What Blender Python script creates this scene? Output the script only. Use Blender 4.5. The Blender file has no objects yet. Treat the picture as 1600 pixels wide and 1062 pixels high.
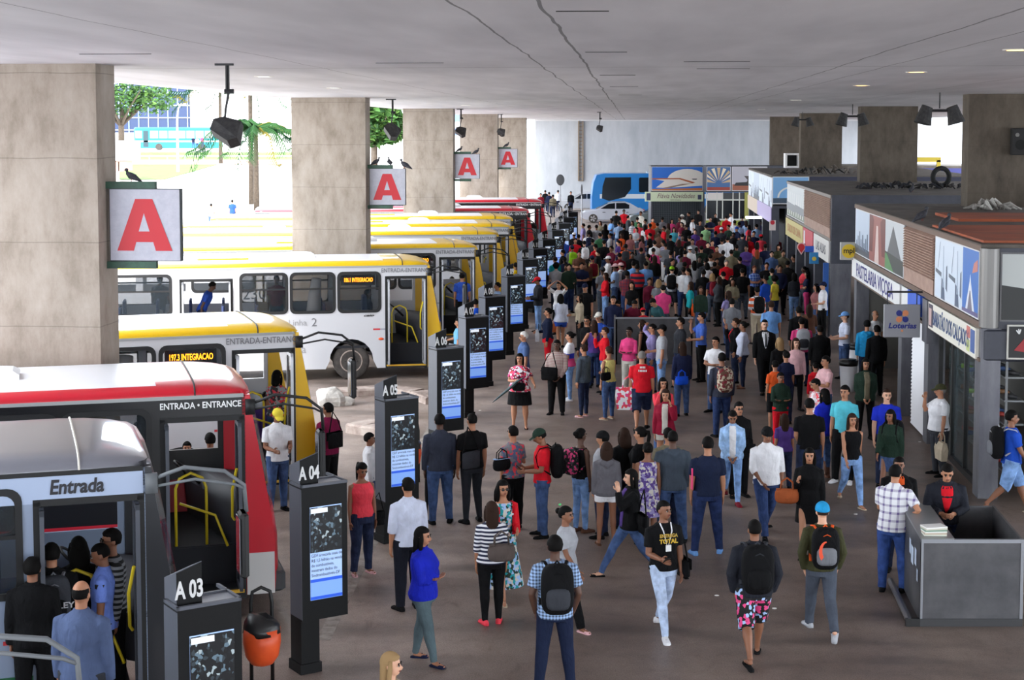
import bpy, bmesh, math, random
from math import sin, cos, tan, pi, radians, atan2, sqrt
from mathutils import Vector, Matrix, noise
random.seed(7)
R = radians
SC = bpy.context.scene
COL = SC.collection
# ------------------------------------------------------------------ camera
F_PX, CX, CY, HC, TH = 2500.0, 800.0, 389.0, 6.36, math.atan(184.0/2500.0)
K = F_PX/1900.0                                   # depths below are noted in units of 1/K metre
cd = bpy.data.cameras.new('camera'); cam = bpy.data.objects.new('camera', cd); COL.objects.link(cam)
cam.location = (0, 0, HC); cam.rotation_euler = (pi/2-TH, 0, 0)
cd.sensor_width = 36.0; cd.lens = F_PX/1600*36; cd.shift_y = -142/1600.0
cd.clip_end = 2000; cd.clip_start = .1
SC.camera = cam
# ------------------------------------------------------------------ light
w = bpy.data.worlds.new('world'); SC.world = w; w.use_nodes = True
bg = w.node_tree.nodes['Background']; bg.inputs[0].default_value = (.86, .93, 1, 1); bg.inputs[1].default_value = 3.4
sd = bpy.data.lights.new('sun', 'SUN'); sun = bpy.data.objects.new('sun', sd); COL.objects.link(sun)
sd.energy = 3.0; sd.angle = R(12); sd.color = (1, .96, .9); sun.rotation_euler = (R(38), R(-16), 0)
SC.view_settings.view_transform = 'Standard'; SC.view_settings.look = 'None'
SC.view_settings.exposure = 1.1; SC.view_settings.gamma = 1
# ------------------------------------------------------------------ frames
AL = math.atan(189.0/F_PX)                      # the hall runs 5.7 degrees right of the view
def hall(r, s, z=0):
    s = (s-.0416*r)*K; return Vector((r*cos(AL)+s*sin(AL), -r*sin(AL)+s*cos(AL), z))
def to_hall(x, y): return (x*cos(AL)-y*sin(AL), (x*sin(AL)+y*cos(AL))/K)
def ray(px, py):
    x = (px-CX)/F_PX; y = (CY-py)/F_PX
    return Vector((x, cos(TH)+y*sin(TH), -sin(TH)+y*cos(TH)))
def at_z(px, py, z=0):
    d = ray(px, py); t = (z-HC)/d.z; return Vector((d.x*t, d.y*t, z))
def at_y(px, py, Y):
    Y *= K; d = ray(px, py); t = Y/d.y; return Vector((d.x*t, Y, HC+d.z*t))
# ------------------------------------------------------------------ materials
MATS = {}
def s2l(c):
    return tuple(((v/255.0)/12.92 if v/255.0 <= .04045 else (((v/255.0)+.055)/1.055)**2.4) for v in c)
def new_mat(name):
    m = bpy.data.materials.new(name); m.use_nodes = True
    nt = m.node_tree; return m, nt, nt.nodes['Principled BSDF']
def M(rgb, rough=.6, metal=0, spec=.5, emit=0, name=None, coat=0):
    key = (tuple(rgb), rough, metal, spec, emit, coat)
    if key in MATS: return MATS[key]
    m, nt, b = new_mat(name or 'surface')
    c = s2l(rgb)+(1,)
    b.inputs['Base Color'].default_value = c; b.inputs['Roughness'].default_value = rough
    b.inputs['Metallic'].default_value = metal; b.inputs['Specular IOR Level'].default_value = spec
    b.inputs['Coat Weight'].default_value = coat
    if emit:
        b.inputs['Emission Color'].default_value = c; b.inputs['Emission Strength'].default_value = emit
    MATS[key] = m; return m
def N(nt, t, **kw):
    n = nt.nodes.new(t)
    for k, v in kw.items(): setattr(n, k, v)
    return n
def L(nt, a, b): nt.links.new(a, b)
def ramp(nt, stops, interp='LINEAR'):
    n = N(nt, 'ShaderNodeValToRGB'); cr = n.color_ramp; cr.interpolation = interp
    cr.elements[0].position = stops[0][0]; cr.elements[0].color = s2l(stops[0][1])+(1,)
    cr.elements[1].position = stops[-1][0]; cr.elements[1].color = s2l(stops[-1][1])+(1,)
    for p, c in stops[1:-1]:
        e = cr.elements.new(p); e.color = s2l(c)+(1,)
    return n
def coords(nt, scale=(1, 1, 1), rot=(0, 0, 0)):
    tc = N(nt, 'ShaderNodeTexCoord'); mp = N(nt, 'ShaderNodeMapping')
    mp.inputs['Scale'].default_value = scale; mp.inputs['Rotation'].default_value = rot
    L(nt, tc.outputs['Object'], mp.inputs['Vector']); return mp.outputs['Vector']
def noise_mat(key, c1, c2, scale=3, rough=.8, detail=6, stretch=(1, 1, 1), bump=0, c3=None, metal=0):
    if key in MATS: return MATS[key]
    m, nt, b = new_mat(key)
    v = coords(nt, stretch); n = N(nt, 'ShaderNodeTexNoise')
    n.inputs['Scale'].default_value = scale; n.inputs['Detail'].default_value = detail; n.inputs['Roughness'].default_value = .62
    L(nt, v, n.inputs['Vector'])
    st = [(.3, c1), (.7, c2)] if not c3 else [(.3, c1), (.5, c2), (.72, c3)]
    r = ramp(nt, st); L(nt, n.outputs['Fac'], r.inputs[0]); L(nt, r.outputs[0], b.inputs['Base Color'])
    b.inputs['Roughness'].default_value = rough; b.inputs['Metallic'].default_value = metal
    if bump:
        bp = N(nt, 'ShaderNodeBump'); bp.inputs['Strength'].default_value = bump; bp.inputs['Distance'].default_value = .02
        L(nt, n.outputs['Fac'], bp.inputs['Height']); L(nt, bp.outputs[0], b.inputs['Normal'])
    MATS[key] = m; return m
def glass_mat(key='window glass', tint=(60, 70, 75), alpha=.35, rough=.05):
    if key in MATS: return MATS[key]
    m, nt, b = new_mat(key)
    b.inputs['Base Color'].default_value = s2l(tint)+(1,); b.inputs['Roughness'].default_value = rough
    b.inputs['Alpha'].default_value = alpha; MATS[key] = m; return m
# ------------------------------------------------------------------ mesh builder
class MB:
    def __init__(self): self.v = []; self.f = []; self.m = []; self.mi = 0; self.T = None
    def _add(self, vs, fs):
        o = len(self.v)
        if self.T is not None: vs = [self.T @ Vector(p) for p in vs]
        self.v += [tuple(p) for p in vs]
        for f in fs: self.f.append(tuple(i+o for i in f)); self.m.append(self.mi)
        return self
    def box(self, a, b):
        x0, y0, z0 = a; x1, y1, z1 = b
        vs = [(x0, y0, z0), (x1, y0, z0), (x1, y1, z0), (x0, y1, z0), (x0, y0, z1), (x1, y0, z1), (x1, y1, z1), (x0, y1, z1)]
        return self._add(vs, [(0, 3, 2, 1), (4, 5, 6, 7), (0, 1, 5, 4), (1, 2, 6, 5), (2, 3, 7, 6), (3, 0, 4, 7)])
    def rbox(self, a, b, r=.02):            # box with chamfered vertical+horizontal edges
        x0, y0, z0 = a; x1, y1, z1 = b
        r = min(r, (x1-x0)/2.01, (y1-y0)/2.01, (z1-z0)/2.01)
        def ring(ins, z):
            i = ins; q = r
            return [(x0+i+q, y0+i, z), (x1-i-q, y0+i, z), (x1-i, y0+i+q, z), (x1-i, y1-i-q, z), (x1-i-q, y1-i, z), (x0+i+q, y1-i, z), (x0+i, y1-i-q, z), (x0+i, y0+i+q, z)]
        q = r*.6
        return self.loft([ring(q, z0), ring(0, z0+q), ring(0, z1-q), ring(q, z1)])
    def loft(self, rings, cap=True, close=True):
        n = len(rings[0]); vs = [p for rg in rings for p in rg]; fs = []
        for i in range(len(rings)-1):
            for j in range(n if close else n-1):
                k = (j+1) % n
                fs.append((i*n+j, i*n+k, (i+1)*n+k, (i+1)*n+j))
        if cap:
            fs.append(tuple(reversed(range(n)))); o = (len(rings)-1)*n; fs.append(tuple(o+j for j in range(n)))
        return self._add(vs, fs)
    def tube(self, pts, rads, n=8, flat=1.0):
        pts = [Vector(p) for p in pts]
        if not hasattr(rads, '__len__'): rads = [rads]*len(pts)
        rings = []; up = None
        for i, p in enumerate(pts):
            d = (pts[min(i+1, len(pts)-1)]-pts[max(i-1, 0)]).normalized()
            if up is None:
                up = Vector((0, 0, 1)) if abs(d.z) < .9 else Vector((0, 1, 0))
            a = d.cross(up).normalized(); b = a.cross(d).normalized(); up = b
            r = rads[i]
            rings.append([p+a*(r*cos(2*pi*k/n))+b*(r*flat*sin(2*pi*k/n)) for k in range(n)])
        rings = [[q for q in reversed(rg)] for rg in rings]
        return self.loft(rings)
    def cyl(self, p0, p1, r0, r1=None, n=12): return self.tube([p0, p1], [r0, r1 if r1 is not None else r0], n)
    def ell(self, c, r, nu=12, nv=8, fn=None):
        c = Vector(c); rings = []
        for i in range(1, nv):
            t = pi*i/nv; rg = []
            for k in range(nu):
                p = 2*pi*k/nu
                q = Vector((r[0]*sin(t)*cos(p), r[1]*sin(t)*sin(p), -r[2]*cos(t)))
                if fn: q = fn(q)
                rg.append(c+q)
            rings.append(rg)
        vs = [p for rg in rings for p in rg]; bt = Vector((0, 0, -r[2])); tp = Vector((0, 0, r[2]))
        if fn: bt = fn(bt); tp = fn(tp)
        vs += [c+bt, c+tp]; fs = []
        for i in range(len(rings)-1):
            for j in range(nu):
                k = (j+1) % nu; fs.append((i*nu+j, i*nu+k, (i+1)*nu+k, (i+1)*nu+j))
        b, t = len(vs)-2, len(vs)-1; o = (len(rings)-1)*nu
        for j in range(nu):
            k = (j+1) % nu; fs.append((b, k, j)); fs.append((t, o+j, o+k))
        return self._add(vs, fs)
    def prism(self, out, y0, y1, plane='xz'):   # outline counter-clockwise in xz, extruded along y
        n = len(out)
        def P(p, y): return (p[0], y, p[1]) if plane == 'xz' else ((p[0], p[1], y) if plane == 'xy' else (y, p[0], p[1]))
        vs = [P(p, y0) for p in out]+[P(p, y1) for p in out]
        fs = [tuple(range(n)), tuple(reversed(range(n, 2*n)))]
        for i in range(n):
            j = (i+1) % n; fs.append((j, i, i+n, j+n))
        return self._add(vs, fs)
    def ring_xz(self, o, i, y0, y1):            # frame between two outlines with equal counts
        n = len(o); vs = [(p[0], y0, p[1]) for p in o]+[(p[0], y0, p[1]) for p in i]+[(p[0], y1, p[1]) for p in o]+[(p[0], y1, p[1]) for p in i]
        fs = []
        for a in range(n):
            b = (a+1) % n
            fs += [(a, b, n+b, n+a), (2*n+b, 2*n+a, 3*n+a, 3*n+b), (b, a, 2*n+a, 2*n+b), (n+a, n+b, 3*n+b, 3*n+a)]
        return self._add(vs, fs)
    def panel(self, x0, x1, z0, z1, y0, y1, holes):    # wall in the xz plane with rectangular holes
        xs = sorted(set([x0, x1]+[min(max(h[k], x0), x1) for h in holes for k in (0, 1)]))
        zs = sorted(set([z0, z1]+[min(max(h[k], z0), z1) for h in holes for k in (2, 3)]))
        for i in range(len(xs)-1):
            for j in range(len(zs)-1):
                cx, cz = (xs[i]+xs[i+1])/2, (zs[j]+zs[j+1])/2
                if any(h[0] < cx < h[1] and h[2] < cz < h[3] for h in holes): continue
                self.box((xs[i], min(y0, y1), zs[j]), (xs[i+1], max(y0, y1), zs[j+1]))
        return self
    def mesh(self, name, mats=(), smooth=False):
        me = bpy.data.meshes.new(name); me.from_pydata(self.v, [], self.f)
        for m in mats: me.materials.append(m)
        if any(self.m): me.polygons.foreach_set('material_index', self.m)
        if smooth: me.polygons.foreach_set('use_smooth', [True]*len(me.polygons))
        me.update(); return me
    def build(self, name, mats, parent=None, smooth=False, loc=None, rz=None, fix=True):
        if not isinstance(mats, (list, tuple)): mats = [mats]
        me = self.mesh(name, mats, smooth)
        if fix:
            bm = bmesh.new(); bm.from_mesh(me); bmesh.ops.recalc_face_normals(bm, faces=bm.faces); bm.to_mesh(me); bm.free()
        return obj(name, me, parent, loc, rz)
def obj(name, me, parent=None, loc=None, rz=None):
    o = bpy.data.objects.new(name, me); COL.objects.link(o)
    if parent is not None: o.parent = parent
    if loc is not None: o.location = loc
    if rz is not None: o.rotation_euler.z = rz
    return o
def tag(o, label=None, cat=None, group=None, kind=None):
    if label: o['label'] = label
    if cat: o['category'] = cat
    if group: o['group'] = group
    if kind: o['kind'] = kind
    return o
def empty(name, loc=(0, 0, 0), rz=0, label=None, cat=None, group=None, kind=None):
    o = bpy.data.objects.new(name, None); COL.objects.link(o); o.empty_display_size = .1
    o.location = loc; o.rotation_euler.z = rz; return tag(o, label, cat, group, kind)
def copy_tree(o, parent=None):
    c = o.copy(); COL.objects.link(c); c.parent = parent
    for ch in list(o.children): copy_tree(ch, c)
    return c
# temp scene for evaluating text and remesh without touching the real one
TS = bpy.data.scenes.new('workbench')
def evaluate(o):
    TS.collection.objects.link(o); vl = TS.view_layers[0]; vl.update(); dg = vl.depsgraph
    me = bpy.data.meshes.new_from_object(o.evaluated_get(dg)); TS.collection.objects.unlink(o); return me
TEXTS = {}
def text_mesh(s, size, bold=0.0, wide=1.0, depth=.004, spacing=1.0, shear=0, align='CENTER'):
    key = (s, size, bold, wide, depth, spacing, shear, align)
    if key in TEXTS: return TEXTS[key]
    c = bpy.data.curves.new('lettering', 'FONT'); c.body = s; c.size = size; c.extrude = depth/2; c.offset = bold*size
    c.align_x = align; c.align_y = 'CENTER'; c.space_character = spacing; c.shear = shear; c.resolution_u = 3
    o = bpy.data.objects.new('lettering', c); me = evaluate(o); bpy.data.objects.remove(o); bpy.data.curves.remove(c)
    for v in me.vertices: v.co.x *= wide
    me.name = 'lettering'; TEXTS[key] = me; return me
def put_text(s, size, mat, parent, M4, name='lettering', **kw):   # M4: local frame x=reading, y=up, z=out
    me = text_mesh(s, size, **kw).copy(); me.materials.clear(); me.materials.append(mat)
    o = bpy.data.objects.new(name, me); COL.objects.link(o); o.parent = parent; o.matrix_local = M4; return o
def frame(org, right, up):
    r = Vector(right).normalized(); u = Vector(up).normalized(); n = r.cross(u)
    return Matrix(((r.x, u.x, n.x, org[0]), (r.y, u.y, n.y, org[1]), (r.z, u.z, n.z, org[2]), (0, 0, 0, 1)))
def rrect(x0, x1, z0, z1, r, n=4):
    o = []
    for cx, cz, a in ((x1-r, z0+r, -90), (x1-r, z1-r, 0), (x0+r, z1-r, 90), (x0+r, z0+r, 180)):
        for k in range(n+1):
            t = R(a+90*k/n); o.append((cx+r*cos(t), cz+r*sin(t)))
    return o
# ================================================================== setting
def concrete(key, c1, c2, c3, board=3.2):
    m, nt, b = new_mat(key)
    v = coords(nt, (1, 1, .45)); n = N(nt, 'ShaderNodeTexNoise'); n.inputs['Scale'].default_value = 2.2; n.inputs['Detail'].default_value = 9; n.inputs['Roughness'].default_value = .68
    L(nt, v, n.inputs['Vector']); r = ramp(nt, [(.28, c1), (.5, c2), (.75, c3)]); L(nt, n.outputs['Fac'], r.inputs[0])
    tc = N(nt, 'ShaderNodeTexCoord'); sx = N(nt, 'ShaderNodeSeparateXYZ'); L(nt, tc.outputs['Object'], sx.inputs[0])
    n2 = N(nt, 'ShaderNodeTexNoise'); n2.inputs['Scale'].default_value = 1.5; L(nt, v, n2.inputs['Vector'])
    ad = N(nt, 'ShaderNodeMath', operation='MULTIPLY_ADD'); L(nt, n2.outputs['Fac'], ad.inputs[0]); ad.inputs[1].default_value = .04; L(nt, sx.outputs[2], ad.inputs[2])
    md = N(nt, 'ShaderNodeMath', operation='PINGPONG'); L(nt, ad.outputs[0], md.inputs[0]); md.inputs[1].default_value = .6
    lt = N(nt, 'ShaderNodeMath', operation='LESS_THAN'); L(nt, md.outputs[0], lt.inputs[0]); lt.inputs[1].default_value = .008
    mul = N(nt, 'ShaderNodeMath', operation='MULTIPLY'); L(nt, lt.outputs[0], mul.inputs[0]); mul.inputs[1].default_value = .35
    mx = N(nt, 'ShaderNodeMixRGB'); L(nt, mul.outputs[0], mx.inputs[0]); L(nt, r.outputs[0], mx.inputs[1]); mx.inputs[2].default_value = s2l((70, 62, 55))+(1,)
    L(nt, mx.outputs[0], b.inputs['Base Color']); b.inputs['Roughness'].default_value = .9
    bp = N(nt, 'ShaderNodeBump'); bp.inputs['Strength'].default_value = .25; bp.inputs['Distance'].default_value = .02; L(nt, n.outputs['Fac'], bp.inputs['Height']); L(nt, bp.outputs[0], b.inputs['Normal'])
    return m
m_pillar = concrete('pillar concrete', (112, 100, 88), (142, 131, 120), (160, 150, 140))
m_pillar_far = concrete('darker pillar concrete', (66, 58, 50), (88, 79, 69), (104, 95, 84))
def ceiling_mat():
    m, nt, b = new_mat('painted slab')
    v = coords(nt, (1, .25, 1)); n = N(nt, 'ShaderNodeTexNoise'); n.inputs['Scale'].default_value = 1.3; n.inputs['Detail'].default_value = 8
    L(nt, v, n.inputs['Vector']); r = ramp(nt, [(.3, (176, 174, 180)), (.7, (198, 196, 201))]); L(nt, n.outputs['Fac'], r.inputs[0])
    tc = N(nt, 'ShaderNodeTexCoord'); sx = N(nt, 'ShaderNodeSeparateXYZ'); L(nt, tc.outputs['Object'], sx.inputs[0])
    n2 = N(nt, 'ShaderNodeTexNoise'); n2.inputs['Scale'].default_value = .5; n2.inputs['Detail'].default_value = 7; L(nt, tc.outputs['Object'], n2.inputs['Vector'])
    wob = N(nt, 'ShaderNodeMath', operation='MULTIPLY_ADD'); L(nt, n2.outputs['Fac'], wob.inputs[0]); wob.inputs[1].default_value = .18; L(nt, sx.outputs[0], wob.inputs[2])
    last = None
    def line(sock, pos, wd):
        s = N(nt, 'ShaderNodeMath', operation='SUBTRACT'); L(nt, sock, s.inputs[0]); s.inputs[1].default_value = pos
        a = N(nt, 'ShaderNodeMath', operation='ABSOLUTE'); L(nt, s.outputs[0], a.inputs[0])
        l = N(nt, 'ShaderNodeMath', operation='LESS_THAN'); L(nt, a.outputs[0], l.inputs[0]); l.inputs[1].default_value = wd; return l.outputs[0]
    def mx2(a, b_):
        q = N(nt, 'ShaderNodeMath', operation='MAXIMUM'); L(nt, a, q.inputs[0]); L(nt, b_, q.inputs[1]); return q.outputs[0]
    for p, wd in ((-1.25, .012), (-.6, .016), (3.1, .012), (3.8, .01), (-4.6, .008), (6.9, .01)):
        l = line(wob.outputs[0], p, wd); last = l if last is None else mx2(last, l)
    wy = N(nt, 'ShaderNodeMath', operation='MULTIPLY_ADD'); L(nt, n2.outputs['Fac'], wy.inputs[0]); wy.inputs[1].default_value = .4; L(nt, sx.outputs[1], wy.inputs[2])
    pp = N(nt, 'ShaderNodeMath', operation='PINGPONG'); L(nt, wy.outputs[0], pp.inputs[0]); pp.inputs[1].default_value = 9.2
    l = N(nt, 'ShaderNodeMath', operation='LESS_THAN'); L(nt, pp.outputs[0], l.inputs[0]); l.inputs[1].default_value = .022; last = mx2(last, l.outputs[0])
    # short expansion slots
    vr = N(nt, 'ShaderNodeTexVoronoi'); vr.inputs['Scale'].default_value = .55; L(nt, tc.outputs['Object'], vr.inputs['Vector'])
    mulm = N(nt, 'ShaderNodeMath', operation='MULTIPLY'); L(nt, last, mulm.inputs[0]); mulm.inputs[1].default_value = .72
    mx = N(nt, 'ShaderNodeMixRGB'); L(nt, mulm.outputs[0], mx.inputs[0]); L(nt, r.outputs[0], mx.inputs[1]); mx.inputs[2].default_value = s2l((48, 46, 46))+(1,)
    L(nt, mx.outputs[0], b.inputs['Base Color']); b.inputs['Roughness'].default_value = .85
    return m
def floor_mat():
    m, nt, b = new_mat('worn asphalt floor')
    v = coords(nt); n = N(nt, 'ShaderNodeTexNoise'); n.inputs['Scale'].default_value = .55; n.inputs['Detail'].default_value = 9; n.inputs['Roughness'].default_value = .7
    L(nt, v, n.inputs['Vector']); r = ramp(nt, [(.25, (146, 128, 118)), (.45, (166, 148, 138)), (.6, (184, 166, 155)), (.8, (210, 186, 168))]); L(nt, n.outputs['Fac'], r.inputs[0])
    v2 = coords(nt, (.35, 1.4, 1)); n2 = N(nt, 'ShaderNodeTexNoise'); n2.inputs['Scale'].default_value = 1.1; n2.inputs['Detail'].default_value = 6; L(nt, v2, n2.inputs['Vector'])
    r2 = ramp(nt, [(.32, (150, 150, 150)), (.5, (235, 235, 235)), (.62, (255, 255, 255))]); L(nt, n2.outputs['Fac'], r2.inputs[0])
    mx = N(nt, 'ShaderNodeMixRGB', blend_type='MULTIPLY'); mx.inputs[0].default_value = .8; L(nt, r.outputs[0], mx.inputs[1]); L(nt, r2.outputs[0], mx.inputs[2])
    n4 = N(nt, 'ShaderNodeTexNoise'); n4.inputs['Scale'].default_value = 2.6; n4.inputs['Detail'].default_value = 10; n4.inputs['Roughness'].default_value = .75; n4.inputs['Distortion'].default_value = .8; L(nt, v, n4.inputs['Vector'])
    r4 = ramp(nt, [(.3, (186, 182, 180)), (.42, (236, 234, 232)), (.6, (255, 255, 255))]); L(nt, n4.outputs['Fac'], r4.inputs[0])
    m4 = N(nt, 'ShaderNodeMixRGB', blend_type='MULTIPLY'); m4.inputs[0].default_value = .9; L(nt, mx.outputs[0], m4.inputs[1]); L(nt, r4.outputs[0], m4.inputs[2]); mx = m4
    n3 = N(nt, 'ShaderNodeTexNoise'); n3.inputs['Scale'].default_value = 60; L(nt, v, n3.inputs['Vector'])
    r3 = ramp(nt, [(.35, (215, 215, 215)), (.65, (255, 255, 255))]); L(nt, n3.outputs['Fac'], r3.inputs[0])
    mx3 = N(nt, 'ShaderNodeMixRGB', blend_type='MULTIPLY'); mx3.inputs[0].default_value = 1; L(nt, mx.outputs[0], mx3.inputs[1]); L(nt, r3.outputs[0], mx3.inputs[2])
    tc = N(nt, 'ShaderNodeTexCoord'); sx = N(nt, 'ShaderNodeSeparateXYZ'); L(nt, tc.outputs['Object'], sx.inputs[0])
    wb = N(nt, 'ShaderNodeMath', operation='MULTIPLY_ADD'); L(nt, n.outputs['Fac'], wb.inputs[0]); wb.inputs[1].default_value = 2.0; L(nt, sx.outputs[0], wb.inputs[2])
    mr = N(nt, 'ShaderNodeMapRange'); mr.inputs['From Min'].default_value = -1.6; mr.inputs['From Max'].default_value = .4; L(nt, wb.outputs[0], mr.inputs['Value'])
    rz = ramp(nt, [(0, (255, 255, 255)), (.5, (228, 226, 224)), (1, (204, 200, 198))]); L(nt, mr.outputs[0], rz.inputs[0])      # paler toward the bays: reflected outside daylight painted into the floor colour
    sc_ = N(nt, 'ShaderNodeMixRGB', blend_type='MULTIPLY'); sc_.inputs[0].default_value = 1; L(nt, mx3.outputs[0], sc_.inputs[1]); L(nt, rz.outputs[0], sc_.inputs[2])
    L(nt, sc_.outputs[0], b.inputs['Base Color'])
    rr = N(nt, 'ShaderNodeMapRange'); rr.inputs['To Min'].default_value = .3; rr.inputs['To Max'].default_value = .6; L(nt, n2.outputs['Fac'], rr.inputs['Value']); L(nt, rr.outputs[0], b.inputs['Roughness'])
    bp = N(nt, 'ShaderNodeBump'); bp.inputs['Strength'].default_value = .2; bp.inputs['Distance'].default_value = .01; L(nt, n3.outputs['Fac'], bp.inputs['Height']); L(nt, bp.outputs[0], b.inputs['Normal'])
    return m
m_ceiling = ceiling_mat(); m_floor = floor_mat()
m_wall = noise_mat('white concrete wall', (170, 174, 180), (192, 195, 200), 1.2, .9, 8, (1, 1, .3))
m_ground = noise_mat('pale plaza paving', (196, 190, 184), (222, 218, 212), .4, .9, 6)
ZC = HC+.95                                      # underside of the slab
def hstruct(name, mb, mat, smooth=False):
    o = mb.build(name, mat, smooth=smooth); o.rotation_euler.z = -AL; o.scale.y = K; return tag(o, kind='structure')
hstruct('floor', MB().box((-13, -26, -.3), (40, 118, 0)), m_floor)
hstruct('ground', MB().box((-60, -26, -.4), (-13, 118, -.02)), m_ground)
hstruct('ceiling', MB().box((-10.05, -13, ZC), (21, 102, ZC+.9)), m_ceiling)
hstruct('wall_far', MB().box((-8.2, 102, 0), (40, 102.5, ZC+6)), m_wall)
hstruct('baseboard_far', MB().box((-8.2, 101.9, 0), (40, 102, .35)), M((150, 146, 140), .9))
# left pillars and right pillars: each its own
LS = [16.5, 33.8, 50.6, 67.4, 85.6]
for i, s in enumerate(LS):
    t = .62; q = s+.316
    hstruct('pillar', MB().box((-7.55-2.12, q, 0), (-7.55, q+t, ZC+.05)), m_pillar)
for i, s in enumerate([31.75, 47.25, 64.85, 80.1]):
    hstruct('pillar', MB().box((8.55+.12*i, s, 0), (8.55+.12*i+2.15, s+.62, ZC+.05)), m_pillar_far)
hstruct('trim_slab_edge', MB().box((-10.35, -13, ZC+.02), (-10.05, 102, ZC+.9)), M((214, 212, 210), .8))
hstruct('trim_slab_band', MB().box((-8.2, 101.6, ZC-.1), (21, 102, ZC)), M((200, 200, 202), .8))
# ladder-like cable tray on the far wall
lt = MB(); z0 = 2.2
lt.box((-4.6, 101.82, z0), (-4.5, 101.98, ZC+2)); lt.box((-4.25, 101.82, z0), (-4.15, 101.98, ZC+2))
for k in range(22): lt.box((-4.5, 101.86, z0+.3*k), (-4.25, 101.94, z0+.3*k+.06))
o = lt.build('wall_ladder', M((138, 122, 106), .8)); o.rotation_euler.z = -AL; o.scale.y = K
tag(o, 'narrow rusty ladder fixed high on the white far wall', 'ladder')
# painted stripe along the totems and lane joint
st = MB(); a = at_z(640, 700); b = at_z(500, 1012)
for (p, q, wd) in ((at_z(505, 1000), at_z(655, 700), .09), (at_z(655, 700), at_z(738, 560), .08), (at_z(738, 560), at_z(830, 420), .07)):
    d = (q-p).normalized(); n_ = Vector((d.y, -d.x, 0))*wd
    st._add([p-n_, p+n_, q+n_, q-n_, p-n_+Vector((0, 0, .004)), p+n_+Vector((0, 0, .004)), q+n_+Vector((0, 0, .004)), q-n_+Vector((0, 0, .004))], [(4, 5, 6, 7), (0, 1, 5, 4), (2, 3, 7, 6), (0, 3, 7, 4), (1, 2, 6, 5)])
tag(st.build('floor_stripe', noise_mat('worn white paint', (112, 102, 96), (168, 160, 152), 6, .8)), kind='structure')
# kerb islands between the bays
m_kerb = noise_mat('broken kerb concrete', (120, 104, 96), (170, 152, 142), 3, .9, bump=.5, c3=(196, 184, 174))
def kerb(pts, wd, h, label):
    mb = MB()
    for k in range(len(pts)-1):
        p, q = at_z(*pts[k]), at_z(*pts[k+1]); d = (q-p).normalized(); n_ = Vector((-d.y, d.x, 0))*wd
        vs = []
        for z, sh in ((-.02, 0), (h*.8, 0), (h, .04)):
            nn = n_.normalized()
            vs.append([p+nn*sh+Vector((0, 0, z)), q+nn*sh+Vector((0, 0, z)), q+n_-nn*sh+Vector((0, 0, z)), p+n_-nn*sh+Vector((0, 0, z))])
        mb.loft(vs)
    tag(mb.build('kerb', m_kerb), label, 'kerb')
kerb([(500, 622), (560, 620), (600, 617), (640, 622), (665, 632)], .55, .17, 'long broken concrete kerb in front of the yellow 106 bus')
kerb([(540, 676), (565, 680), (588, 683)], .8, .2, 'short stub of broken kerb behind totem A 05')
def rock(c, r, label, seed):
    def fn(q):
        return q*(1+.35*noise.noise(q*4/r[0]*.3+Vector((seed, 0, 0))))
    c.z = r[2]*.6; o = MB().ell(c, r, 14, 9, fn).build('concrete_chunk', noise_mat('chunk concrete', (150, 144, 138), (214, 208, 200), 5, .9, bump=.6), smooth=False)
    tag(o, label, 'rubble')
rock(at_z(517, 632), (.36, .3, .26), 'large pale chunk of broken concrete at the kerb end', 3)
rock(at_z(543, 632), (.17, .15, .12), 'small pale lump of concrete beside the larger chunk', 9)
for i, (x, y) in enumerate([(1337, 803), (750, 641), (1210, 950), (1437, 690), (1120, 930)]):
    p = at_z(x, y, .006); o = MB().ell(p, (.035, .028, .008), 7, 4).build('litter', M((226, 224, 220), .8)); tag(o, ['white paper scrap on floor right of the black-blazer person', 'white litter scrap beside totem A 06 foot', 'tiny white scrap on floor between the two backpack walkers', 'pale litter scrap before the white rolling shutter', 'pale crumb on the open floor right of the lanyard person'][i], 'litter', 'scraps of litter')
# slots and lamps in the ceiling
m_slot = M((40, 38, 38), .9)
for i, (px, py, ln) in enumerate([(910, 17, .42), (947, 81, .5), (1120, 96, .9), (1130, 107, .8), (640, 98, .95), (180, 84, .9), (965, 117, .6), (975, 135, .6), (985, 148, .6)]):
    p = at_z(px, py, ZC); mb = MB().box((-ln/2, -.012, -.006), (ln/2, .012, .02)); o = mb.build('trim_%d' % (i+1), m_slot, loc=p, rz=-AL); tag(o, kind='structure')
def downlight(px, py, lit, label):
    p = at_z(px, py, ZC); e = empty('ceiling_light', p, 0, label, 'ceiling light', 'round recessed ceiling lights')
    mb = MB(); n = 20
    o_ = [(.17*cos(2*pi*k/n), .17*sin(2*pi*k/n)) for k in range(n)]; i_ = [(.13*cos(2*pi*k/n), .13*sin(2*pi*k/n)) for k in range(n)]
    vs = [(a, b, -.012) for a, b in o_]+[(a, b, -.012) for a, b in i_]+[(a, b, .0) for a, b in o_]+[(a, b, .02) for a, b in i_]
    fs = [];
    for k in range(n):
        j = (k+1) % n; fs += [(k, j, n+j, n+k), (k, 2*n+k, 2*n+j, j), (n+k, n+j, 3*n+j, 3*n+k)]
    mb._add(vs, fs); mb.build('rim', M((190, 186, 180), .5), e)
    MB().cyl((0, 0, -.008), (0, 0, .02), .128, n=20).build('lens', M((255, 196, 96) if lit else (236, 240, 236), .4, emit=(5 if lit else 1.6)), e)
downlight(1346, 133, True, 'lit amber ceiling light, left one of the amber pair')
downlight(1432, 112, True, 'lit amber ceiling light, middle of the right ceiling')
downlight(1590, 77, True, 'lit amber ceiling light at the right edge of the ceiling')
downlight(412, 119, False, 'pale ceiling light left, above the big hanging floodlight')
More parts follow.
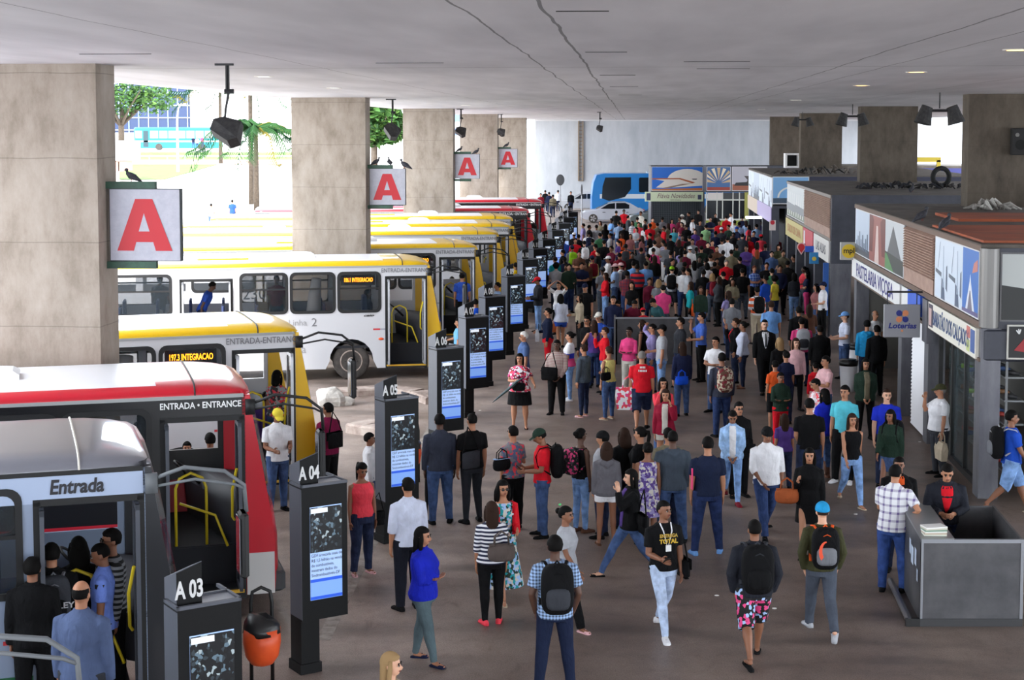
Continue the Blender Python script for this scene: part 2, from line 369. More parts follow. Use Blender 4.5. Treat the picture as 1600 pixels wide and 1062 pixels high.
downlight(522, 137, False, 'pale greenish ceiling light above the second concrete pillar')
downlight(1243, 156, False, 'small white ceiling light right of the far wall centre')
downlight(1190, 171, False, 'smallest white ceiling light close to the far wall')
downlight(728, 164, False, 'small white ceiling light above the third pillar edge')
# ------------------------------------------------------------------ A signs
m_green = noise_mat('dark green steel', (26, 52, 42), (44, 82, 62), 6, .55)
m_signw = noise_mat('speckled white sign face', (158, 158, 170), (172, 172, 182), 9, .5, 4)
m_red = M((176, 8, 28), .5, name='sign red')
SIGNS = []
for i, s in enumerate(LS[:4]):
    z = [5.02, 4.78, 4.88, 4.86][i]; org = hall(-7.55, s+.3, z); W = 1.02
    e = empty('letter_sign', org, -AL, ['largest white sign with red letter A on the nearest pillar', 'white sign with red letter A on the second pillar', 'white sign with red letter A on the third pillar', 'smallest white sign with red letter A on the fourth pillar'][i], 'sign', 'letter A signs on the pillars')
    x0 = .06
    MB().box((x0, -.06, -W/2), (x0+W, .06, W/2)).build('board', m_signw, e)
    rim = MB(); rim.ring_xz([(x0-.012, -W/2-.012), (x0+W+.012, -W/2-.012), (x0+W+.012, W/2+.012), (x0-.012, W/2+.012)], [(x0, -W/2), (x0+W, -W/2), (x0+W, W/2), (x0, W/2)], -.055, .065); rim.build('rim', M((44, 50, 52), .6), e)
    lt = MB(); c = x0+W/2-.01; u = W/1.1
    A = [(-.43, -.40), (-.17, -.40), (-.13, -.265), (.14, -.265), (.18, -.40), (.44, -.40), (.135, .40), (-.135, .40)]
    lt.prism([(c+a*u, b*u) for a, b in A], -.068, -.06)
    H = [(-.085, -.10), (0, .18), (.085, -.10)]
    l = lt.build('letter', m_red, e)
    MB().prism([(c+a*u, b*u) for a, b in H], -.071, -.0685).build('letter_opening', m_signw, e)
    for zz in (W/2+.06, -W/2-.07):
        MB().box((-.06, -.05, zz-.05), (x0+.66, .06, zz+.05)).build('bracket', m_green, e)
    SIGNS.append((org, W))
# ------------------------------------------------------------------ pigeons
m_bird = noise_mat('pigeon feathers', (34, 36, 42), (70, 70, 78), 20, .7)
def pigeon(loc, rz, label, sc=1.0):
    e = empty('pigeon', loc, rz, label, 'pigeon', 'pigeons'); e.scale = (sc,)*3
    b = MB(); b.tube([(-.02, -.075, .19), (0, -.06, .15), (0, -.01, .105), (0, .06, .075), (0, .13, .03), (0, .19, -.01)], [.012, .035, .06, .055, .03, .012], 10)
    b.ell((0, -.075, .205), (.028, .034, .03), 10, 7); b.tube([(0, -.1, .205), (0, -.13, .197)], [.009, .002], 6)
    b.build('body', m_bird, e, True)
    for s in (-1, 1):
        MB().tube([(s*.045, -.02, .12), (s*.052, .05, .085), (s*.03, .14, .03)], [.02, .035, .008], 8, .4).build('wing', M((52, 54, 62), .7), e, True)
        MB().cyl((s*.02, .01, .06), (s*.02, 0, 0), .006, n=5).build('leg', M((120, 60, 56), .6), e)
def on_sign(i, dx): o, W = SIGNS[i]; return hall(*to_hall(o.x, o.y)[:1], 0) if 0 else o+Vector((dx*cos(AL), -dx*sin(AL), W/2+.11))
pigeon(on_sign(0, .36), R(285), 'large pigeon perched on the bracket of the nearest letter sign', .82)
pigeon(on_sign(1, .25), R(90), 'pigeon left on bracket above the second letter sign')
pigeon(on_sign(1, .62), R(200), 'pigeon middle of bracket above the second letter sign')
pigeon(on_sign(1, 1.05)-Vector((0, 0, .1)), R(260), 'pigeon on right top corner of the second letter sign', 1.2)
pigeon(on_sign(2, .25), R(90), 'pigeon on bracket left above the third letter sign')
pigeon(on_sign(2, .95)-Vector((0, 0, .1)), R(80), 'pigeon on the right corner of the third letter sign', 1.1)
pigeon(on_sign(3, .5), R(80), 'pigeon on bracket above the farthest letter sign', 1.2)
# ------------------------------------------------------------------ hanging floodlights
m_blk = M((30, 31, 34), .6); m_rough = noise_mat('rusty black lamp metal', (22, 23, 26), (60, 58, 58), 14, .7)
def flood(px, py, Y, label, sc=1.0, tilt=0.0):
    p = at_y(px, py, Y); e = empty('hanging_floodlight', (p.x, p.y, ZC), 0, label, 'floodlight', 'hanging floodlights'); dz = p.z-ZC
    a = MB(); a.box((-.16*sc, -.03, -.03), (.1*sc, .03, 0)); a.cyl((0, 0, 0), (0, 0, dz*.42), .018, n=6); a.cyl((.03, 0, 0), (.03, 0, dz*.42), .012, n=6)
    a.cyl((-.03, 0, dz*.42), (.1, 0, dz*.42), .035, n=8); a.tube([(.03, 0, dz*.42), (-.02, 0, dz*.7), (-.03, 0, dz+.15*sc)], .018, 6); a.build('hanger', m_blk, e)
    h = MB(); h.T = Matrix.Translation((0, 0, dz)) @ Matrix.Rotation(tilt, 4, 'Y') @ Matrix.Rotation(R(-20), 4, 'X')
    q = .19*sc
    h.loft([[(-q*1.15, -q*.8, -q*.2), (q*.2, -q*.9, -q*1.15), (q*.2, q*.9, -q*1.15), (-q*1.15, q*.8, -q*.2)], [(-q*.9, -q*.9, q*.55), (q*.9, -q*.9, -q*.9), (q*.9, q*.9, -q*.9), (-q*.9, q*.9, q*.55)],
            [(-q*.2, -q*.6, q*.85), (q*1.1, -q*.6, q*.5), (q*1.1, q*.6, q*.5), (-q*.2, q*.6, q*.85)]])
    h.build('housing', m_rough, e)
flood(355, 203, 17.2, 'largest black floodlight hanging at left before the palm', 1.0)
flood(613, 204, 36, 'black floodlight hanging beside the second pillar', 1.15, .4)
flood(720, 205, 52, 'small black floodlight hanging near the third pillar', 1.1)
flood(783, 206, 68, 'smallest black floodlight, half hidden behind fourth pillar', 1.1)
flood(937, 200, 60, 'single dark lamp on a long rod before the far wall', .8)
def twin(px, py, Y, label, sc=1.0):
    p = at_y(px, py, Y); e = empty('twin_spotlight', (p.x, p.y, ZC), 0, label, 'spotlight', 'twin spotlights'); dz = p.z-ZC
    MB().cyl((0, 0, 0), (0, 0, dz+.15), .015, n=6).cyl((-.25*sc, 0, dz+.1), (.25*sc, 0, dz+.1), .035, n=8).build('hanger', m_blk, e)
    for s in (-1, 1):
        MB().tube([(s*.3*sc, 0, dz+.2), (s*.33*sc, 0, dz+.12), (s*.42*sc, -.02, dz-.22)], [.14*sc, .15*sc, .22*sc], 14).build('lamp_housing', m_rough, e)
twin(1468, 179, 30, 'nearest pair of black spotlights hanging right of centre')
twin(1332, 186, 43, 'second pair of black spotlights beside a pillar', .95)
twin(1254, 190, 60, 'farthest dark spotlight pair, before the last pillar', .9)
# loudspeaker on first right pillar
p = hall(8.55+1.22, 32.1, 0); spz = 6.36+(205-221)*31.0/1900
e = empty('wall_speaker', (p.x, p.y, spz), -AL, 'dark loudspeaker box mounted on the right concrete pillar', 'speaker')
MB().rbox((-.2, -.28, -.34), (.2, 0, .34), .03).build('cabinet', M((34, 33, 33), .8), e)
MB().cyl((-.08, -.285, .17), (-.08, -.27, .17), .05, n=14).build('tweeter', M((110, 108, 104), .5), e); MB().cyl((0, -.285, -.08), (0, -.27, -.08), .13, n=18).build('woofer', M((20, 20, 20), .9), e)
# ================================================================== kiosks
m_dgrey = noise_mat('dark slate paint', (52, 54, 64), (68, 70, 80), 2, .55)
m_post = noise_mat('worn grey steel post', (84, 84, 92), (118, 118, 124), 3, .5, 6, (1, 1, .3), metal=.3)
m_frame = M((120, 112, 106), .5, .3)
m_roof = noise_mat('dusty roof sheet', (78, 72, 66), (112, 104, 96), 1.5, .9)
m_roof_or = noise_mat('rusty orange roof sheet', (120, 62, 40), (176, 90, 56), .8, .8, 6, (.3, 1, 1), c3=(104, 74, 60))
m_louv = noise_mat('louvre metal', (150, 118, 104), (176, 146, 130), 4, .6)
m_white = M((232, 232, 232), .5); m_offw = M((224, 220, 208), .6); m_black = M((14, 14, 16), .5); m_steel = M((150, 152, 158), .35, .8)
m_shut = M((226, 226, 230), .55)
gl = glass_mat('shop glass', (70, 84, 88), .35)
RK, ZT, ZM, ZB = 6.0, 4.36, 3.05, 2.42          # fascia plane, roof top, fascia middle, fascia bottom
def fasc(e, a, b): return a                      # readability
# picture motifs, drawn in a unit box (u along, v up); each piece is (colour, polygon)
def motif(kind):
    if kind == 'towers':
        return [((190, 204, 222), [(0, 0), (1, 0), (1, 1), (0, 1)]), ((70, 78, 92), [(0, 0), (1, 0), (1, .16), (0, .2)])]+[((96, 112, 136), [(.08+.11*k, .12), (.14+.11*k, .12), (.14+.11*k, .3+.28*((k*37) % 5)/5), (.08+.11*k, .3+.28*((k*37) % 5)/5)]) for k in range(8)]
    if kind == 'arches':
        return [((150, 84, 76), [(0, 0), (1, 0), (1, 1), (0, 1)]), ((214, 192, 186), [(.35, 0), (.62, 0), (.55, .8), (.45, .8)]), ((108, 46, 40), [(.0, .2), (.2, .2), (.28, .9), (.18, 1), (0, 1)]), ((108, 46, 40), [(1, .2), (.8, .2), (.7, .9), (.85, 1), (1, 1)])]
    if kind == 'gable':
        return [((196, 202, 206), [(0, 0), (1, 0), (1, 1), (0, 1)]), ((92, 94, 98), [(.05, .2), (.95, .2), (.45, .92)]), ((60, 66, 62), [(0, 0), (1, 0), (1, .3), (0, .36)]), ((88, 140, 84), [(0, 0), (.5, 0), (.1, .32), (0, .32)])]
    if kind == 'pale':
        return [((214, 226, 240), [(0, 0), (1, 0), (1, 1), (0, 1)]), ((92, 104, 120), [(.05, .42), (.5, .36), (.5, .44), (.05, .48)]), ((84, 98, 124), [(.5, 0), (.78, 0), (.7, .3), (.52, .36)]), ((176, 190, 208), [(.62, .2), (.7, .2), (.66, .9), (.62, .9)]), ((120, 134, 156), [(.24, .5), (.26, .5), (.4, .95), (.385, .95)]), ((104, 118, 140), [(.84, .2), (.95, .16), (.93, .6), (.86, .56)])]
    if kind == 'spire':
        return [((64, 118, 196), [(0, 0), (1, 0), (1, 1), (0, 1)]), ((228, 232, 240), [(.2, .02), (.8, .02), (.54, .5), (.5, .62), (.46, .5)]), ((120, 116, 132), [(.34, .04), (.66, .04), (.52, .36), (.48, .36)]), ((206, 132, 120), [(.62, .64), (.95, .7), (.95, .88), (.72, .8)]), ((104, 96, 140), [(0, 0), (1, 0), (1, .07), (0, .05)])]
    if kind == 'dome':
        return [((40, 110, 206), [(0, 0), (1, 0), (1, 1), (0, 1)]), ((232, 228, 220), [(.3, .35)]+[(.7+.4*cos(pi-pi*k/14), .42+.5*sin(pi-pi*k/14)) for k in range(12)]+[(1, .7), (1, .2), (.4, .12)]), ((226, 220, 212), [(.0, .5), (.55, .5), (.85, .32), (.3, .1), (.08, .12), (.25, .4)]), ((176, 96, 56), [(.0, .52), (.56, .53), (.86, .34), (.8, .3), (.54, .48), (0, .47)]), ((150, 128, 112), [(.3, .08), (.8, .3), (.6, .28), (.2, .1)]), ((196, 118, 62), [(0, 0), (1, 0), (1, .1), (0, .06)]), ((34, 36, 40), [(.79, .5), (.9, .5), (.88, .46), (.81, .46)])]
    if kind == 'glass':
        r = [((70, 104, 150), [(0, 0), (1, 0), (1, 1), (0, 1)])]
        for k in range(9):
            a = pi*(k+.5)/9; r.append(((226, 214, 190) if k % 2 else (196, 170, 132), [(.5+.12*cos(a), .3+.12*sin(a)), (.5+.75*cos(a-.1), .3+.68*sin(a-.1)), (.5+.75*cos(a+.1), .3+.68*sin(a+.1))]))
        r.append(((150, 60, 48), [(0, 0), (1, 0), (1, .14), (0, .14)])); return [(c, [(min(max(x, 0), 1), min(max(y, 0), 1)) for x, y in p]) for c, p in r]
    if kind == 'crown':
        return [((178, 176, 186), [(0, 0), (1, 0), (1, 1), (0, 1)]), ((74, 66, 66), [(.4, .3), (.6, .3), (.56, .45), (.66, .62), (.34, .62), (.44, .45)]), ((150, 88, 66), [(0, 0), (1, 0), (1, .24), (0, .26)]), ((40, 40, 42), [(.05, .2), (.5, .2), (.45, .36), (.1, .33)])]
    if kind == 'arc':
        return [((120, 168, 214), [(0, 0), (1, 0), (1, 1), (0, 1)]), ((60, 76, 92), [(0, 0), (1, 0), (1, .22), (0, .2)])]+[((228, 228, 224), [(.5+.38*cos(pi*k/10), .22+.42*sin(pi*k/10)), (.5+.38*cos(pi*(k+1)/10), .22+.42*sin(pi*(k+1)/10)), (.5+.33*cos(pi*(k+1)/10), .22+.36*sin(pi*(k+1)/10)), (.5+.33*cos(pi*k/10), .22+.36*sin(pi*k/10))]) for k in range(10)]
    if kind == 'night':
        return [((176, 180, 178), [(0, 0), (1, 0), (1, 1), (0, 1)]), ((22, 24, 24), [(0, 0), (1, 0), (1, .4), (.8, .43), (.6, .4), (.35, .5), (.2, .46), (0, .53)]), ((126, 128, 130), [(.66, .12), (.78, .12), (.77, .8), (.67, .8)]), ((92, 94, 98), [(.64, .78), (.8, .78), (.8, .84), (.64, .84)]), ((44, 44, 92), [(.5, .08), (.74, .08), (.7, .17), (.56, .17)])]
    if kind == 'columns':
        r = [((206, 212, 214), [(0, 0), (1, 0), (1, 1), (0, 1)]), ((120, 132, 112), [(0, 0), (1, 0), (1, .2), (0, .24)])]
        for k in range(4): r.append(((238, 238, 236), [(.08+.24*k, .05), (.14+.24*k, .05), (.2+.24*k, .78), (.17+.24*k, .78)]))
        r.append(((128, 134, 142), [(0, .2), (1, .16), (1, .4), (0, .44)])); return r
    return [((200, 200, 200), [(0, 0), (1, 0), (1, 1), (0, 1)])]
def poster(e, Mx, w_, h_, kinds, name='poster', rim=(214, 214, 216)):   # Mx: x along, y up, z out
    mats = [M(rim, .5)]; mb = MB(); mb.T = Mx
    mb.box((-.0, 0, -.02), (w_, h_, .008)); n = len(kinds); m_ = .03
    for i, k in enumerate(kinds):
        u0 = m_+(w_-2*m_)*i/n; u1 = m_+(w_-2*m_)*(i+1)/n
        for j, (c, poly) in enumerate(motif(k)):
            mt = M(c, .45)
            if mt not in mats: mats.append(mt)
            mb.mi = mats.index(mt)
            pts = [(u0+(u1-u0)*x, m_+(h_-2*m_)*y) for x, y in poly]
            mb.prism(pts, .009+.0012*j, .0105+.0012*j, 'xy')
    return mb.build(name, mats, e)
# K1: the near kiosk --------------------------------------------------------
def kroot(r, s, label, name='kiosk'):
    e = empty(name, hall(r, s, 0), -AL, label, 'kiosk', 'kiosks along the right side'); e.scale.y = K; return e
# local frame of a kiosk: x = r to the right, y = s away from the camera, z up
def left_face(s, z): return Matrix.Translation((0, s, z)) @ Matrix(((0, 0, -1, 0), (-1, 0, 0, 0), (0, 1, 0, 0), (0, 0, 0, 1)))   # x runs toward the camera, y up, z out to the left
def louvre(e, s0, s1, z0, z1):
    mb = MB(); k = 0; z = z0+.3
    mb.box((-.02, s0, z0), (.02, s1, z0+.3)); mb.box((.03, s0, z0), (.05, s1, z1))
    while z < z1-.04:
        mb._add([(-.05, s0, z), (-.05, s1, z), (.03, s1, z+.05), (.03, s0, z+.05), (-.05, s0, z+.012), (-.05, s1, z+.012), (.03, s1, z+.062), (.03, s0, z+.062)], [(0, 1, 2, 3), (7, 6, 5, 4), (0, 4, 5, 1), (0, 3, 7, 4), (1, 5, 6, 2)]); z += .055
    mb.build('louvre', m_louv, e)
def shutter(e, s0, s1, z1, mat=m_shut, x=0.0):
    mb = MB(); z = .05
    while z < z1:
        mb._add([(x-.02, s0, z), (x-.02, s1, z), (x+.01, s1, z+.07), (x+.01, s0, z+.07), (x+.04, s0, z), (x+.04, s1, z), (x+.04, s1, z+.07), (x+.04, s0, z+.07)], [(0, 1, 2, 3), (0, 3, 7, 4), (1, 5, 6, 2), (2, 6, 7, 3), (0, 4, 5, 1)]); z += .075
    return mb.build('roller_shutter', mat, e)
K1 = kroot(RK, 21.5, 'nearest kiosk with orange rusty roof, picture panels and shop signs')
Lk = 12.0
MB().box((-.02, .0, ZT-.02), (9, Lk, ZT+.06)).build('roof', m_roof, K1)
MB().box((.1, .3, ZT+.06), (9, Lk*.33, ZT+.10)).build('roof_sheet', m_roof_or, K1)
MB().box((1.0, Lk*.45, ZT+.06), (9, Lk*.62, ZT+.12)).build('roof_sheet', m_roof_or, K1)
MB().box((0, 0, ZM-.08), (9, Lk, ZM)).build('canopy_floor', m_dgrey, K1)
MB().box((-.03, 0, ZM-.08), (.05, Lk, ZM+.03)).box((-.03, 0, ZT-.06), (.05, Lk, ZT+.04)).box((-.03, 0, ZB-.03), (.05, Lk, ZB+.03)).build('fascia_rail', M((112, 92, 80), .6, .3), K1)
MB().box((.03, .05, ZM), (.06, Lk, ZT-.05)).build('fascia_back', m_dgrey, K1)
poster(K1, left_face(3.25, ZM+.04), 3.1, ZT-ZM-.1, ['pale', 'pale', 'spire'])
louvre(K1, 3.32, 5.95, ZM+.04, ZT-.07)
poster(K1, left_face(Lk-.05, ZM+.04), 5.9, ZT-ZM-.1, ['towers', 'arches', 'gable'])
# end face towards the camera: round corner tube, big picture, dark panel with small picture
MB().tube([(.12, -.02, ZM-.05), (.12, -.02, ZT)], .16, 18).build('corner_tube', M((120, 118, 116), .4, .4), K1)
MB().box((.28, -.04, ZM-.08), (9, .02, ZT)).build('end_panel', m_dgrey, K1)
EF = lambda x, z: Matrix.Translation((x, -.05, z)) @ Matrix(((1, 0, 0, 0), (0, 0, -1, 0), (0, 1, 0, 0), (0, 0, 0, 1)))
poster(K1, EF(.29, ZM+.05), 2.7, ZT-ZM-.12, ['night'], rim=(96, 96, 98))
MB().rbox((.0, -.05, ZB-.02), (9, .1, ZM-.08), .08).build('end_fascia', m_dgrey, K1)
lb = MB(); lb.T = EF(.42, ZB+.03) @ Matrix.Translation((0, 0, .02)); lb.box((0, 0, -.01), (1.3, .6, .01)); lb.mi = 1; lb.box((.03, .03, .01), (1.27, .57, .014)); lb.mi = 2
lb.prism([(.12, .16), (.32, .4), (.62, .46), (.6, .28), (.34, .12)], .014, .02, 'xy'); lb.prism([(.4, .36), (.75, .42), (.85, .55), (.5, .5)], .014, .021, 'xy'); lb.mi = 3
for a in (60, 90, 125): lb.prism([(.2-.01, .44), (.2+.012, .44), (.2+.07*cos(R(a)), .44+.09*sin(R(a))), (.2+.07*cos(R(a+14)), .44+.09*sin(R(a+14)))], .014, .022, 'xy')
lb.mi = 4; n = 16; lb._add([(.72+.2*cos(2*pi*k/n), .25+.2*sin(2*pi*k/n), .023) for k in range(n)]+[(.72+.16*cos(2*pi*k/n), .25+.16*sin(2*pi*k/n), .023) for k in range(n)], [(k, (k+1) % n, n+(k+1) % n, n+k) for k in range(n)])
lb.build('picture_box', [M((190, 188, 180), .5), m_black, M((150, 40, 46), .6), M((226, 226, 226), .6), M((176, 150, 116), .6)], K1)
# shoe shop sign
def lettersign(e, s_near, s_far, z0, z1, txt, size, col, back, **kw):
    Lg = s_far-s_near; Mx = left_face(s_far, z0) @ Matrix.Translation((0, 0, .04))
    mb = MB(); mb.T = Mx; mb.box((0, 0, -.05), (Lg, z1-z0, .02)); b = mb.build('sign_board', back, e)
    put_text(txt, size, col, e, Mx @ Matrix.Translation((Lg/2, (z1-z0)/2-.02, .026)), **kw); return Mx
mx = lettersign(K1, .1, 3.5, ZB+.0, ZM-.1, 'BARATÃO DOS CALÇADOS', .4, M((62, 84, 128), .5), m_offw, wide=.52, bold=.016)
mb = MB(); mb.T = mx; mb.box((.05, .05, .02), (.38, .5, .028)); mb.mi = 1; mb.box((.12, .08, .028), (.3, .42, .033)); mb.mi = 2; mb.box((2.85, .3, .02), (3.05, .5, .028)); mb.mi = 3; mb.box((3.1, .08, .02), (3.35, .48, .028)); mb.mi = 4; mb.box((2.85, .06, .02), (3.03, .26, .028))
mb.build('sign_pictures', [M((70, 60, 76), .5), M((206, 176, 170), .5), M((206, 120, 110), .5), M((72, 100, 160), .5), M((196, 206, 130), .5)], K1)
lettersign(K1, 6.15, Lk+.1, ZB+.03, ZM-.1, 'PASTELARIA VIÇOSA', .5, M((44, 40, 128), .5), m_white, wide=1.0, bold=.006)
# blue+white small boxes between the signs
MB().box((-.05, 4.25, ZB+.1), (.1, 5.4, ZM-.1)).build('sign_board', M((48, 96, 206), .5), K1)
MB().box((-.05, 5.4, ZB+.1), (.1, 6.0, ZM-.1)).build('sign_board', m_white, K1)
MB().box((-.06, 3.6, ZB-.35), (.1, 4.0, ZM-.1)).build('sign_board', m_post, K1)
# posts and shop fronts below
for s in (.15, 3.85, 6.3, Lk-.15): MB().box((.0, s-.17, 0), (.34, s+.17, ZM-.08)).build('post', m_post, K1)
fr = MB()
for s in (.5, 1.5, 2.4, 3.4): fr.box((.14, s-.04, 0), (.22, s+.04, ZB))
fr.box((.14, .3, ZB-.08), (.22, 3.4, ZB)); fr.box((.14, .3, 0), (.22, 3.4, .12)); fr.build('shop_front_frame', m_black, K1)
MB().box((.17, .35, .1), (.19, 2.7, ZB-.05)).build('shop_window', gl, K1)
shutter(K1, 4.1, 5.35, ZB, x=.06)
MB().box((.3, 5.4, 0), (.34, 6.1, ZB)).build('side_panel', m_post, K1)
# inside of the shop: floor racks of shoes, back wall, lamp
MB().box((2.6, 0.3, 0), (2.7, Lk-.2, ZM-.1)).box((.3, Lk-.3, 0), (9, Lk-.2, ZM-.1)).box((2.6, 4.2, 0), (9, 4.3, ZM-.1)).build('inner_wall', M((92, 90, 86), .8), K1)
rk = MB()
for j in range(5): rk.box((.6, .6, .3+.42*j), (.95, 3.9, .33+.42*j))
rk.box((.62, .6, 0), (.66, .64, 2.3)).box((.62, 3.86, 0), (.66, 3.9, 2.3)); rk.build('shoe_rack', M((120, 122, 124), .5, .4), K1)
for k in range(40):
    j, q = k % 5, k//5; c = random.choice([(34, 34, 38), (170, 60, 52), (214, 206, 196), (120, 86, 60), (60, 84, 130), (150, 196, 60), (24, 24, 26)])
    x, y, z = .62+random.random()*.06, .72+q*.4, .33+.42*j; o = MB().tube([(x, y, z+.06), (x+.1, y, z+.055), (x+.22, y, z+.03)], [.045, .045, .03], 8).build('display_shoe', M(c, .6), None, True, loc=hall(RK, 21.5, 0), rz=-AL); o.scale.y = K
    tag(o, 'shoe on display racks behind the near shop window', 'shoe', 'shoes on the racks behind the shop window')
tube = empty('tube_light', hall(RK+1.7, 21.9, 2.36), -AL, 'lit white tube light under the near kiosk ceiling', 'lamp')
MB().box((-.7, -.05, .03), (.7, .05, .08)).build('housing', m_white, tube); MB().cyl((-.68, 0, 0), (.68, 0, 0), .02, n=8).build('tube', M((255, 255, 245), .4, emit=7), tube)
# shoe boxes at right edge, shelf
sh = empty('box_shelf', hall(RK+1.55, 20.55, 0), -AL, 'low shelf of purple shoe boxes at the right edge of photo', 'shelf')
MB().box((0, 0, .12), (1.8, .5, .16)).box((0, 0, .55), (1.8, .5, .58)).box((0, 0, .98), (1.8, .5, 1.01)).box((0, .45, .1), (1.8, .5, 1.4)).box((0, 0, 0), (.04, .5, 1.4)).build('frame', M((170, 168, 172), .5), sh)
for j in range(3):
    for k in range(3):
        b = MB().box((.08+.56*k, .03, .165+.43*j), (.58+.56*k, .4, .44+.43*j)); b.mi = 1; b.box((.16+.56*k, .022, .24+.43*j), (.3+.56*k, .03, .36+.43*j)); b.box((.36+.56*k, .022, .24+.43*j), (.48+.56*k, .03, .36+.43*j))
        o = b.build('shoe_box', [M([(52, 34, 92), (60, 40, 100), (140, 44, 40)][(j+k) % 3 if k == 1 else 0], .6), m_white], None, loc=hall(RK+1.55, 20.55, 0), rz=-AL)
        tag(o, 'shoe box with white marks on the low shelf at right edge', 'box', 'shoe boxes on the low shelf')
# lottery sign
p = at_y(1409, 501, 25.0)
lo = empty('hanging_sign', p, -AL, 'grey hanging square sign reading Loterias with blue orange clover', 'sign')
MB().rbox((-.37, -.05, -.34), (.37, .05, .34), .01).build('board', M((150, 150, 156), .4), lo)
cl = MB()
def petal(x, z, c):
    cl.mi = c; pts = []
    for k in range(14):
        a = 2*pi*k/14; pts.append((x+.062*cos(a), z+.062*sin(a)))
    cl.prism(pts, -.062, -.052)
    sx = -1 if x < 0 else 1; sz = 1 if z > .1 else -1
    cl.prism([(min(x, .012*sx) if sx > 0 else x, z) if 0 else q for q in ([(.01*sx, .1+.01*sz), (.07*sx, .1+.01*sz), (.07*sx, .1+.07*sz), (.01*sx, .1+.07*sz)] if sx*sz > 0 else [(.01*sx, .1+.01*sz), (.01*sx, .1+.07*sz), (.07*sx, .1+.07*sz), (.07*sx, .1+.01*sz)])], -.0615, -.052)
petal(-.065, .165, 0); petal(.065, .165, 1); petal(-.065, .035, 1); petal(.065, .035, 0)
cl.build('clover_emblem', [M((30, 44, 130), .5), M((226, 142, 96), .5)], lo)
put_text('Loterias', .155, M((26, 40, 130), .5), lo, frame((0, -.056, -.1), (1, 0, 0), (0, 0, 1)), bold=.03, wide=1.12, shear=.2)
cl = MB(); cl.T = Matrix.Translation((0, 0, -.33)) @ Matrix.Scale(.3, 4); cl.build if 0 else None
MB().cyl((0, -.06, -.2), (0, -.052, -.2), .025, n=10).build('small_mark', M((226, 142, 96), .5), lo)
MB().cyl((-.3, 0, .34), (-.3, 0, .6), .01, n=6).cyl((.3, 0, .34), (.3, 0, .6), .01, n=6).box((-.3, -.02, .58), (.6, .02, .62)).build('hanger', m_black, lo)
# yellow round sign
p = at_y(1326, 392, 32.8)
ml = empty('round_sign', p, -AL, 'square box sign with yellow disc lettered mpl at the kiosk gap', 'sign')
MB().rbox((-.23, -.06, -.24), (.23, .06, .24), .02).build('box', M((176, 172, 166), .5), ml)
MB().cyl((0, -.07, 0), (0, -.055, 0), .19, n=28).build('disc', M((222, 186, 40), .5), ml)
put_text('mpl', .2, m_black, ml, frame((0, -.075, .01), (1, 0, 0), (0, 0, 1)), bold=.02)
MB().box((.2, -.03, .1), (1.3, .03, .16)).build('bracket', m_black, ml)
# K2 ------------------------------------------------------------------------
K2 = kroot(RK+.08, 38.0, 'second kiosk with slate end wall, louvre panel and pale picture'); L2 = 10.8
MB().box((-.02, 0, ZT-.02), (9, L2, ZT+.05)).build('roof', m_roof, K2)
MB().box((0, 0, ZM-.08), (9, L2, ZM)).build('canopy_floor', m_dgrey, K2)
MB().box((-.03, 0, ZM-.06), (.05, L2, ZM+.02)).box((-.03, 0, ZT-.05), (.05, L2, ZT+.04)).build('fascia_rail', m_frame, K2)
MB().box((.0, -.03, 2.3), (9, .06, ZT-.35)).build('end_wall', m_dgrey, K2)
MB().box((.0, -.08, ZT-.36), (9, .06, ZT+.05)).build('roof_beam', m_dgrey, K2)
MB().box((0, .1, ZM), (.03, L2, ZT-.05)).build('fascia_back', m_dgrey, K2)
louvre(K2, .15, 5.8, ZM+.02, ZT-.06)
poster(K2, left_face(L2-.05, ZM+.04), 4.9, ZT-ZM-.1, ['columns', 'columns'])
for (a, b, c, t, tc) in ((.15, 3.3, (212, 208, 204), 'LAS ALIAS', (90, 92, 100)), (3.5, 5.8, (196, 62, 78), None, None), (5.9, 10.75, (198, 182, 112), 'CALDO DE CANA', (190, 130, 80))):
    mx = left_face(b, 2.3) @ Matrix.Translation((0, 0, .03)); mb = MB(); mb.T = mx; mb.box((0, 0, -.04), (b-a, .68, .02)); mb.build('sign_board', M(c, .5), K2)
    if t: put_text(t, .42, M(tc, .5), K2, mx @ Matrix.Translation(((b-a)/2, .33, .025)), bold=.01, wide=1.1)
    else:
        mb = MB(); mb.T = mx; mb.box((.2, .1, .02), (.5, .58, .03)); mb.build('sign_stripe', m_white, K2)
for s in (.2, 3.4, 5.6, 8, L2-.2): MB().box((0, s-.16, 0), (.32, s+.16, ZM-.1)).build('post', m_dgrey, K2)
MB().box((0, -.02, 0), (.62, .36, 2.6)).build('corner_post', m_post, K2)
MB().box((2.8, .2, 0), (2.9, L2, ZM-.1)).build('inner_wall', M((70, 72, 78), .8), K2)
# food stall between K1 and K2: bright counter, display
st_ = empty('food_counter', hall(RK+.7, 36.2, 0), -AL, 'snack stall counter with glass display behind the snack shop sign', 'counter')
MB().rbox((0, 0, 0), (2.8, .6, .95), .03).build('base', M((96, 98, 104), .4, .3), st_); MB().box((.05, .05, .95), (2.7, .5, 1.35)).build('display_glass', gl, st_); MB().box((0, 0, 1.35), (2.8, .6, 1.39)).build('top', m_steel, st_)
for k, c in enumerate([(206, 150, 60), (180, 60, 40), (230, 220, 200), (150, 110, 60), (90, 150, 60)]):
    o = MB().ell((.4+.45*k, .25, 1.0), (.16, .12, .05), 10, 6).build('snack_tray', M(c, .6), None, True, loc=hall(RK+.7, 36.2, 0), rz=-AL); tag(o, 'heaped snack tray in the glass display of the snack stall', 'tray', 'snack trays in the display')
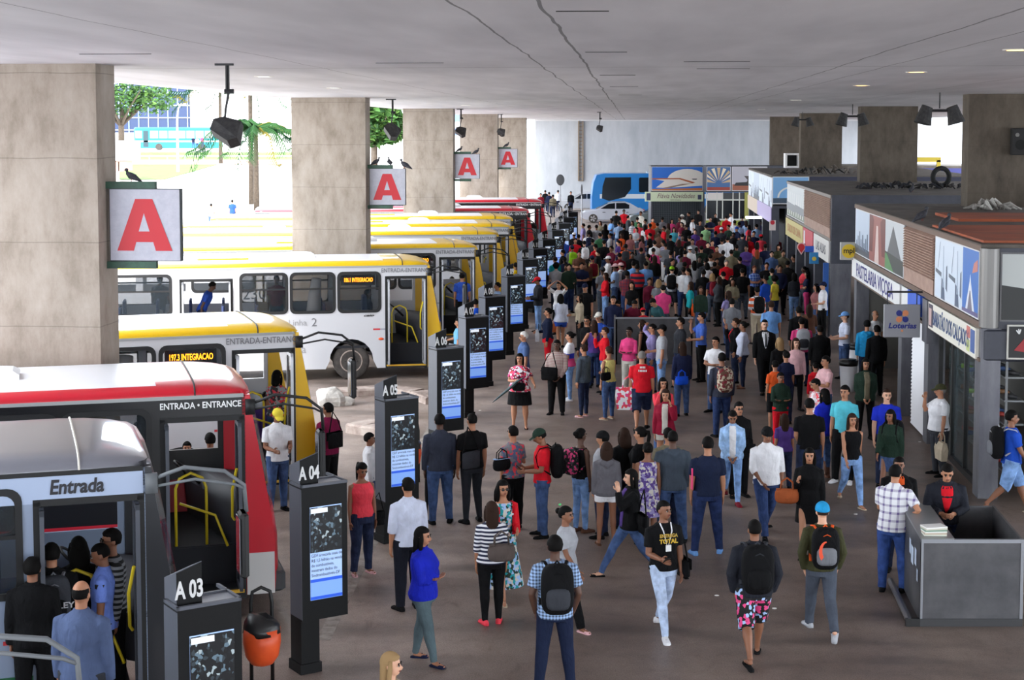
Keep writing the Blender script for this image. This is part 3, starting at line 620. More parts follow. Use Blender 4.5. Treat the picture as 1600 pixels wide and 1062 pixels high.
# stuff visible between: blue banner, small signs
def board(px, py, Y, w_, h_, col, label, txt=None, tcol=None, size=.1, cat='sign', disc=None, post=0.0):
    p = at_y(px, py, Y); e = empty('small_sign', p, -AL, label, cat, None)
    MB().rbox((-w_/2, -.03, -h_/2), (w_/2, .03, h_/2), .01).build('board', M(col, .5), e)
    if txt: put_text(txt, size, M(tcol, .5), e, frame((0, -.034, 0), (1, 0, 0), (0, 0, 1)), bold=.02)
    if disc: MB().cyl((0, -.04, disc[1]), (0, -.03, disc[1]), disc[0], n=18).build('disc', M(disc[2], .5), e)
    if post: MB().cyl((0, 0, -h_/2), (0, 0, -p.z), post, n=8).build('post', m_steel, e)
    return e
board(1272, 403, 39.5, .3, .37, (40, 130, 190), 'light blue square sign with yellow disc below second kiosk', disc=(.07, -.02, (216, 190, 70)))
board(1266, 389, 40.5, .34, .2, (40, 90, 190), 'blue banner sign just above the light blue square sign')
board(1257, 387, 42.5, .3, .3, (88, 50, 130), 'purple sign holding the red pin at second kiosk')
p = at_y(1252, 388, 41.5); e = empty('pin_sign', p, -AL, 'red teardrop map pin sign with pale rim at second kiosk', 'sign')
pin = [(.15*cos(R(a)), .05+.15*sin(R(a))) for a in range(-35, 216, 18)]+[(0, -.22)]
MB().prism(pin, -.02, .02).build('rim', M((222, 190, 186), .5), e); MB().prism([(x*.75, z*.75+.01) for x, z in pin], -.03, .03).build('face', M((204, 44, 52), .5), e)
board(1296, 452, 38.6, .42, 1.7, (50, 100, 180), 'tall blue picture banner beside the slate corner post', cat='banner')
board(1207, 352, 51, .26, .42, (216, 200, 196), 'white and red poster on post before third kiosk', disc=(.09, .12, (196, 44, 60)))
# K3 ------------------------------------------------------------------------
K3 = kroot(RK+.15, 54.6, 'third kiosk with pale blue pictures on its canopy'); L3 = 11.0
MB().box((-.02, 0, ZT-.02), (9, L3, ZT+.05)).build('roof', m_roof, K3)
MB().box((0, 0, ZM-.1), (9, L3, ZM)).build('canopy_floor', m_dgrey, K3)
poster(K3, left_face(L3, ZM-.1), L3, ZT-ZM+.05, ['pale', 'towers', 'pale', 'pale'])
poster(K3, EF(0, ZM+.1) , 1.6, ZT-ZM-.1, ['arc']); MB().box((1.6, -.05, ZM-.1), (9, .05, ZT)).build('end_wall', M((40, 42, 62), .6), K3)
mb = MB(); mb.T = left_face(L3, 2.3) @ Matrix.Translation((0, 0, .02)); mb.box((0, 0, 0), (5, .7, .03)); mb.mi = 1; mb.box((5, 0, 0), (L3, .7, .03)); mb.build('sign_board', [M((206, 186, 168), .5), M((176, 160, 206), .5)], K3)
for s in (.2, 4, 8, L3-.2): MB().box((0, s-.16, 0), (.32, s+.16, ZM-.1)).build('post', m_dgrey, K3)
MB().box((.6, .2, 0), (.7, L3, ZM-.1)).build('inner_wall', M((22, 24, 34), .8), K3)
ln = empty('shop_light', hall(RK-.1, 59, 2.25), -AL, 'long bright white light box under the third kiosk', 'lamp'); MB().box((-.5, -.03, -.06), (.5, .06, .05)).build('lamp_box', M((240, 246, 250), .4, emit=2.5), ln)
# K4: perfume kiosk facing the camera --------------------------------------
A = at_y(1017, 352, 78.0); B = at_y(1098, 352, 78.0); W4 = B.x-A.x; zt = at_y(1050, 259, 78).z
K4 = empty('kiosk', (A.x, A.y, 0), 0, 'small kiosk with white dome picture and closed dark shutter', 'kiosk', 'kiosks along the right side')
MB().box((0, .02, 2.1), (W4, 2, zt)).build('canopy', m_dgrey, K4)
FC = lambda x, z: Matrix.Translation((x, 0, z)) @ Matrix(((1, 0, 0, 0), (0, 0, -1, 0), (0, 1, 0, 0), (0, 0, 0, 1)))
poster(K4, FC(.02, 2.55), W4-.04, zt-2.6, ['dome'])
mb = MB().box((-.4, -.15, 1.88), (W4, 0, 2.48)); mb.build('sign_board', M((206, 218, 186), .5), K4)
put_text('Flávia Novidades', .42, M((120, 90, 96), .5), K4, frame((W4/2-.1, -.16, 2.22), (1, 0, 0), (0, 0, 1)), shear=.35, wide=.85)
put_text('PERFUMARIA', .12, M((120, 110, 100), .5), K4, frame((W4/2-.1, -.16, 1.96), (1, 0, 0), (0, 0, 1)))
MB().box((-.3, -.17, 1.95), (-.05, -.16, 2.4)).box((W4-.35, -.17, 2.0), (W4-.12, -.16, 2.3)).build('sign_pictures', M((60, 66, 96), .5), K4)
MB().box((.1, .1, 0), (W4-.1, .14, 1.9)).build('shutter', M((52, 58, 64), .5, .3), K4)
g = MB()
for k in range(27): g.box((.1+k*.115, .06, 0), (.115+k*.115, .09, 1.9))
for k in range(16): g.box((.1, .07, .12*k), (W4-.1, .085, .012+.12*k))
g.build('shutter_grille', M((84, 92, 100), .5, .3), K4)
MB().box((0, 0, 0), (.1, 2, 2.1)).box((W4-.12, 0, 0), (W4+.1, 2, zt)).build('side_wall', m_dgrey, K4)
# K5: kiosk with glazing and olive panels ----------------------------------
A = at_y(1103, 352, 76.0); B = at_y(1180, 352, 76.0); W5 = B.x-A.x+1.5; zt = at_y(1130, 259, 76).z
K5 = empty('kiosk', (A.x, A.y, 0), 0, 'glazed kiosk with olive green panels and two pictures above', 'kiosk', 'kiosks along the right side')
zq = at_y(1130, 298, 76).z
MB().box((0, .02, zq-.1), (8, 1.9, zt)).build('canopy', m_dgrey, K5)
poster(K5, FC(.02, zq), 1.5, zt-zq-.05, ['glass']); poster(K5, FC(1.6, zq), 2.2, zt-zq-.05, ['crown'])
z1 = at_y(1130, 312, 76).z; z2 = at_y(1130, 343, 76).z; wf = MB()
wf.box((0, .0, z1-.05), (W5, .1, z1+.03)).box((0, 0, z2-.05), (W5, .1, z2+.05))
for x in (0, .65, 1.0, 1.65, 2.05, 2.5, W5-.1): wf.box((x, -.01, z2), (x+.06, .1, zq-.1))
wf.build('window_frame', M((196, 196, 190), .5), K5)
MB().box((0, .04, z2), (W5, .06, z1)).build('window_pane', M((24, 28, 34), .15), K5)
MB().box((0, .02, 0), (W5, .1, z2-.03)).build('olive_panel', M((132, 140, 48), .6), K5)
MB().box((.1, .02, z1+.03), (1.0, .06, zq-.12)).build('header_panel', M((206, 200, 196), .5), K5); MB().box((1.05, .03, z1+.03), (W5, .06, zq-.12)).build('header_panel', M((60, 62, 64), .4), K5)
MB().box((2.4, -.05, z2), (3.1, .0, zq-.1)).build('olive_strip', M((150, 148, 74), .6), K5)
# long low kiosk behind (blue band of roof) --------------------------------
K6 = empty('kiosk', hall(11.4, 81.4, 0), -AL, 'long far kiosk whose blue edged roof shows above others', 'kiosk', 'kiosks along the right side')
MB().box((0, 0, 3.85), (16, 6, 4.1)).build('roof', m_roof, K6); MB().box((0, -.05, 3.2), (16, 0, 3.95)).build('fascia', M((52, 54, 120), .5), K6); MB().box((2, .5, 0), (16, .7, 3.3)).build('wall', m_dgrey, K6)
# roof clutter -----------------------------------------------------------------
def tyre(c, r, label):
    e = MB(); n = 24; rg = []
    for k in range(n+1):
        a = 2*pi*k/n; cx, cz = r*cos(a), r*sin(a); rg.append([(cx+.28*r*cos(b)*cos(a), .34*r*sin(b), cz+.28*r*cos(b)*sin(a)) for b in [2*pi*q/8 for q in range(8)]])
    e.loft(rg, cap=False); o = e.build('tyre', M((22, 22, 22), .85), None, True, loc=c+Vector((0, 0, r*1.28)), rz=.2); tag(o, label, 'tyre')
p = at_z(1470, 294, ZT+.06); tyre(p, .3, 'black tyre lying propped on the second kiosk roof')
def heap(px, py, zz, n, cols, label, wd, sd=5, hh=.2):
    rnd = random.Random(sd); p = at_z(px, py, zz); mb = MB(); mats = [M(c, .8) for c in cols]
    for k in range(n):
        mb.mi = k % len(cols); x = rnd.uniform(-wd, wd); y = rnd.uniform(-.5, .5); z = rnd.uniform(0, hh*(1-abs(x)/wd)); l = rnd.uniform(.15, .5)
        a = rnd.uniform(0, 6); mb.tube([(x, y, z+.03), (x+l*cos(a)*.6, y+l*sin(a)*.6, z+rnd.uniform(.02, .16)), (x+l*cos(a+.5), y+l*sin(a+.5), .03)], [.02, .045, .02], 5)
    o = mb.build('debris', mats, None, loc=p); tag(o, label, 'debris', kind='stuff')
heap(1440, 295, ZT+.06, 50, [(26, 26, 28), (44, 40, 40), (34, 36, 44)], 'tangle of dark scrap on the second kiosk roof', 2.2)
heap(1300, 272, ZT+.06, 55, [(30, 30, 32), (70, 62, 56), (120, 112, 104)], 'tangled scrap and wires on the third kiosk roof', 2.6, 8, .35)
heap(1545, 327, ZT+.07, 34, [(190, 188, 182), (150, 146, 140)], 'crumpled silver foil litter on the nearest kiosk roof', .45, 3, .14)
p = at_z(1284, 258, ZT+.06)
e = empty('roof_extractor', p, 0, 'white flared extractor cowl standing on the third kiosk roof', 'extractor')
mb = MB(); mb.loft([[(x*a, y*a, z) for x, y in ((-1, -1), (1, -1), (1, 1), (-1, 1))] for a, z in ((.28, 0), (.26, .7), (.3, .75), (.5, 1.35), (.52, 1.4))]); mb.build('cowl', M((196, 202, 206), .4, .3), e); MB().box((-.35, -.35, 0), (.35, .35, .08)).build('base', m_post, e)
p = at_z(1450, 268, ZT); e = empty('yellow_frame', p+Vector((0, 4, -.5)), 0, 'yellow steel frame showing above roofs between right pillars', 'frame')
mb = MB(); mb.box((-1.7, 0, .0), (-1.5, .15, 1.0)).box((1.5, 0, 0), (1.7, .15, 1.0)).box((-1.7, 0, .9), (1.7, .15, 1.15)); mb.build('bars', M((206, 180, 40), .5), e)
p = at_z(1237, 262, ZT); e = empty('white_crate', p, 0, 'open white frame box on roof before the farthest right pillar', 'box'); MB().ring_xz([(-.4, 0), (.4, 0), (.4, .8), (-.4, .8)], [(-.3, .1), (.3, .1), (.3, .7), (-.3, .7)], -.3, .3).build('frame', m_white, e); MB().box((-.3, .2, .1), (.3, .22, .7)).build('back', m_black, e)
for i, (px, py, a) in enumerate([(1441, 345, 20), (1478, 357, 40)]):
    q = at_y(px, py, 30); rr, ss = to_hall(q.x, q.y); q = at_z(px, py, ZT+.11); pigeon(q, R(90+a), ['left pigeon standing on edge of the nearest kiosk roof', 'right pigeon standing on edge of the nearest kiosk roof'][i], 1.3)
q = at_z(1425, 300, ZT+.05); pigeon(q, R(150), 'pigeon on the far edge of the second kiosk roof', 1.2)
# ------------------------------------------------------------------ totems
m_tf = M((9, 9, 11), .6, spec=.25); m_ts = M((84, 87, 96), .5, .2); m_num = M((214, 214, 214), .5)
def screen_mats():
    m, nt, b = new_mat('screen picture')
    v = coords(nt, (9, 9, 7)); vo = N(nt, 'ShaderNodeTexVoronoi'); vo.inputs['Scale'].default_value = 4.0; L(nt, v, vo.inputs['Vector'])
    sp = N(nt, 'ShaderNodeSeparateXYZ'); L(nt, vo.outputs['Color'], sp.inputs[0])
    r = ramp(nt, [(.0, (14, 18, 24)), (.55, (26, 32, 38)), (.72, (58, 70, 80)), (.84, (110, 136, 156)), (.94, (186, 204, 214)), (1, (150, 60, 60))], 'CONSTANT'); L(nt, sp.outputs[0], r.inputs[0])
    b.inputs['Base Color'].default_value = (0.01, .01, .01, 1); L(nt, r.outputs[0], b.inputs['Emission Color']); b.inputs['Emission Strength'].default_value = .42; b.inputs['Roughness'].default_value = .2
    return m
m_pic = screen_mats(); m_lb = M((150, 176, 222), .3, emit=.36); m_lb2 = M((112, 150, 214), .3, emit=.36); m_db = M((30, 76, 190), .3, emit=.4); m_txt = M((52, 58, 72), .4, emit=.05); m_hd = M((206, 212, 220), .3, emit=.36)
BETA = math.atan(K*tan(R(26)))
TX = {}
def totem(px, py, num, detail):
    # (px, py): top right corner of cap
    zt = 2.62; c = at_z(px, py, zt); base = Vector((c.x-.23*cos(BETA), c.y-.23*sin(BETA), 0))
    lab = {'03': 'nearest black information totem numbered A 03, with orange bin beside', '04': 'black information totem numbered A 04, its lit news screen fully visible'}.get(num, 'black information totem marked A %s on its grey cap' % num)
    e = empty('information_totem', base, BETA, lab, 'totem', 'numbered totems along the bays')
    col_ = MB(); col_.box((0, 0, .1), (.235, .29, 2.2)); col_.box((-.02, -.02, 0), (.255, .31, .12)); col_.build('column', m_tf, e)
    cp = MB(); cp.mi = 1; cp.loft([[(0, 0, 2.2), (.235, 0, 2.2), (.235, .29, 2.2), (0, .29, 2.2)], [(0, 0, 2.55), (.235, 0, 2.62), (.235, .29, 2.51), (0, .29, 2.44)]]); cp.mi = 0; cp.prism([(.002, 2.1), (.233, 2.1), (.233, 2.612), (.002, 2.542)], -.006, 0); cp.build('cap', [m_tf, m_ts], e)
    f = MB(); f.loft([[(-.03, -.1, .66), (.56, -.1, .66), (.56, .22, .66), (-.03, .22, .66)], [(-.03, -.1, 2.24), (.56, -.1, 2.24), (.56, .22, 2.24), (-.03, .22, 2.24)]]); f.build('display_case', m_tf, e)
    s_ = MB(); s_.box((-.034, -.1, .68), (-.03, .22, 2.22)); s_.build('case_side', m_ts, e)
    MB().ring_xz([(-.035, -.105), (.565, -.105), (.565, .425), (-.035, .425)], [(-.015, -.085), (.545, -.085), (.545, .405), (-.015, .405)], 0, .03) if 0 else None
    t = MB(); 
    for a, b in (((-.035, -.105, 2.24), (.565, -.075, 2.27)), ((-.035, .195, 2.24), (.565, .225, 2.27)), ((-.035, -.105, 2.24), (-.01, .225, 2.27)), ((.54, -.105, 2.24), (.565, .425, 2.27))): t.box(a, b)
    t.build('case_rim', m_ts, e); MB().box((-.01, -.075, 2.24), (.54, .195, 2.25)).build('case_top', M((150, 154, 162), .4), e)
    # screen  x .08-.49, z .88-1.99
    y = -.104; sc = MB(); sc.box((.075, y-.002, .9), (.485, y+.004, 2.0)); so = sc.build('screen', m_lb, e)
    def scr(x0, x1, z0, z1, m, nm, d=0): MB().box((x0, y-.006-d, z0), (x1, y-.002, z1)).build(nm, m, so)
    scr(.075, .485, 1.46, 1.99, m_pic, 'news_picture'); scr(.085, .3, 1.925, 1.98, m_hd, 'header_strip', .002)
    scr(.075, .485, 1.11, 1.145, m_db, 'blue_band', .001); scr(.075, .485, .9, 1.11, m_lb2, 'lower_field'); scr(.075, .485, .905, .94, m_db, 'blue_band', .001)
    put_text('A '+num, .215, m_num, e, frame((.118, -.008, 2.38), (1, 0, 0), (0, 0, 1)), name='number', bold=.03, wide=.62)
    if detail:
        lines = ['GDF arrecada mais de', 'R$ 1,5 bilhão na venda', 'de combustíveis,', 'mostram dados do', 'Sindcombustíveis-DF']
        for k, tx in enumerate(lines): put_text(tx, .052, m_txt, so, frame((.085, y-.012, 1.425-.058*k), (1, 0, 0), (0, 0, 1)), name='news_text', wide=.84, align='LEFT', depth=.001)
    return e
for i, (px, py, num) in enumerate([(314, 876, '03'), (496, 706, '04'), (619.5, 585, '05'), (697, 513, '06'), (740, 469, '07'), (769, 440, '08'), (802, 411, '09'), (825, 387, '10'), (841, 372, '11'), (855, 359, '12'), (869, 346, '13'), (879, 336, '14'), (886, 328, '15'), (893, 320, '16')]):
    totem(px, py, num, i < 7)
# ------------------------------------------------------------------ orange bins on hoops
def orange_bin(px, py, rz, label):
    p = at_z(px, py, 0); e = empty('litter_bin', p, rz, label, 'bin', 'orange litter bins by the totems')
    h = MB(); h.tube([(-.02, 0, 0), (-.02, 0, .95), (0, 0, 1.08), (.1, 0, 1.13), (.2, 0, 1.08), (.22, 0, .95), (.22, 0, 0)], .022, 8); h.build('hoop_stand', m_black, e, True)
    b = MB(); b.tube([(.1, -.2, .28), (.1, -.2, .31), (.1, -.2, .4), (.1, -.2, .55), (.1, -.2, .72)], [.05, .13, .19, .215, .21], 20); b.build('orange_bucket', noise_mat('orange plastic', (214, 74, 30), (232, 92, 40), 5, .45), e, True)
    bg_ = MB(); bg_.tube([(.1, -.2, .66), (.1, -.2, .73), (.1, -.2, .78), (.11, -.2, .84), (.12, -.2, .86)], [.214, .22, .2, .16, .08], 14); o = bg_.build('bin_liner', M((30, 29, 30), .35), e, True)
    for v in o.data.vertices: v.co += Vector((noise.noise(v.co*12), noise.noise(v.co*12+Vector((5, 0, 0))), noise.noise(v.co*9+Vector((0, 7, 0)))))*.045
orange_bin(396, 1068, R(10), 'orange litter bin with black liner beside totem A 03')
orange_bin(636, 752, R(-10), 'orange litter bin half hidden behind totem A 05')
# ------------------------------------------------------------------ counter booth bottom right
m_zinc = noise_mat('scuffed grey sheet metal', (64, 64, 68), (90, 89, 92), 2.5, .45, 8, (1, 1, 1), metal=.35)
p0 = at_z(1437, 978, 0); CB = empty('counter_booth', p0, 0, 'grey sheet metal counter booth in the lower right corner', 'counter')
p1 = at_z(1405, 912, 0); dv = p1-p0; CW = 1.32; HB = 1.12; D = dv.length; sx_ = dv.x
def skew(x, y): return (x+sx_*y/D, y*dv.y/D)
def slab(a, b, z0, z1, th, nm, mat, par=CB):
    (x0, y0), (x1, y1) = a, b; d = Vector((x1-x0, y1-y0)).normalized(); n_ = Vector((-d.y, d.x))*th
    MB().loft([[(x0, y0, z), (x1, y1, z), (x1+n_.x, y1+n_.y, z), (x0+n_.x, y0+n_.y, z)] for z in (z0, z1)]).build(nm, mat, par)
slab((0, 0), (CW, 0), .06, HB, .03, 'front_panel', m_zinc); A_ = skew(0, D); B_ = skew(CW, D)
slab(A_, (0, 0), .06, HB, .03, 'side_panel', m_zinc); slab((CW, 0), B_, .06, HB, .03, 'side_panel', m_zinc); slab(B_, (.42*CW+A_[0], A_[1]), .06, HB, .03, 'back_panel', m_zinc)
slab((0, -.01), (CW, -.01), HB-.03, HB+.015, .05, 'edge_trim', m_steel); slab((0, -.012), (.03, -.012), .0, HB, .04, 'edge_trim', m_steel); slab((CW-.04, -.012), (CW, -.012), .0, HB, .04, 'edge_trim', m_steel); slab((0, -.014), (CW, -.014), .0, .1, .04, 'kick_rail', M((70, 70, 72), .4, .6))
ct = MB(); q = [(0, 0), (.42, 0), (A_[0]+.40, A_[1]), (A_[0], A_[1])]; ct.loft([[(x, y, HB) for x, y in q], [(x, y, HB+.03) for x, y in q]]); ct.build('counter_top', M((126, 128, 128), .35, .2), CB)
sh_ = MB(); q = [(.43, .03), (CW-.02, .03), (B_[0]-.02, B_[1]), (A_[0]+.42, A_[1])]; sh_.loft([[(x, y, .5) for x, y in q], [(x, y, .53) for x, y in q]]); sh_.build('inner_shelf', m_zinc, CB); slab((A_[0]+.41, A_[1]), (.43, .02), .06, HB, .02, 'inner_panel', m_zinc)
MB().tube([skew(-.13, 0)+(.06,), skew(-.13, D*.98)+(.06,)], .045, 10).build('foot_rail', M((120, 120, 124), .35, .7), CB); MB().box((-.18, -.02, 0), (0, .04, .1)).build('rail_bracket', m_black, CB)
# magazines on the counter, notices on its side
for k in range(6):
    o = MB().box((-.12, -.09, 0), (.17, .1, .018)).build('magazine', M([(206, 210, 196), (188, 170, 150), (226, 226, 220), (120, 150, 130), (200, 196, 180), (230, 228, 224)][k], .6), None, loc=p0+Vector((.19, .2, HB+.032+.019*k)), rz=R(-3+k*3)); tag(o, 'magazine in the small pile on the grey counter booth', 'magazine', 'magazines piled on the counter booth')
nt_ = MB(); 
for k, (y, z, hw, hh) in enumerate([(.25, .6, .05, .16), (.42, .8, .08, .22), (.7, .75, .1, .24), (.9, .82, .07, .2)]):
    x = sx_*y/D-.008; nt_._add([(x-.0+sx_/D*-hw, y-hw, z-hh/2), (x+sx_/D*hw, y+hw, z-hh/2), (x+sx_/D*hw, y+hw, z+hh/2), (x-sx_/D*hw, y-hw, z+hh/2)], [(0, 1, 2, 3)])
o = nt_.build('paper_notice', M((190, 204, 224), .5), CB)
# standing board: long grey counter far (mid crowd)
a = at_y(962, 548, 33.0); a.z = 0
e = empty('counter_booth', a, 0, 'grey sheet metal booth standing amid the waiting crowd', 'counter'); 
MB().box((0, 0, 0), (2.1, .04, 1.28)).box((0, 0, 0), (.04, .8, 1.28)).box((2.06, 0, 0), (2.1, .8, 1.28)).build('panel', m_zinc, e); MB().box((-.02, -.02, 1.26), (2.12, .05, 1.30)).build('edge_trim', m_steel, e); MB().box((0, .04, 1.15), (2.1, .5, 1.18)).build('counter_top', m_zinc, e)
# white bins by the kiosks
def wbin(px, py, label):
    p = at_z(px, py, 0); e = empty('waste_bin', p, 0, label, 'bin', 'white round waste bins')
    MB().tube([(0, 0, .0), (0, 0, .04), (0, 0, .72)], [.17, .18, .22], 20).build('barrel', M((220, 220, 224), .5), e, True); l = MB().tube([(0, 0, .64), (0, 0, .76), (0, 0, .79), (0, 0, .74)], [.225, .235, .2, .14], 20).build('bin_liner', M((26, 26, 28), .4), e, True)
wbin(1338, 583, 'white bin left behind, black liner, near the kiosk shutter'); wbin(1325, 611, 'white bin standing lower left in front of the other white bin')
# grey sign posts at far road
for i, (px, py, Y, rx) in enumerate([(875.5, 281, 82, .28), (909, 297, 76, .06)]):
    p = at_y(px, py, Y); e = empty('road_sign', (p.x, p.y, 0), 0, ['oval grey road sign on post, seen from behind', 'road sign on post seen edge on beside the silver car'][i], 'road sign')
    MB().cyl((0, 0, 0), (0, 0, p.z+.3), .035, n=6).build('post', m_steel, e); MB().ell((0, -.05, p.z), (rx, .02, .38), 14, 8).build('plate', M((70, 72, 76), .5), e, True)
# ================================================================== buses
m_rub = M((16, 16, 18), .6); m_tyre = noise_mat('dusty tyre', (50, 46, 44), (78, 72, 68), 6, .9); m_rim = noise_mat('dusty rim', (120, 104, 96), (176, 160, 150), 9, .6)
m_int = M((190, 192, 190), .7); m_intd = M((30, 32, 38), .8); m_pole = M((214, 190, 40), .4); m_led = M((255, 140, 20), .4, emit=5); m_seat = M((52, 64, 104), .7)
bus_glass = glass_mat('bus glass', (40, 48, 54), .32, .04); m_alu = M((196, 198, 204), .35, .5); m_orl = M((220, 80, 30), .4); m_gum = M((100, 104, 108), .6)
SKIRT, GUT, RF, WID = .3, 2.92, 3.25, 2.5
def bus(front, head, label, roof, side, column, band=None, led=None, text='ENTRADA-ENTRANCE', detail=2, length=12.0, crest_white=True, low=None, mirror=True, gut=None, fz=.82, tshift=0, tbold=.012, tshear=0, textcol=(120, 120, 124), tsize=.15, name='city_bus'):
    """front: world point below the right (camera side) front corner, head: heading angle"""
    G = gut or GUT; dz = G-GUT
    e = empty(name, front, head, label, 'bus', 'buses lined up in the bays')
    side_m = M(side, .35, coat=.4); roof_m = M(roof, .3, coat=.5, spec=.5); col_m = M(column, .35, coat=.4); top_m = M((226, 226, 230), .3) if crest_white else roof_m
    band_m = M(band, .3) if band else side_m; low_m = M(low, .4) if low else side_m
    L_ = length; zw0, zw1 = 1.78, G-.18; zd0, zd1 = .36, G-.28
    wins = [(-2.64, -1.62), (-3.84, -2.78), (-5.1, -3.98), (-8.6, -6.86), (-10.0, -8.8), (-11.6, -10.2)]
    doors = [(-1.44, -.42), (-6.6, -5.34)]
    holes = [(a, b, zw0, zw1) for a, b in wins]+[(a, b, SKIRT-.1, zd1) for a, b in doors]
    # upper side (window zone) and lower side with wheel arches
    zs = 1.35
    for yy, hs, nm in ((0, holes, 'side_wall'), (WID-.04, [(a, b, zw0, zw1) for a, b in [(-1.5, -.5)]+wins+[(-6.7, -5.25)]], 'far_side_wall')):
        mb = MB(); mb.panel(-L_, -.38, zs, G, yy, yy+.04, hs); mb.build(nm+'_upper', band_m, e)
        ds = [h for h in hs if h[2] < zs]
        xs = [-L_, -9.6, -8.2]+[-3.05, -1.75, -.38]
        lm_ = low_m if low else side_m
        for x0_, x1_ in ((-9.6, -6.6), (-6.6, -5.34), (-5.34, -3.0), (-L_, -10.9), (-1.68, -.38)):
            if any(h[0] <= x0_+.05 and h[1] >= x1_-.05 for h in ds): continue
            mb = MB(); mb.panel(x0_, x1_, SKIRT, zs, yy, yy+.04, [h for h in ds if h[0] < x1_ and h[1] > x0_ and not h[0] < -5]); mb.build(nm+'_lower', lm_, e)
        mb = MB()
        for wx in (-2.34, -10.25):
            out = [(wx-.66, SKIRT)]+[(wx-.56*cos(pi*k/10), max(SKIRT, .5+.56*sin(pi*k/10))) for k in range(11)]+[(wx+.66, SKIRT), (wx+.66, zs), (wx-.66, zs)]
            mb = MB(); mb.prism(out, yy, yy+.04); mb.build('wheel_arch_panel', lm_, e)
    if low is None and band: pass
    # arches and wheels
    for wx in (-2.34, -10.25):
        for yy in ((0, 1) if detail > 1 else (0,)):
            y0 = .06 if yy == 0 else WID-.36
            a = MB(); a._add([(wx-.56*cos(pi*k/10), y, .5+.56*sin(pi*k/10)) for y in (.03 if yy == 0 else WID-.4, y0+.34) for k in range(11)], [(k, k+1, 12+k, 11+k) for k in range(10)]+[(11+k, 12+k, 16) for k in range(9)]); a.build('wheel_arch', m_rub, e)
            wc = Vector((wx, y0, .48)); wh = MB(); n = 26
            rg = []
            for (y, r) in ((.0, .30), (.0, .42), (.03, .47), (.22, .47), (.25, .42), (.25, .1)): rg.append([(wx+r*cos(2*pi*k/n), y0+y, .48+r*sin(2*pi*k/n)) for k in range(n)])
            wh.loft(rg); wo = wh.build('wheel', m_tyre, e, True)
            rm = MB(); rg = [[(wx+r*cos(2*pi*k/n), y0+y, .48+r*sin(2*pi*k/n)) for k in range(n)] for (y, r) in ((.03, .30), (-.005, .29), (.0, .26), (.06, .2), (.06, .12), (.0, .1), (-.03, .08), (-.03, .01))]; rm.loft(rg)
            ro = rm.build('rim', m_rim, wo, True)
            nb = MB()
            for k in range(8): nb.cyl((wx+.155*cos(k*pi/4), y0+.06, .48+.155*sin(k*pi/4)), (wx+.155*cos(k*pi/4), y0-.01, .48+.155*sin(k*pi/4)), .018, n=6)
            nb.build('wheel_nut', m_rub, wo)
            sl = MB()
            for k in range(8): sl.cyl((wx+.235*cos(k*pi/4+.4), y0+.02, .48+.235*sin(k*pi/4+.4)), (wx+.235*cos(k*pi/4+.4), y0+.005, .48+.235*sin(k*pi/4+.4)), .026, n=8)
            sl.build('rim_slot', m_rub, wo)
    # roof shell
    prof = [(0, 0), (.0, .1), (.05, .2), (.16, .27), (.42, .315), (.8, .33), (1.25, .335), (1.7, .33), (2.08, .315), (2.34, .27), (2.45, .2), (2.5, .1), (2.5, 0)]
    H_ = .17
    def sec(x, k, ins, drop=0): return [(x, ins+y*(WID-2*ins)/WID, G-.0-drop*(.2)+z*k/.335*H_-drop) for y, z in prof]
    rb = MB(); stx = [(-L_, .9, 0, 0), (-L_+.3, 1, 0, 0), (-1.5, 1, 0, 0), (-1.15, 1, 0, 0), (-.85, .93, .01, 0), (-.6, .78, .04, 0), (-.43, .55, .09, .0), (-.33, .3, .16, .0), (-.3, .08, .2, 0)]
    rings = [sec(*s) for s in stx]; n = len(prof); vs = [p for rg in rings for p in rg]; o0 = 0
    rb.v = [tuple(p) for p in vs]
    for i in range(len(rings)-1):
        for j in range(n-1):
            rb.f.append((i*n+j, (i+1)*n+j, (i+1)*n+j+1, i*n+j+1)); rb.m.append(1 if (i <= 1 and 3 <= j <= n-5) else 0)
    rb.f.append(tuple(range(n))); rb.m.append(0); rb.f.append(tuple(reversed([(len(rings)-1)*n+j for j in range(n)]))); rb.m.append(0)
    rb.build('roof', [roof_m, top_m], e, True)
    sm = MB()
    sm.tube([(-1.02, y-.0, G+z/.335*H_+.004) for y, z in prof], .012, 5).build('roof_seam', m_rub if crest_white else M((206, 200, 190), .6), e)
    MB().box((-L_, -.015, G-.03), (-.4, .015, G+.015)).build('gutter', M((150, 152, 152), .5) if crest_white else m_rub, e)
    # roof hatches
    for hx in (-3.6, -7.8):
        h = MB(); h.loft([[(hx-.35*a, 1.25-.3*a, z), (hx+.4*a, 1.25-.3*a, z), (hx+.4*a, 1.25+.3*a, z), (hx-.35*a, 1.25+.3*a, z)] for a, z in ((1, G+H_-.01), (1, G+H_+.06), (.8, G+H_+.11), (.5, G+H_+.13))]); h.build('roof_hatch', M((222, 222, 224), .5), e)
    if roof != (140, 140, 146):
        ve = MB(); ve.rbox((-6.2, .55, G+H_-.02), (-4.9, 1.0, G+H_+.04), .04); ve.build('roof_vent', roof_m, e)
    # front corner columns, raked
    def corner(y0, y1, nm):
        c = MB(); st2 = [(SKIRT, -.02), (.5, .0), (1.0, -.01), (1.5, -.08), (2.2, -.2), (G-.25, -.29), (G, -.32)]
        c.loft([[(-.42, y0, z), (x, y0, z), (x, y1, z), (-.42, y1, z)] for z, x in st2]); c.build(nm, col_m, e, False)
    corner(0, .05, 'front_corner_column'); corner(WID-.05, WID, 'front_corner_column')
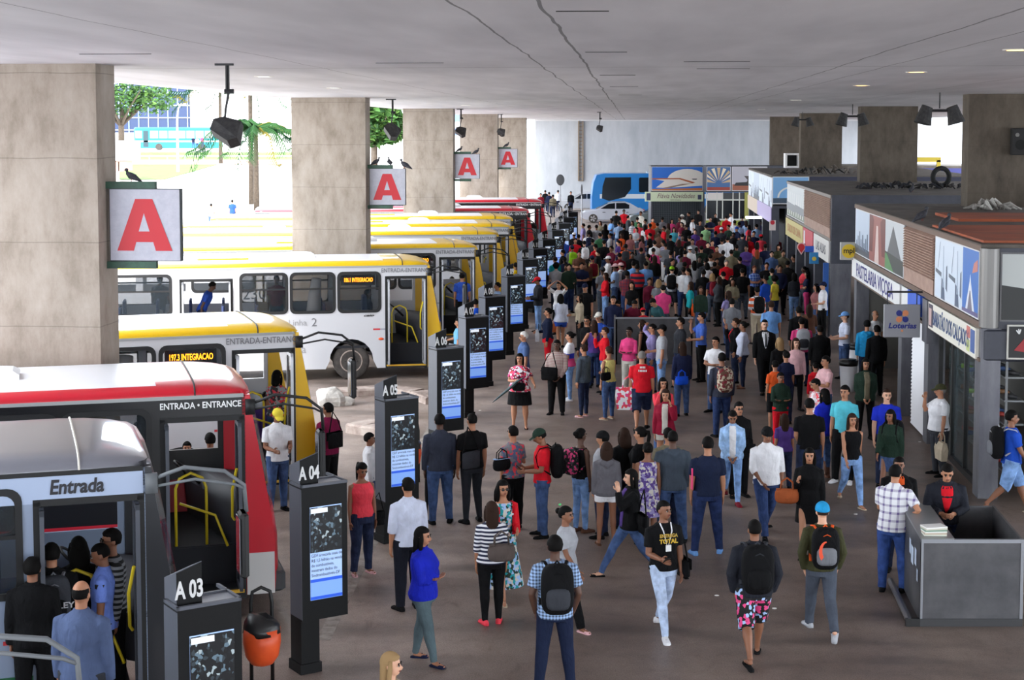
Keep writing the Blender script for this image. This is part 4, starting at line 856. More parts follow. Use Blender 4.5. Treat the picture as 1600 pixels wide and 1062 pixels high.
    # front face: lower mask, bumper, windscreen
    c = MB(); c.loft([[(x-.06, .02, z), (x, .05, z), (x+.08, .4, z), (x+.1, 1.25, z), (x+.08, 2.1, z), (x, 2.45, z), (x-.06, 2.48, z)] for z, x in ((SKIRT, -.02), (.5, 0), (1.0, -.01), (1.42, -.07))]); c.build('front_mask', col_m, e, True)
    c = MB(); c.loft([[(x-.05, .02, z), (x, .05, z), (x+.08, .4, z), (x+.1, 1.25, z), (x+.08, 2.1, z), (x, 2.45, z), (x-.05, 2.48, z)] for z, x in ((G-.27, -.3), (G+.04, -.38))]); c.build('front_header', col_m, e, True)
    c = MB(); c._add([(x, y, z) for z, x in ((1.42, -.06), (G-.27, -.29)) for y, x in ((.06, x), (.4, x+.08), (1.25, x+.1), (2.1, x+.08), (2.44, x))], [(k, k+1, k+6, k+5) for k in range(4)]); c.build('windscreen', bus_glass, e, fix=False)
    MB().rbox((-.1, .1, .28), (.14, 2.4, .55), .05).build('bumper', M((60, 62, 66), .5), e)
    # windows
    for (a, b) in wins:
        if b < -8.7 and detail < 2: continue
        for yy, dr in ((0, -1), (WID-.02, 1)):
            if dr == 1 and detail < 2: continue
            ww = MB(); o_ = rrect(a-.05, b+.05, zw0-.05, zw1+.05, .14); i_ = rrect(a+.02, b-.02, zw0+.02, zw1-.02, .11)
            ww.ring_xz(o_, i_, yy-.015 if dr < 0 else yy+.0, yy+.03)
            ww.box((a, yy-.005, zw0+.56), (b, yy+.02, zw0+.6)); f = ww.build('window', m_rub, e)
            MB().box((a, yy+.008, zw0), (b, yy+.014, zw1)).build('pane', bus_glass, f)
    # LED board inside first window
    if led:
        lm = MB().box((-2.58, .03, zw1-.3), (-1.72, .12, zw1-.04)); lo_ = lm.build('destination_board', m_black, e)
        put_text(led, .15, m_led, lo_, frame((-2.15, .024, zw1-.17), (1, 0, 0), (0, 0, 1)), bold=.012, wide=.56)
    # doors: frame, folded leaves
    for di, (a, b) in enumerate(doors):
        fr_ = MB(); fr_.box((a-.03, -.01, zd0-.1), (a+.04, .05, zd1)); fr_.box((b-.04, -.01, zd0-.1), (b+.03, .05, zd1)); fr_.box((a-.03, -.01, zd1-.05), (b+.03, .05, zd1+.02)); fr_.build('door_frame', m_rub, e)
        MB().box((a, -.02, zd0-.06), (b, .45, zd0)).build('door_step', m_intd, e); MB().box((a, -.03, zd0-.02), (b, .0, zd0+.02)).build('step_edge', M((206, 160, 40), .5), e)
        for q, x in enumerate((a+.05, b-.05)):
            dl = MB(); dl.box((x-.022, -.16, zd0+.03), (x+.022, -.12, zd1-.06)); dl.box((x-.022, .22, zd0+.03), (x+.022, .26, zd1-.06)); dl.box((x-.022, -.16, zd0+.03), (x+.022, .26, zd0+.1)); dl.box((x-.022, -.16, zd1-.12), (x+.022, .26, zd1-.06))
            d = dl.build('door', m_alu if crest_white and not band else M((70, 74, 84), .4), e); MB().box((x-.006, -.12, zd0+.1), (x+.006, .22, zd1-.12)).build('door_pane', bus_glass, d)
            if detail > 1 and di == 0 and q == 1:
                MB().tube([(x-.04, -.1, 2.0), (x-.09, .0, 1.7), (x-.07, .2, 1.3), (x-.04, .22, 1.25)], .018, 6).build('grab_rail', m_pole, e)
    # interior
    fl = MB(); f1 = fz+.06; fl.box((-L_+.1, .45, fz), (-.5, WID-.05, f1)); fl.box((-L_+.1, .05, fz), (-6.62, .46, f1)); fl.box((-5.32, .05, fz), (-1.46, .46, f1)); fl.box((-1.46, .44, zd0), (-.4, .46, f1-.02)); fl.box((-6.62, .44, zd0), (-5.32, .46, f1-.02))
    fl.build('floor', m_intd, e)
    MB().box((-L_+.05, .1, G-.06), (-.4, WID-.1, G-.03)).build('inner_ceiling', m_int, e)
    MB().box((-L_, .02, SKIRT), (-L_+.05, WID-.02, G)).build('rear_wall', side_m, e)
    db = MB(); db.loft([[(-.55, .5, .85), (-.12, .1, .85), (-.12, 2.4, .85), (-.95, 2.4, .85)], [(-.5, .55, 1.35), (-.14, .12, 1.38), (-.14, 2.4, 1.38), (-1.0, 2.35, 1.4)], [(-.4, .8, 1.5), (-.16, .3, 1.45), (-.16, 2.38, 1.45), (-.8, 2.3, 1.55)]]); db.build('dashboard', M((58, 58, 66), .7), e, True)
    sw = MB(); sw.loft([[(-1.02+.24*cos(a)*.6+.02*cos(b)*cos(a), 1.85+.24*sin(a)+.02*cos(b)*sin(a), 1.62-.24*cos(a)*.5+.02*sin(b)) for b in [2*pi*q/6 for q in range(6)]] for a in [2*pi*k/20 for k in range(21)]], cap=False); sw.box((-1.05, 1.6, 1.6), (-.99, 2.1, 1.63)); sw.cyl((-1.02, 1.85, 1.62), (-.8, 1.85, 1.4), .03, n=6); sw.build('steering_wheel', m_rub, e, True)
    MB().rbox((-1.85, 1.6, 1.25), (-1.4, 2.1, 1.4), .04).rbox((-1.92, 1.6, 1.35), (-1.8, 2.1, 2.0), .04).build('driver_seat', m_seat, e)
    pl_ = MB(); pl_.tube([(-.6, .25, .9), (-.75, .35, 1.3), (-1.2, .5, 1.45)], .018, 6); pl_.build('grab_pole', m_pole, e, True)
    for gx, gy in ((-1.5, .48), (-3.9, 1.1), (-5.3, .5), (-6.65, .5)): MB().cyl((gx, gy, .88), (gx, gy, G-.06), .018, n=6).build('grab_pole', m_pole, e, True)
    pl_ = MB(); pl_.tube([(-1.25, .5, .88), (-1.25, .5, 1.65), (-1.2, .5, 1.78), (-1.05, .5, 1.85), (-.9, .5, 1.78), (-.85, .5, 1.65), (-.85, .5, .88)], .02, 6)
    pl_.build('grab_pole', m_pole, e, True)
    if detail > 0:
        for k in range(4 if detail < 2 else 7):
            sx2 = -2.6-.85*k
            for y in ((1.75, .15) if -5.4 < sx2 < -2 or sx2 < -7 else (1.75,)):
                MB().rbox((sx2-.4, y, 1.25), (sx2, y+.6, 1.33), .03).rbox((sx2-.45, y, 1.3), (sx2-.38, y+.6, 1.95), .03).build('seat', m_seat, e)
        if led:
            MB().tube([(-3.2, .2, G-.3), (-3.25, .22, 2.2), (-3.3, .22, 1.5)], [.12, .16, .2], 10).build('curtain', M((150, 146, 146), .8), e, True)
    # lettering and marks
    if text: put_text(text, tsize, M(textcol, .5), e, frame((-.93+tshift, -.014, G-.115 if tsize < .16 else G-.15), (1, 0, 0), (0, 0, 1)), bold=tbold, wide=.85, shear=tshear)
    MB().ell((-1.58, -.01, 1.05), (.07, .02, .035), 10, 6).build('side_marker', m_orl, e, True); MB().box((-1.78, -.006, 1.28), (-1.6, 0, 1.32)).build('reflector', M((190, 40, 48), .4), e); MB().box((-1.6, -.006, 1.28), (-1.45, 0, 1.32)).build('reflector', M((150, 150, 160), .4), e)
    # mirror on bowed arm
    if mirror:
        a = MB(); y = -.02; a.tube([(-.3, y, G-.12), (.0, y-.1, G+.0), (.4, y-.12, G-.06), (.6, y-.1, G-.22), (.62, y-.1, G-.5)], .022, 6); a.tube([(-.3, y, G-.2), (.1, y-.14, G-.12), (.5, y-.14, G-.2), (.6, y-.1, G-.26)], .016, 6); a.box((-.38, y-.04, G-.26), (-.26, y+.03, G-.06)); ao = a.build('mirror_arm', m_rub if band or crest_white else m_gum, e, True)
        mm = MB(); mm.rbox((.53, y-.3, G-1.15), (.62, y-.02, G-.48), .04); mm.build('mirror', m_rub, ao); MB().box((.52, y-.28, G-1.1), (.53, y-.04, G-.53)).build('mirror_glass', M((150, 156, 164), .1, .9), ao)
    return e
YEL = (226, 182, 6); WH = (196, 196, 200); RED = (190, 20, 40)
def HD(a): return math.atan(K*tan(R(a)))
def place(px, py, z, head):   # front top corner pixel at height z -> ground point of the front corner
    p = at_z(px, py, z); p.z = 0; return p
bG = bus(at_z(292, 1128, .3)*Vector((1, 1, 0)), HD(13.6), 'grey and white bus at bottom left with Entrada over its door', (112, 112, 120), (140, 154, 178), (30, 32, 38), None, None, 'Entrada', 2, crest_white=False, gut=2.98, textcol=(26, 26, 34), tsize=.2, tbold=.03, tshear=.15, tshift=-.12, fz=.42, low=(140, 154, 178))
# green skirt of the grey bus
for (a, b) in ((-5.3, -1.5), (-12, -6.7)): MB().box((a, -.012, .3), (b, 0, .95)).build('green_skirt', M((20, 96, 56), .5), bG)
MB().box((-12, -.008, 2.68), (-.4, 0, 2.97)).build('name_strip', M((160, 174, 200), .4), bG)
bR = bus(at_z(432, 925, .3)*Vector((1, 1, 0)), HD(12.3), 'nearest red bus with ENTRADA ENTRANCE on black band', RED, (150, 150, 152), RED, (17, 17, 20), None, 'ENTRADA • ENTRANCE', 2, gut=2.95, textcol=(226, 226, 226), tsize=.115, tbold=.02, tshift=-.02, low=(180, 24, 44))
MB().box((-.38, -.012, .3), (-.02, .0, .85)).build('white_corner', M((200, 198, 196), .4), bR)
bB = bus(at_z(497, 690, 1.0)*Vector((1, 1, 0)), HD(14.5), 'yellow and white bus 197.3, front half visible behind the red bus', YEL, WH, (226, 178, 12), None, '197.3 INTEGRACAO', 'ENTRADA-ENTRANCE', 2)
bC = bus(at_z(691, 572, .3)*Vector((1, 1, 0)), HD(7.5), 'yellow and white bus 106.1 showing its dusty front wheel', YEL, WH, (226, 178, 12), None, '106.1 INTEGRACAO', 'ENTRADA-ENTRANCE', 2)
put_text('2', .3, M((110, 110, 114), .5), bC, frame((-3.28, -.006, 1.5), (1, 0, 0), (0, 0, 1))); put_text('a', .3, M((150, 150, 152), .5), bC, frame((-3.55, -.006, .82), (1, 0, 0), (0, 0, 1))); put_text('Linha', .22, M((150, 150, 152), .5), bC, frame((-3.7, -.006, 1.5), (1, 0, 0), (0, 0, 1))); put_text('caio', .09, m_black, bC, frame((-1.9, -.006, 1.66), (1, 0, 0), (0, 0, 1)), bold=.02, wide=1.8, shear=.4)
put_text('SAIDA-EXIT', .13, M((170, 170, 172), .5), bC, frame((-6.0, -.006, GUT-.12), (1, 0, 0), (0, 0, 1)))
bC['x'] = 0; del bC['x']
put_text('230', .42, M((96, 104, 112), .5), bC, frame((-4.75, WID-.06, 2.0), (1, 0, 0), (0, 0, 1)), name='bus_number')
bD = bus(at_z(763, 524, .3)*Vector((1, 1, 0)), HD(8), 'third yellow bus from the front, people boarding its door', YEL, WH, (226, 178, 12), None, '106.2 INTEGRACAO', 'ENTRADA-ENTRANCE', 1)
for i, (px, crest, lab) in enumerate([(785, 352, 'fourth yellow bus from the front, nose beside totem A 09'), (803, 341, 'fifth yellow bus, its roof second from the back'), (805, 330, 'farthest yellow bus just before the red buses')]):
    bus(place(px+9, crest-205+205+(crest-205)*.10, GUT, 0), R(6), lab, YEL, WH, (226, 178, 12), None, None, 'ENTRADA-ENTRANCE', 0)
bus(place(838, 330, GUT, 0), HD(4), 'nearer of the two far red buses with black band', RED, (150, 150, 152), RED, (17, 17, 20), None, 'ENTRADA • ENTRANCE', 0, textcol=(226, 226, 226), low=(180, 24, 44))
bus(place(858, 316, GUT, 0), HD(3), 'farthest red bus, nose reaching past the last left pillar', RED, (150, 150, 152), RED, (17, 17, 20), None, 'ENTRADA • ENTRANCE', 0, textcol=(226, 226, 226), low=(180, 24, 44))
# bus below the left corner: only its mirror reaches into the frame
q = at_z(-22, 1000, 2.85); q.z = 0
bX = bus(q, HD(14), 'bus off the lower left corner whose grey mirror arm shows', (140, 140, 146), (176, 188, 206), (30, 32, 38), None, None, None, 0, crest_white=False)
# parked buses outside beyond the slab: roofs only show
def parked(px, py, Y, head, cols, label, ln=12):
    p = at_z(px, py, GUT); p.z = 0
    return bus(p, head, label, *cols, None, None, None, 0, length=ln, mirror=False)
# ------------------------------------------------------------------ far blue bus and cars
BL = (30, 122, 196)
def farbus():
    A = at_z(925, 276, 3.1); Y = 92.0; A = at_y(925, 276, Y); e = empty('city_bus', (A.x, A.y, 0), 0, 'light blue bus passing before the far white wall', 'bus')
    k = Y/F_PX; Ln = 11.5; z1 = at_y(925, 271, Y).z; z0 = .35
    b = MB(); pr = [(-.0, z0), (Ln, z0), (Ln, z1-.1), (Ln-.1, z1), (.9, z1), (.35, z1-.12), (.12, z1-.7), (0, 1.4)]
    b.prism(pr, 0, 2.5); b.build('body', M(BL, .35, coat=.4), e)
    MB().box((.6, -.015, 1.28), (Ln, 0, 1.62)).build('white_stripe', M((206, 214, 222), .4), e)
    for (a, c) in ((3.55, 5.6), (6.1, 8.1), (8.6, 10.6)):
        MB().prism(rrect(a, c, 1.75, z1-.3, .12), -.02, .02).build('window', M((26, 32, 38), .15), e)
    MB().prism([(.75, 1.3), (1.3, 1.1), (2.5, 1.4), (2.95, 2.0), (2.95, z1-.28), (1.0, z1-.3), (.8, 2.2)], -.02, .02).build('window', M((26, 32, 38), .15), e)
    MB()._add([(.02, .1, 1.4), (.02, 2.4, 1.4), (.33, 2.4, z1-.2), (.33, .1, z1-.2)], [(0, 1, 2, 3)]).build('windscreen', M((40, 50, 58), .1), e)
    for x in (2.0, 9.0): MB().cyl((x, -.02, .48), (x, .3, .48), .48, n=18).build('wheel', m_tyre, e)
    MB().rbox((4.2, .8, z1), (6, 1.6, z1+.14), .05).rbox((7.5, .8, z1), (9, 1.6, z1+.1), .05).build('roof_vent', M((200, 214, 226), .5), e)
farbus()
def car(px, Y, col, label, ln=4.2, flip=False, zs=1.0):
    A = at_y(px, 345, Y); e = empty('car', (A.x, A.y, 0), 0, label, 'car'); 
    if flip: e.scale = (-1, 1, 1)
    s = ln/4.2; P = lambda pts: [(x*s, z*zs) for x, z in pts]
    body = P([(0.05, .35), (.35, .2), (3.95, .2), (4.2, .4), (4.2, .85), (4.05, .98), (3.4, 1.0), (1.25, .95), (.3, .82), (.03, .65)])
    cab = P([(1.0, .93), (1.75, 1.35), (2.1, 1.44), (3.0, 1.44), (3.4, 1.3), (3.95, .97)])
    m_ = M(col, .3, .3, coat=.6); b = MB(); n = len(body)
    b.loft([[(x, y, z*k+(1-k)*.5) for x, z in body] for y, k in ((0, .93), (.06, 1), (1.64, 1), (1.7, .93))]); b.build('body', m_, e, False)
    c = MB(); c.loft([[(x*k+(1-k)*2.3*s, y, z) for x, z in cab] for y, k in ((.1, .98), (.22, .94), (1.48, .94), (1.6, .98))]); c.build('cabin', m_, e)
    g = M((22, 26, 32), .1)
    MB().prism(P([(1.28, .98), (1.85, 1.34), (2.25, 1.38), (2.25, .98)]), .08, .12).build('window', g, e); MB().prism(P([(2.33, .98), (2.33, 1.38), (2.95, 1.38), (3.2, 1.25), (3.2, .98)]), .08, .12).build('window', g, e)
    ws = MB(); ws._add([(1.02*s, .25, .96*zs), (1.02*s, 1.45, .96*zs), (1.8*s, 1.4, 1.38*zs), (1.8*s, .3, 1.38*zs)], [(0, 1, 2, 3)]); ws.build('windscreen', g, e)
    for x in (.8, 3.35):
        wh = MB().cyl((x*s, -.02, .31), (x*s, .2, .31), .31, n=20).build('wheel', m_tyre, e); rm = MB()
        for k in range(5): a = k*2*pi/5; rm.prism([(x*s+.05*cos(a+1.2), .31+.05*sin(a+1.2)), (x*s+.05*cos(a-1.2), .31+.05*sin(a-1.2)), (x*s+.22*cos(a-.25), .31+.22*sin(a-.25)), (x*s+.22*cos(a+.25), .31+.22*sin(a+.25))], -.035, -.02)
        rm.build('rim', M((196, 198, 202), .3, .6), wh)
    MB().box((.75*s+.7, -.01, .72), (.95*s+.7, 0, .76)).box((3.0*s, -.01, .72), (3.15*s, 0, .76)).build('door_handle', m_black, e); MB().rbox((4.1*s, .05, .65), (4.22*s, .3, .95), .03).build('tail_light', M((190, 40, 34), .3), e); MB().rbox((.0, .05, .6), (.2, .35, .78), .03).build('headlight', M((226, 230, 236), .1), e)
car(908, 84.5, (206, 210, 222), 'silver hatchback car parked before the blue bus', 4.4)
car(984, 80.7, (120, 130, 130), 'grey car roof with dark windows beside the dark shutter kiosk', 4.0)
car(872, 97.0, (206, 208, 212), 'white car glimpsed far left behind the totems and red buses', 4.2)
# ================================================================== outside, left
m_grass = noise_mat('sunlit lawn', (62, 92, 30), (96, 118, 44), .6, .95, 7)
def ostruct(name, mb, mat): return tag(mb.build(name, mat), kind='structure')
# the ground climbs gently beyond the plaza
g = MB(); X0, X1 = -330, -2
prof = [(y_*K, z_) for y_, z_ in [(48, -.35), (70, -.02), (98, .5), (125, 1.3), (150, 2.3), (175, 3.5), (260, 5.5), (600, 8)]]
vs = []
for y, z in prof: vs += [(X0, y, z), (-14-(.0 if y < 118*K else 0)+(y/K-48)*.1, y, z)]
g._add(vs, [(2*i, 2*i+1, 2*i+3, 2*i+2) for i in range(len(prof)-1)]); o = ostruct('ground', g, m_ground)
def zg(y):
    for (a, b), (c, d) in zip(prof, prof[1:]):
        if a <= y <= c: return b+(d-b)*(y-a)/(c-a)
    return 0
def lawn(ys, x0, x1, label):
    m_ = MB(); v = []; ys = [q*K for q in ys]
    for y in ys: v += [(x0, y, zg(y)+.05), (x1, y, zg(y)+.05)]
    m_._add(v, [(2*i, 2*i+1, 2*i+3, 2*i+2) for i in range(len(ys)-1)]); o = m_.build('lawn', m_grass); tag(o, label, 'grass', kind='stuff')
lawn([126, 138, 149], -75, -36, 'sunlit grass strip in front of the teal bus'); lawn([157, 165, 172], -90, -20, 'far grass strip behind the low red earth path')
m_ = MB()._add([(-90, 149*K, zg(149*K)+.06), (-20, 149*K, zg(149*K)+.06), (-20, 156*K, zg(156*K)+.06), (-90, 156*K, zg(156*K)+.06)], [(0, 1, 2, 3)]); ostruct('path', m_, M((190, 140, 120), .9))
# teal bus far
def teal():
    Y = 174; A = at_y(209, 235, Y); B = at_y(344, 235, Y); e = empty('city_bus', (A.x, A.y, A.z), 0, 'teal bus far outside beyond the grass at upper left', 'bus'); W = B.x-A.x; H = 3.3
    MB().rbox((0, 0, .3), (W, 2.5, H), .25).build('body', M((30, 130, 146), .4), e)
    MB().box((0, -.03, 1.2), (W, 0, 1.4)).build('white_stripe', M((226, 236, 236), .5), e)
    for k in range(7): MB().box((2.4+k*1.3, -.03, 1.75), (3.5+k*1.3, .02, 2.8)).build('window', M((206, 222, 226), .3), e)
    MB().box((1.4, -.03, .5), (2.1, .02, 2.8)).build('door', M((40, 60, 70), .4), e); MB().box((.3, -.03, 1.75), (1.2, .02, 2.8)).build('window', M((190, 220, 224), .3), e)
    for x in (3.6, W-2.6): MB().cyl((x, -.05, .5), (x, .3, .5), .5, n=16).build('wheel', m_tyre, e)
teal()
# office slab with dark blue glazing, and pale block beside
Y = 330; a = at_y(236, 195, Y); b = at_y(297, 195, Y); e = empty('office_building', (a.x, a.y, 0), 0, 'office block with dark blue glass wall at upper left', 'building')
MB().box((-30, .3, 0), (b.x-a.x, 30, 40)).build('glass_wall', M((30, 48, 84), .25), e)
ml_ = MB()
for k in range(13): ml_.box((-22+k*2.65, 0, 0), (-21.8+k*2.65, .3, 40))
for k in range(12): ml_.box((-30, 0, k*3.3), (b.x-a.x, .2, .25+k*3.3))
ml_.build('mullions', M((150, 176, 206), .5), e)
c = at_y(330, 195, Y); MB().box((0, -1, 0), (24, 20, 44)).build('pale_block', M((232, 232, 232), .8), empty('building', (b.x+.3, b.y, 0), 0, 'blank pale building beside the blue glass office block', 'building'))
Y = 260; a = at_y(590, 220, Y); e = empty('building', (a.x-14, a.y, 0), 0, 'grey banded building glimpsed between second and third pillars', 'building')
MB().box((0, 0, 0), (34, 12, 22)).build('wall', M((206, 210, 216), .8), e)
for k in range(6): MB().box((-.1, -.2, 2+3.2*k), (34, 0, 3.8+3.2*k)).build('window_band', M((84, 104, 140), .3), e)
# low white canopy roof (bus shelter) at left edge
Y = 120; a = at_y(120, 245, Y); b = at_y(206, 245, Y); e = empty('shelter', (a.x, a.y, 0), 0, 'white flat roofed shelter beside the nearest pillar, outside left', 'shelter')
z = at_y(180, 243, Y).z; MB().box((0, 0, z-.5), (b.x-a.x-1.0, 8, z+1.4)).build('roof_slab', M((226, 228, 230), .6), e); MB().box((.2, -.5, z-1.6), (b.x-a.x-1.6, 7, z-.6)).build('roof_slats', noise_mat('tiled valance', (186, 120, 106), (206, 150, 130), 1, .8, 2, (3, .1, .1)), e)
MB().box((b.x-a.x-2, 1, 0), (b.x-a.x-1.6, 1.4, z-.5)).build('post', m_white, e)
# leafy tree
m_leafs = [M((30, 66, 22), .8), M((54, 94, 34), .8), M((78, 112, 44), .8)]; m_bark = noise_mat('bark', (62, 52, 44), (92, 80, 68), 5, .9)
def crown(mb, c, r, n, size, rnd):
    for k in range(n):
        while True:
            q = Vector((rnd.uniform(-1, 1), rnd.uniform(-1, 1), rnd.uniform(-1, 1)))
            if .25 < q.length < 1: break
        lump = 1+.25*noise.noise(q*2.3+Vector((c.x, 0, 0)))
        p = c+Vector((q.x*r[0], q.y*r[1], q.z*r[2]))*lump; a = Vector((rnd.uniform(-1, 1), rnd.uniform(-1, 1), rnd.uniform(-.6, .6))).normalized(); b_ = a.cross(Vector((rnd.uniform(-1, 1), rnd.uniform(-1, 1), 1))).normalized()
        mb.mi = rnd.randrange(3); s = size*rnd.uniform(.6, 1.2); mb._add([p-a*s, p-b_*s*.5, p+a*s, p+b_*s*.5], [(0, 1, 2, 3)])
def tree(px, py, Y, h, r, label, n=2600, seed=1):
    rnd = random.Random(seed); p = at_y(px, py, Y); e = empty('tree', (p.x, p.y, p.z), 0, label, 'tree')
    t = MB(); t.tube([(0, 0, -1), (0, 0, h*.3), (.3, 0, h*.5)], [h*.045, h*.035, h*.02], 9)
    for k in range(7): a = k*.9; t.tube([(0, 0, h*.28), (cos(a)*r*.35, sin(a)*r*.35, h*.5), (cos(a)*r*.75, sin(a)*r*.6, h*.72)], [h*.022, h*.014, h*.005], 6)
    t.build('trunk', m_bark, e, True); f = MB()
    for (dx, dz, k) in ((0, .78, 1), (-.55, .66, .62), (.6, .62, .62), (.1, .6, .7)): crown(f, Vector((dx*r, 0, h*dz)), (r*k*.75, r*k*.7, h*.24*k+.6), n//4, .42, rnd)
    f.build('foliage', m_leafs, e, fix=False)
tree(190, 232, 190, 12.5, 8.5, 'spreading green tree left of the glass office block', 3200, 3)
tree(586, 262, 72, 4.2, 1.6, 'bright green bush between the second and third pillars', 2200, 5)
# palms
m_frond = [M((16, 46, 26), .8, spec=.1), M((34, 66, 30), .8, spec=.1), M((92, 84, 30), .8, spec=.1)]
def palm(px, py, Y, h, label, seed, nf=15, rad=3.0, lean=0):
    rnd = random.Random(seed); p = at_y(px, py, Y); e = empty('palm_tree', (p.x, p.y, p.z), 0, label, 'palm tree', 'palms outside')
    top = Vector((lean, 0, h)); MB().tube([(0, 0, -.4), (lean*.2, 0, h*.4), (lean*.7, 0, h*.8), top], [.24, .2, .17, .13], 10).build('trunk', m_bark, e, True)
    for k in range(nf):
        a = 2*pi*k/nf+rnd.uniform(-.2, .2); el = rnd.uniform(.15, .9); L0 = rad*rnd.uniform(.85, 1.15); f = MB(); f.mi = rnd.choice([0, 0, 1, 1, 2]); pts = []
        for j in range(9):
            t = j/8; out = L0*(t*cos(el)+.25*t*t); dn = L0*(sin(el)*t-1.15*t*t*(.6+.4*rnd.random())); pts.append(top+Vector((cos(a)*out, sin(a)*out, dn)))
        f.tube(pts, [.05]*5+[.035, .03, .02, .01], 4)
        side = Vector((-sin(a), cos(a), 0))
        for j in range(1, 40):
            t = j/40*8; i = min(int(t), 7); q = pts[i].lerp(pts[i+1], t-i); d = (pts[i+1]-pts[i]).normalized()
            for s in (-1, 1):
                tip = q+side*s*.8*(1-.5*j/40)+d*.4+Vector((0, 0, -.45)); f._add([q, q+d*.13, tip+d*.03, tip], [(0, 1, 2, 3)])
        f.build('frond', m_frond, e, fix=False)
palm(393, 318, 98, 11.0, 'tall palm with grey trunk outside, left of second pillar', 2, 20, 5.4)
palm(401, 322, 92, 5.9, 'shorter palm whose fronds droop beside the tall trunk', 4, 18, 4.6)
palm(345, 250, 140, 9.5, 'farther palm partly behind the hanging floodlight', 6, 14, 3.6)
palm(585, 300, 80, 8.0, 'palm with yellowing fronds above the green bush', 9, 14, 2.6)
# lamp posts
def lamp(px, py, Y, h, label, arm=2.5, sgn=1):
    p = at_y(px, py, Y); e = empty('street_lamp', (p.x, p.y, p.z), 0, label, 'street lamp')
    MB().tube([(0, 0, 0), (0, 0, h*.75), (sgn*arm*.25, 0, h*.93), (sgn*arm, 0, h)], [.14, .1, .08, .06], 8).build('pole', M((206, 208, 210), .5), e, True); MB().rbox((sgn*arm-.3, -.15, h-.08), (sgn*arm+.5, .15, h+.08), .05).build('lamp_head', M((220, 222, 224), .5), e)
lamp(171, 262, 150, 11, 'white curved street lamp in front of the leafy tree'); lamp(278, 268, 120, 6.6, 'white straight lamp post in front of the teal bus', .4)
p = at_y(170, 189, 150)
e = empty('rail', (p.x, 149*K, zg(149*K)), 0, 'thin white railing crossing before the teal bus', 'railing'); rl = MB()
for k in range(10): rl.cyl((k*2.2+3, 0, 0), (k*2.2+3, 0, 1.1), .05, n=5)
rl.box((3, -.04, 1.05), (23, .04, 1.15)).box((3, -.04, .55), (23, .04, .62)); rl.build('rails', M((216, 218, 220), .5), e)
# ================================================================== people
SKIN = {'l': (214, 164, 136), 't': (176, 122, 92), 'b': (134, 88, 64), 'd': (88, 58, 44)}
HAIRC = {'black': (13, 11, 10), 'brown': (46, 31, 24), 'auburn': (92, 48, 34), 'blond': (150, 122, 86), 'grey': (120, 116, 112), 'white': (206, 204, 200), 'orange': (140, 70, 40)}
CC = {'black': (15, 15, 17), 'white': (228, 228, 232), 'offwhite': (206, 202, 192), 'grey': (118, 120, 126), 'darkgrey': (56, 58, 64), 'lightgrey': (170, 172, 178), 'navy': (28, 34, 62), 'blue': (44, 78, 168), 'royal': (34, 52, 190),
      'lightblue': (112, 160, 220), 'paleblue': (160, 190, 230), 'cyan': (90, 196, 214), 'teal': (24, 150, 158), 'red': (206, 26, 40), 'darkred': (118, 26, 40), 'maroon': (96, 22, 44), 'burgundy': (118, 24, 62), 'coral': (232, 70, 84),
      'pink': (222, 70, 130), 'palepink': (222, 176, 180), 'orange': (226, 92, 40), 'yellow': (226, 206, 70), 'paleyellow': (222, 212, 130), 'lime': (150, 206, 40), 'green': (60, 110, 76), 'darkgreen': (34, 52, 42), 'mint': (150, 196, 140),
      'olive': (62, 62, 40), 'khaki': (120, 112, 92), 'beige': (186, 172, 150), 'brown': (96, 64, 50), 'purple': (84, 60, 130), 'lilac': (150, 140, 190), 'jeans': (58, 78, 116), 'lightjeans': (112, 144, 190), 'palejeans': (168, 184, 216), 'darkjeans': (30, 38, 62), 'greyjeans': (72, 80, 92), 'brownpink': (150, 96, 96), 'silver': (90, 80, 76)}
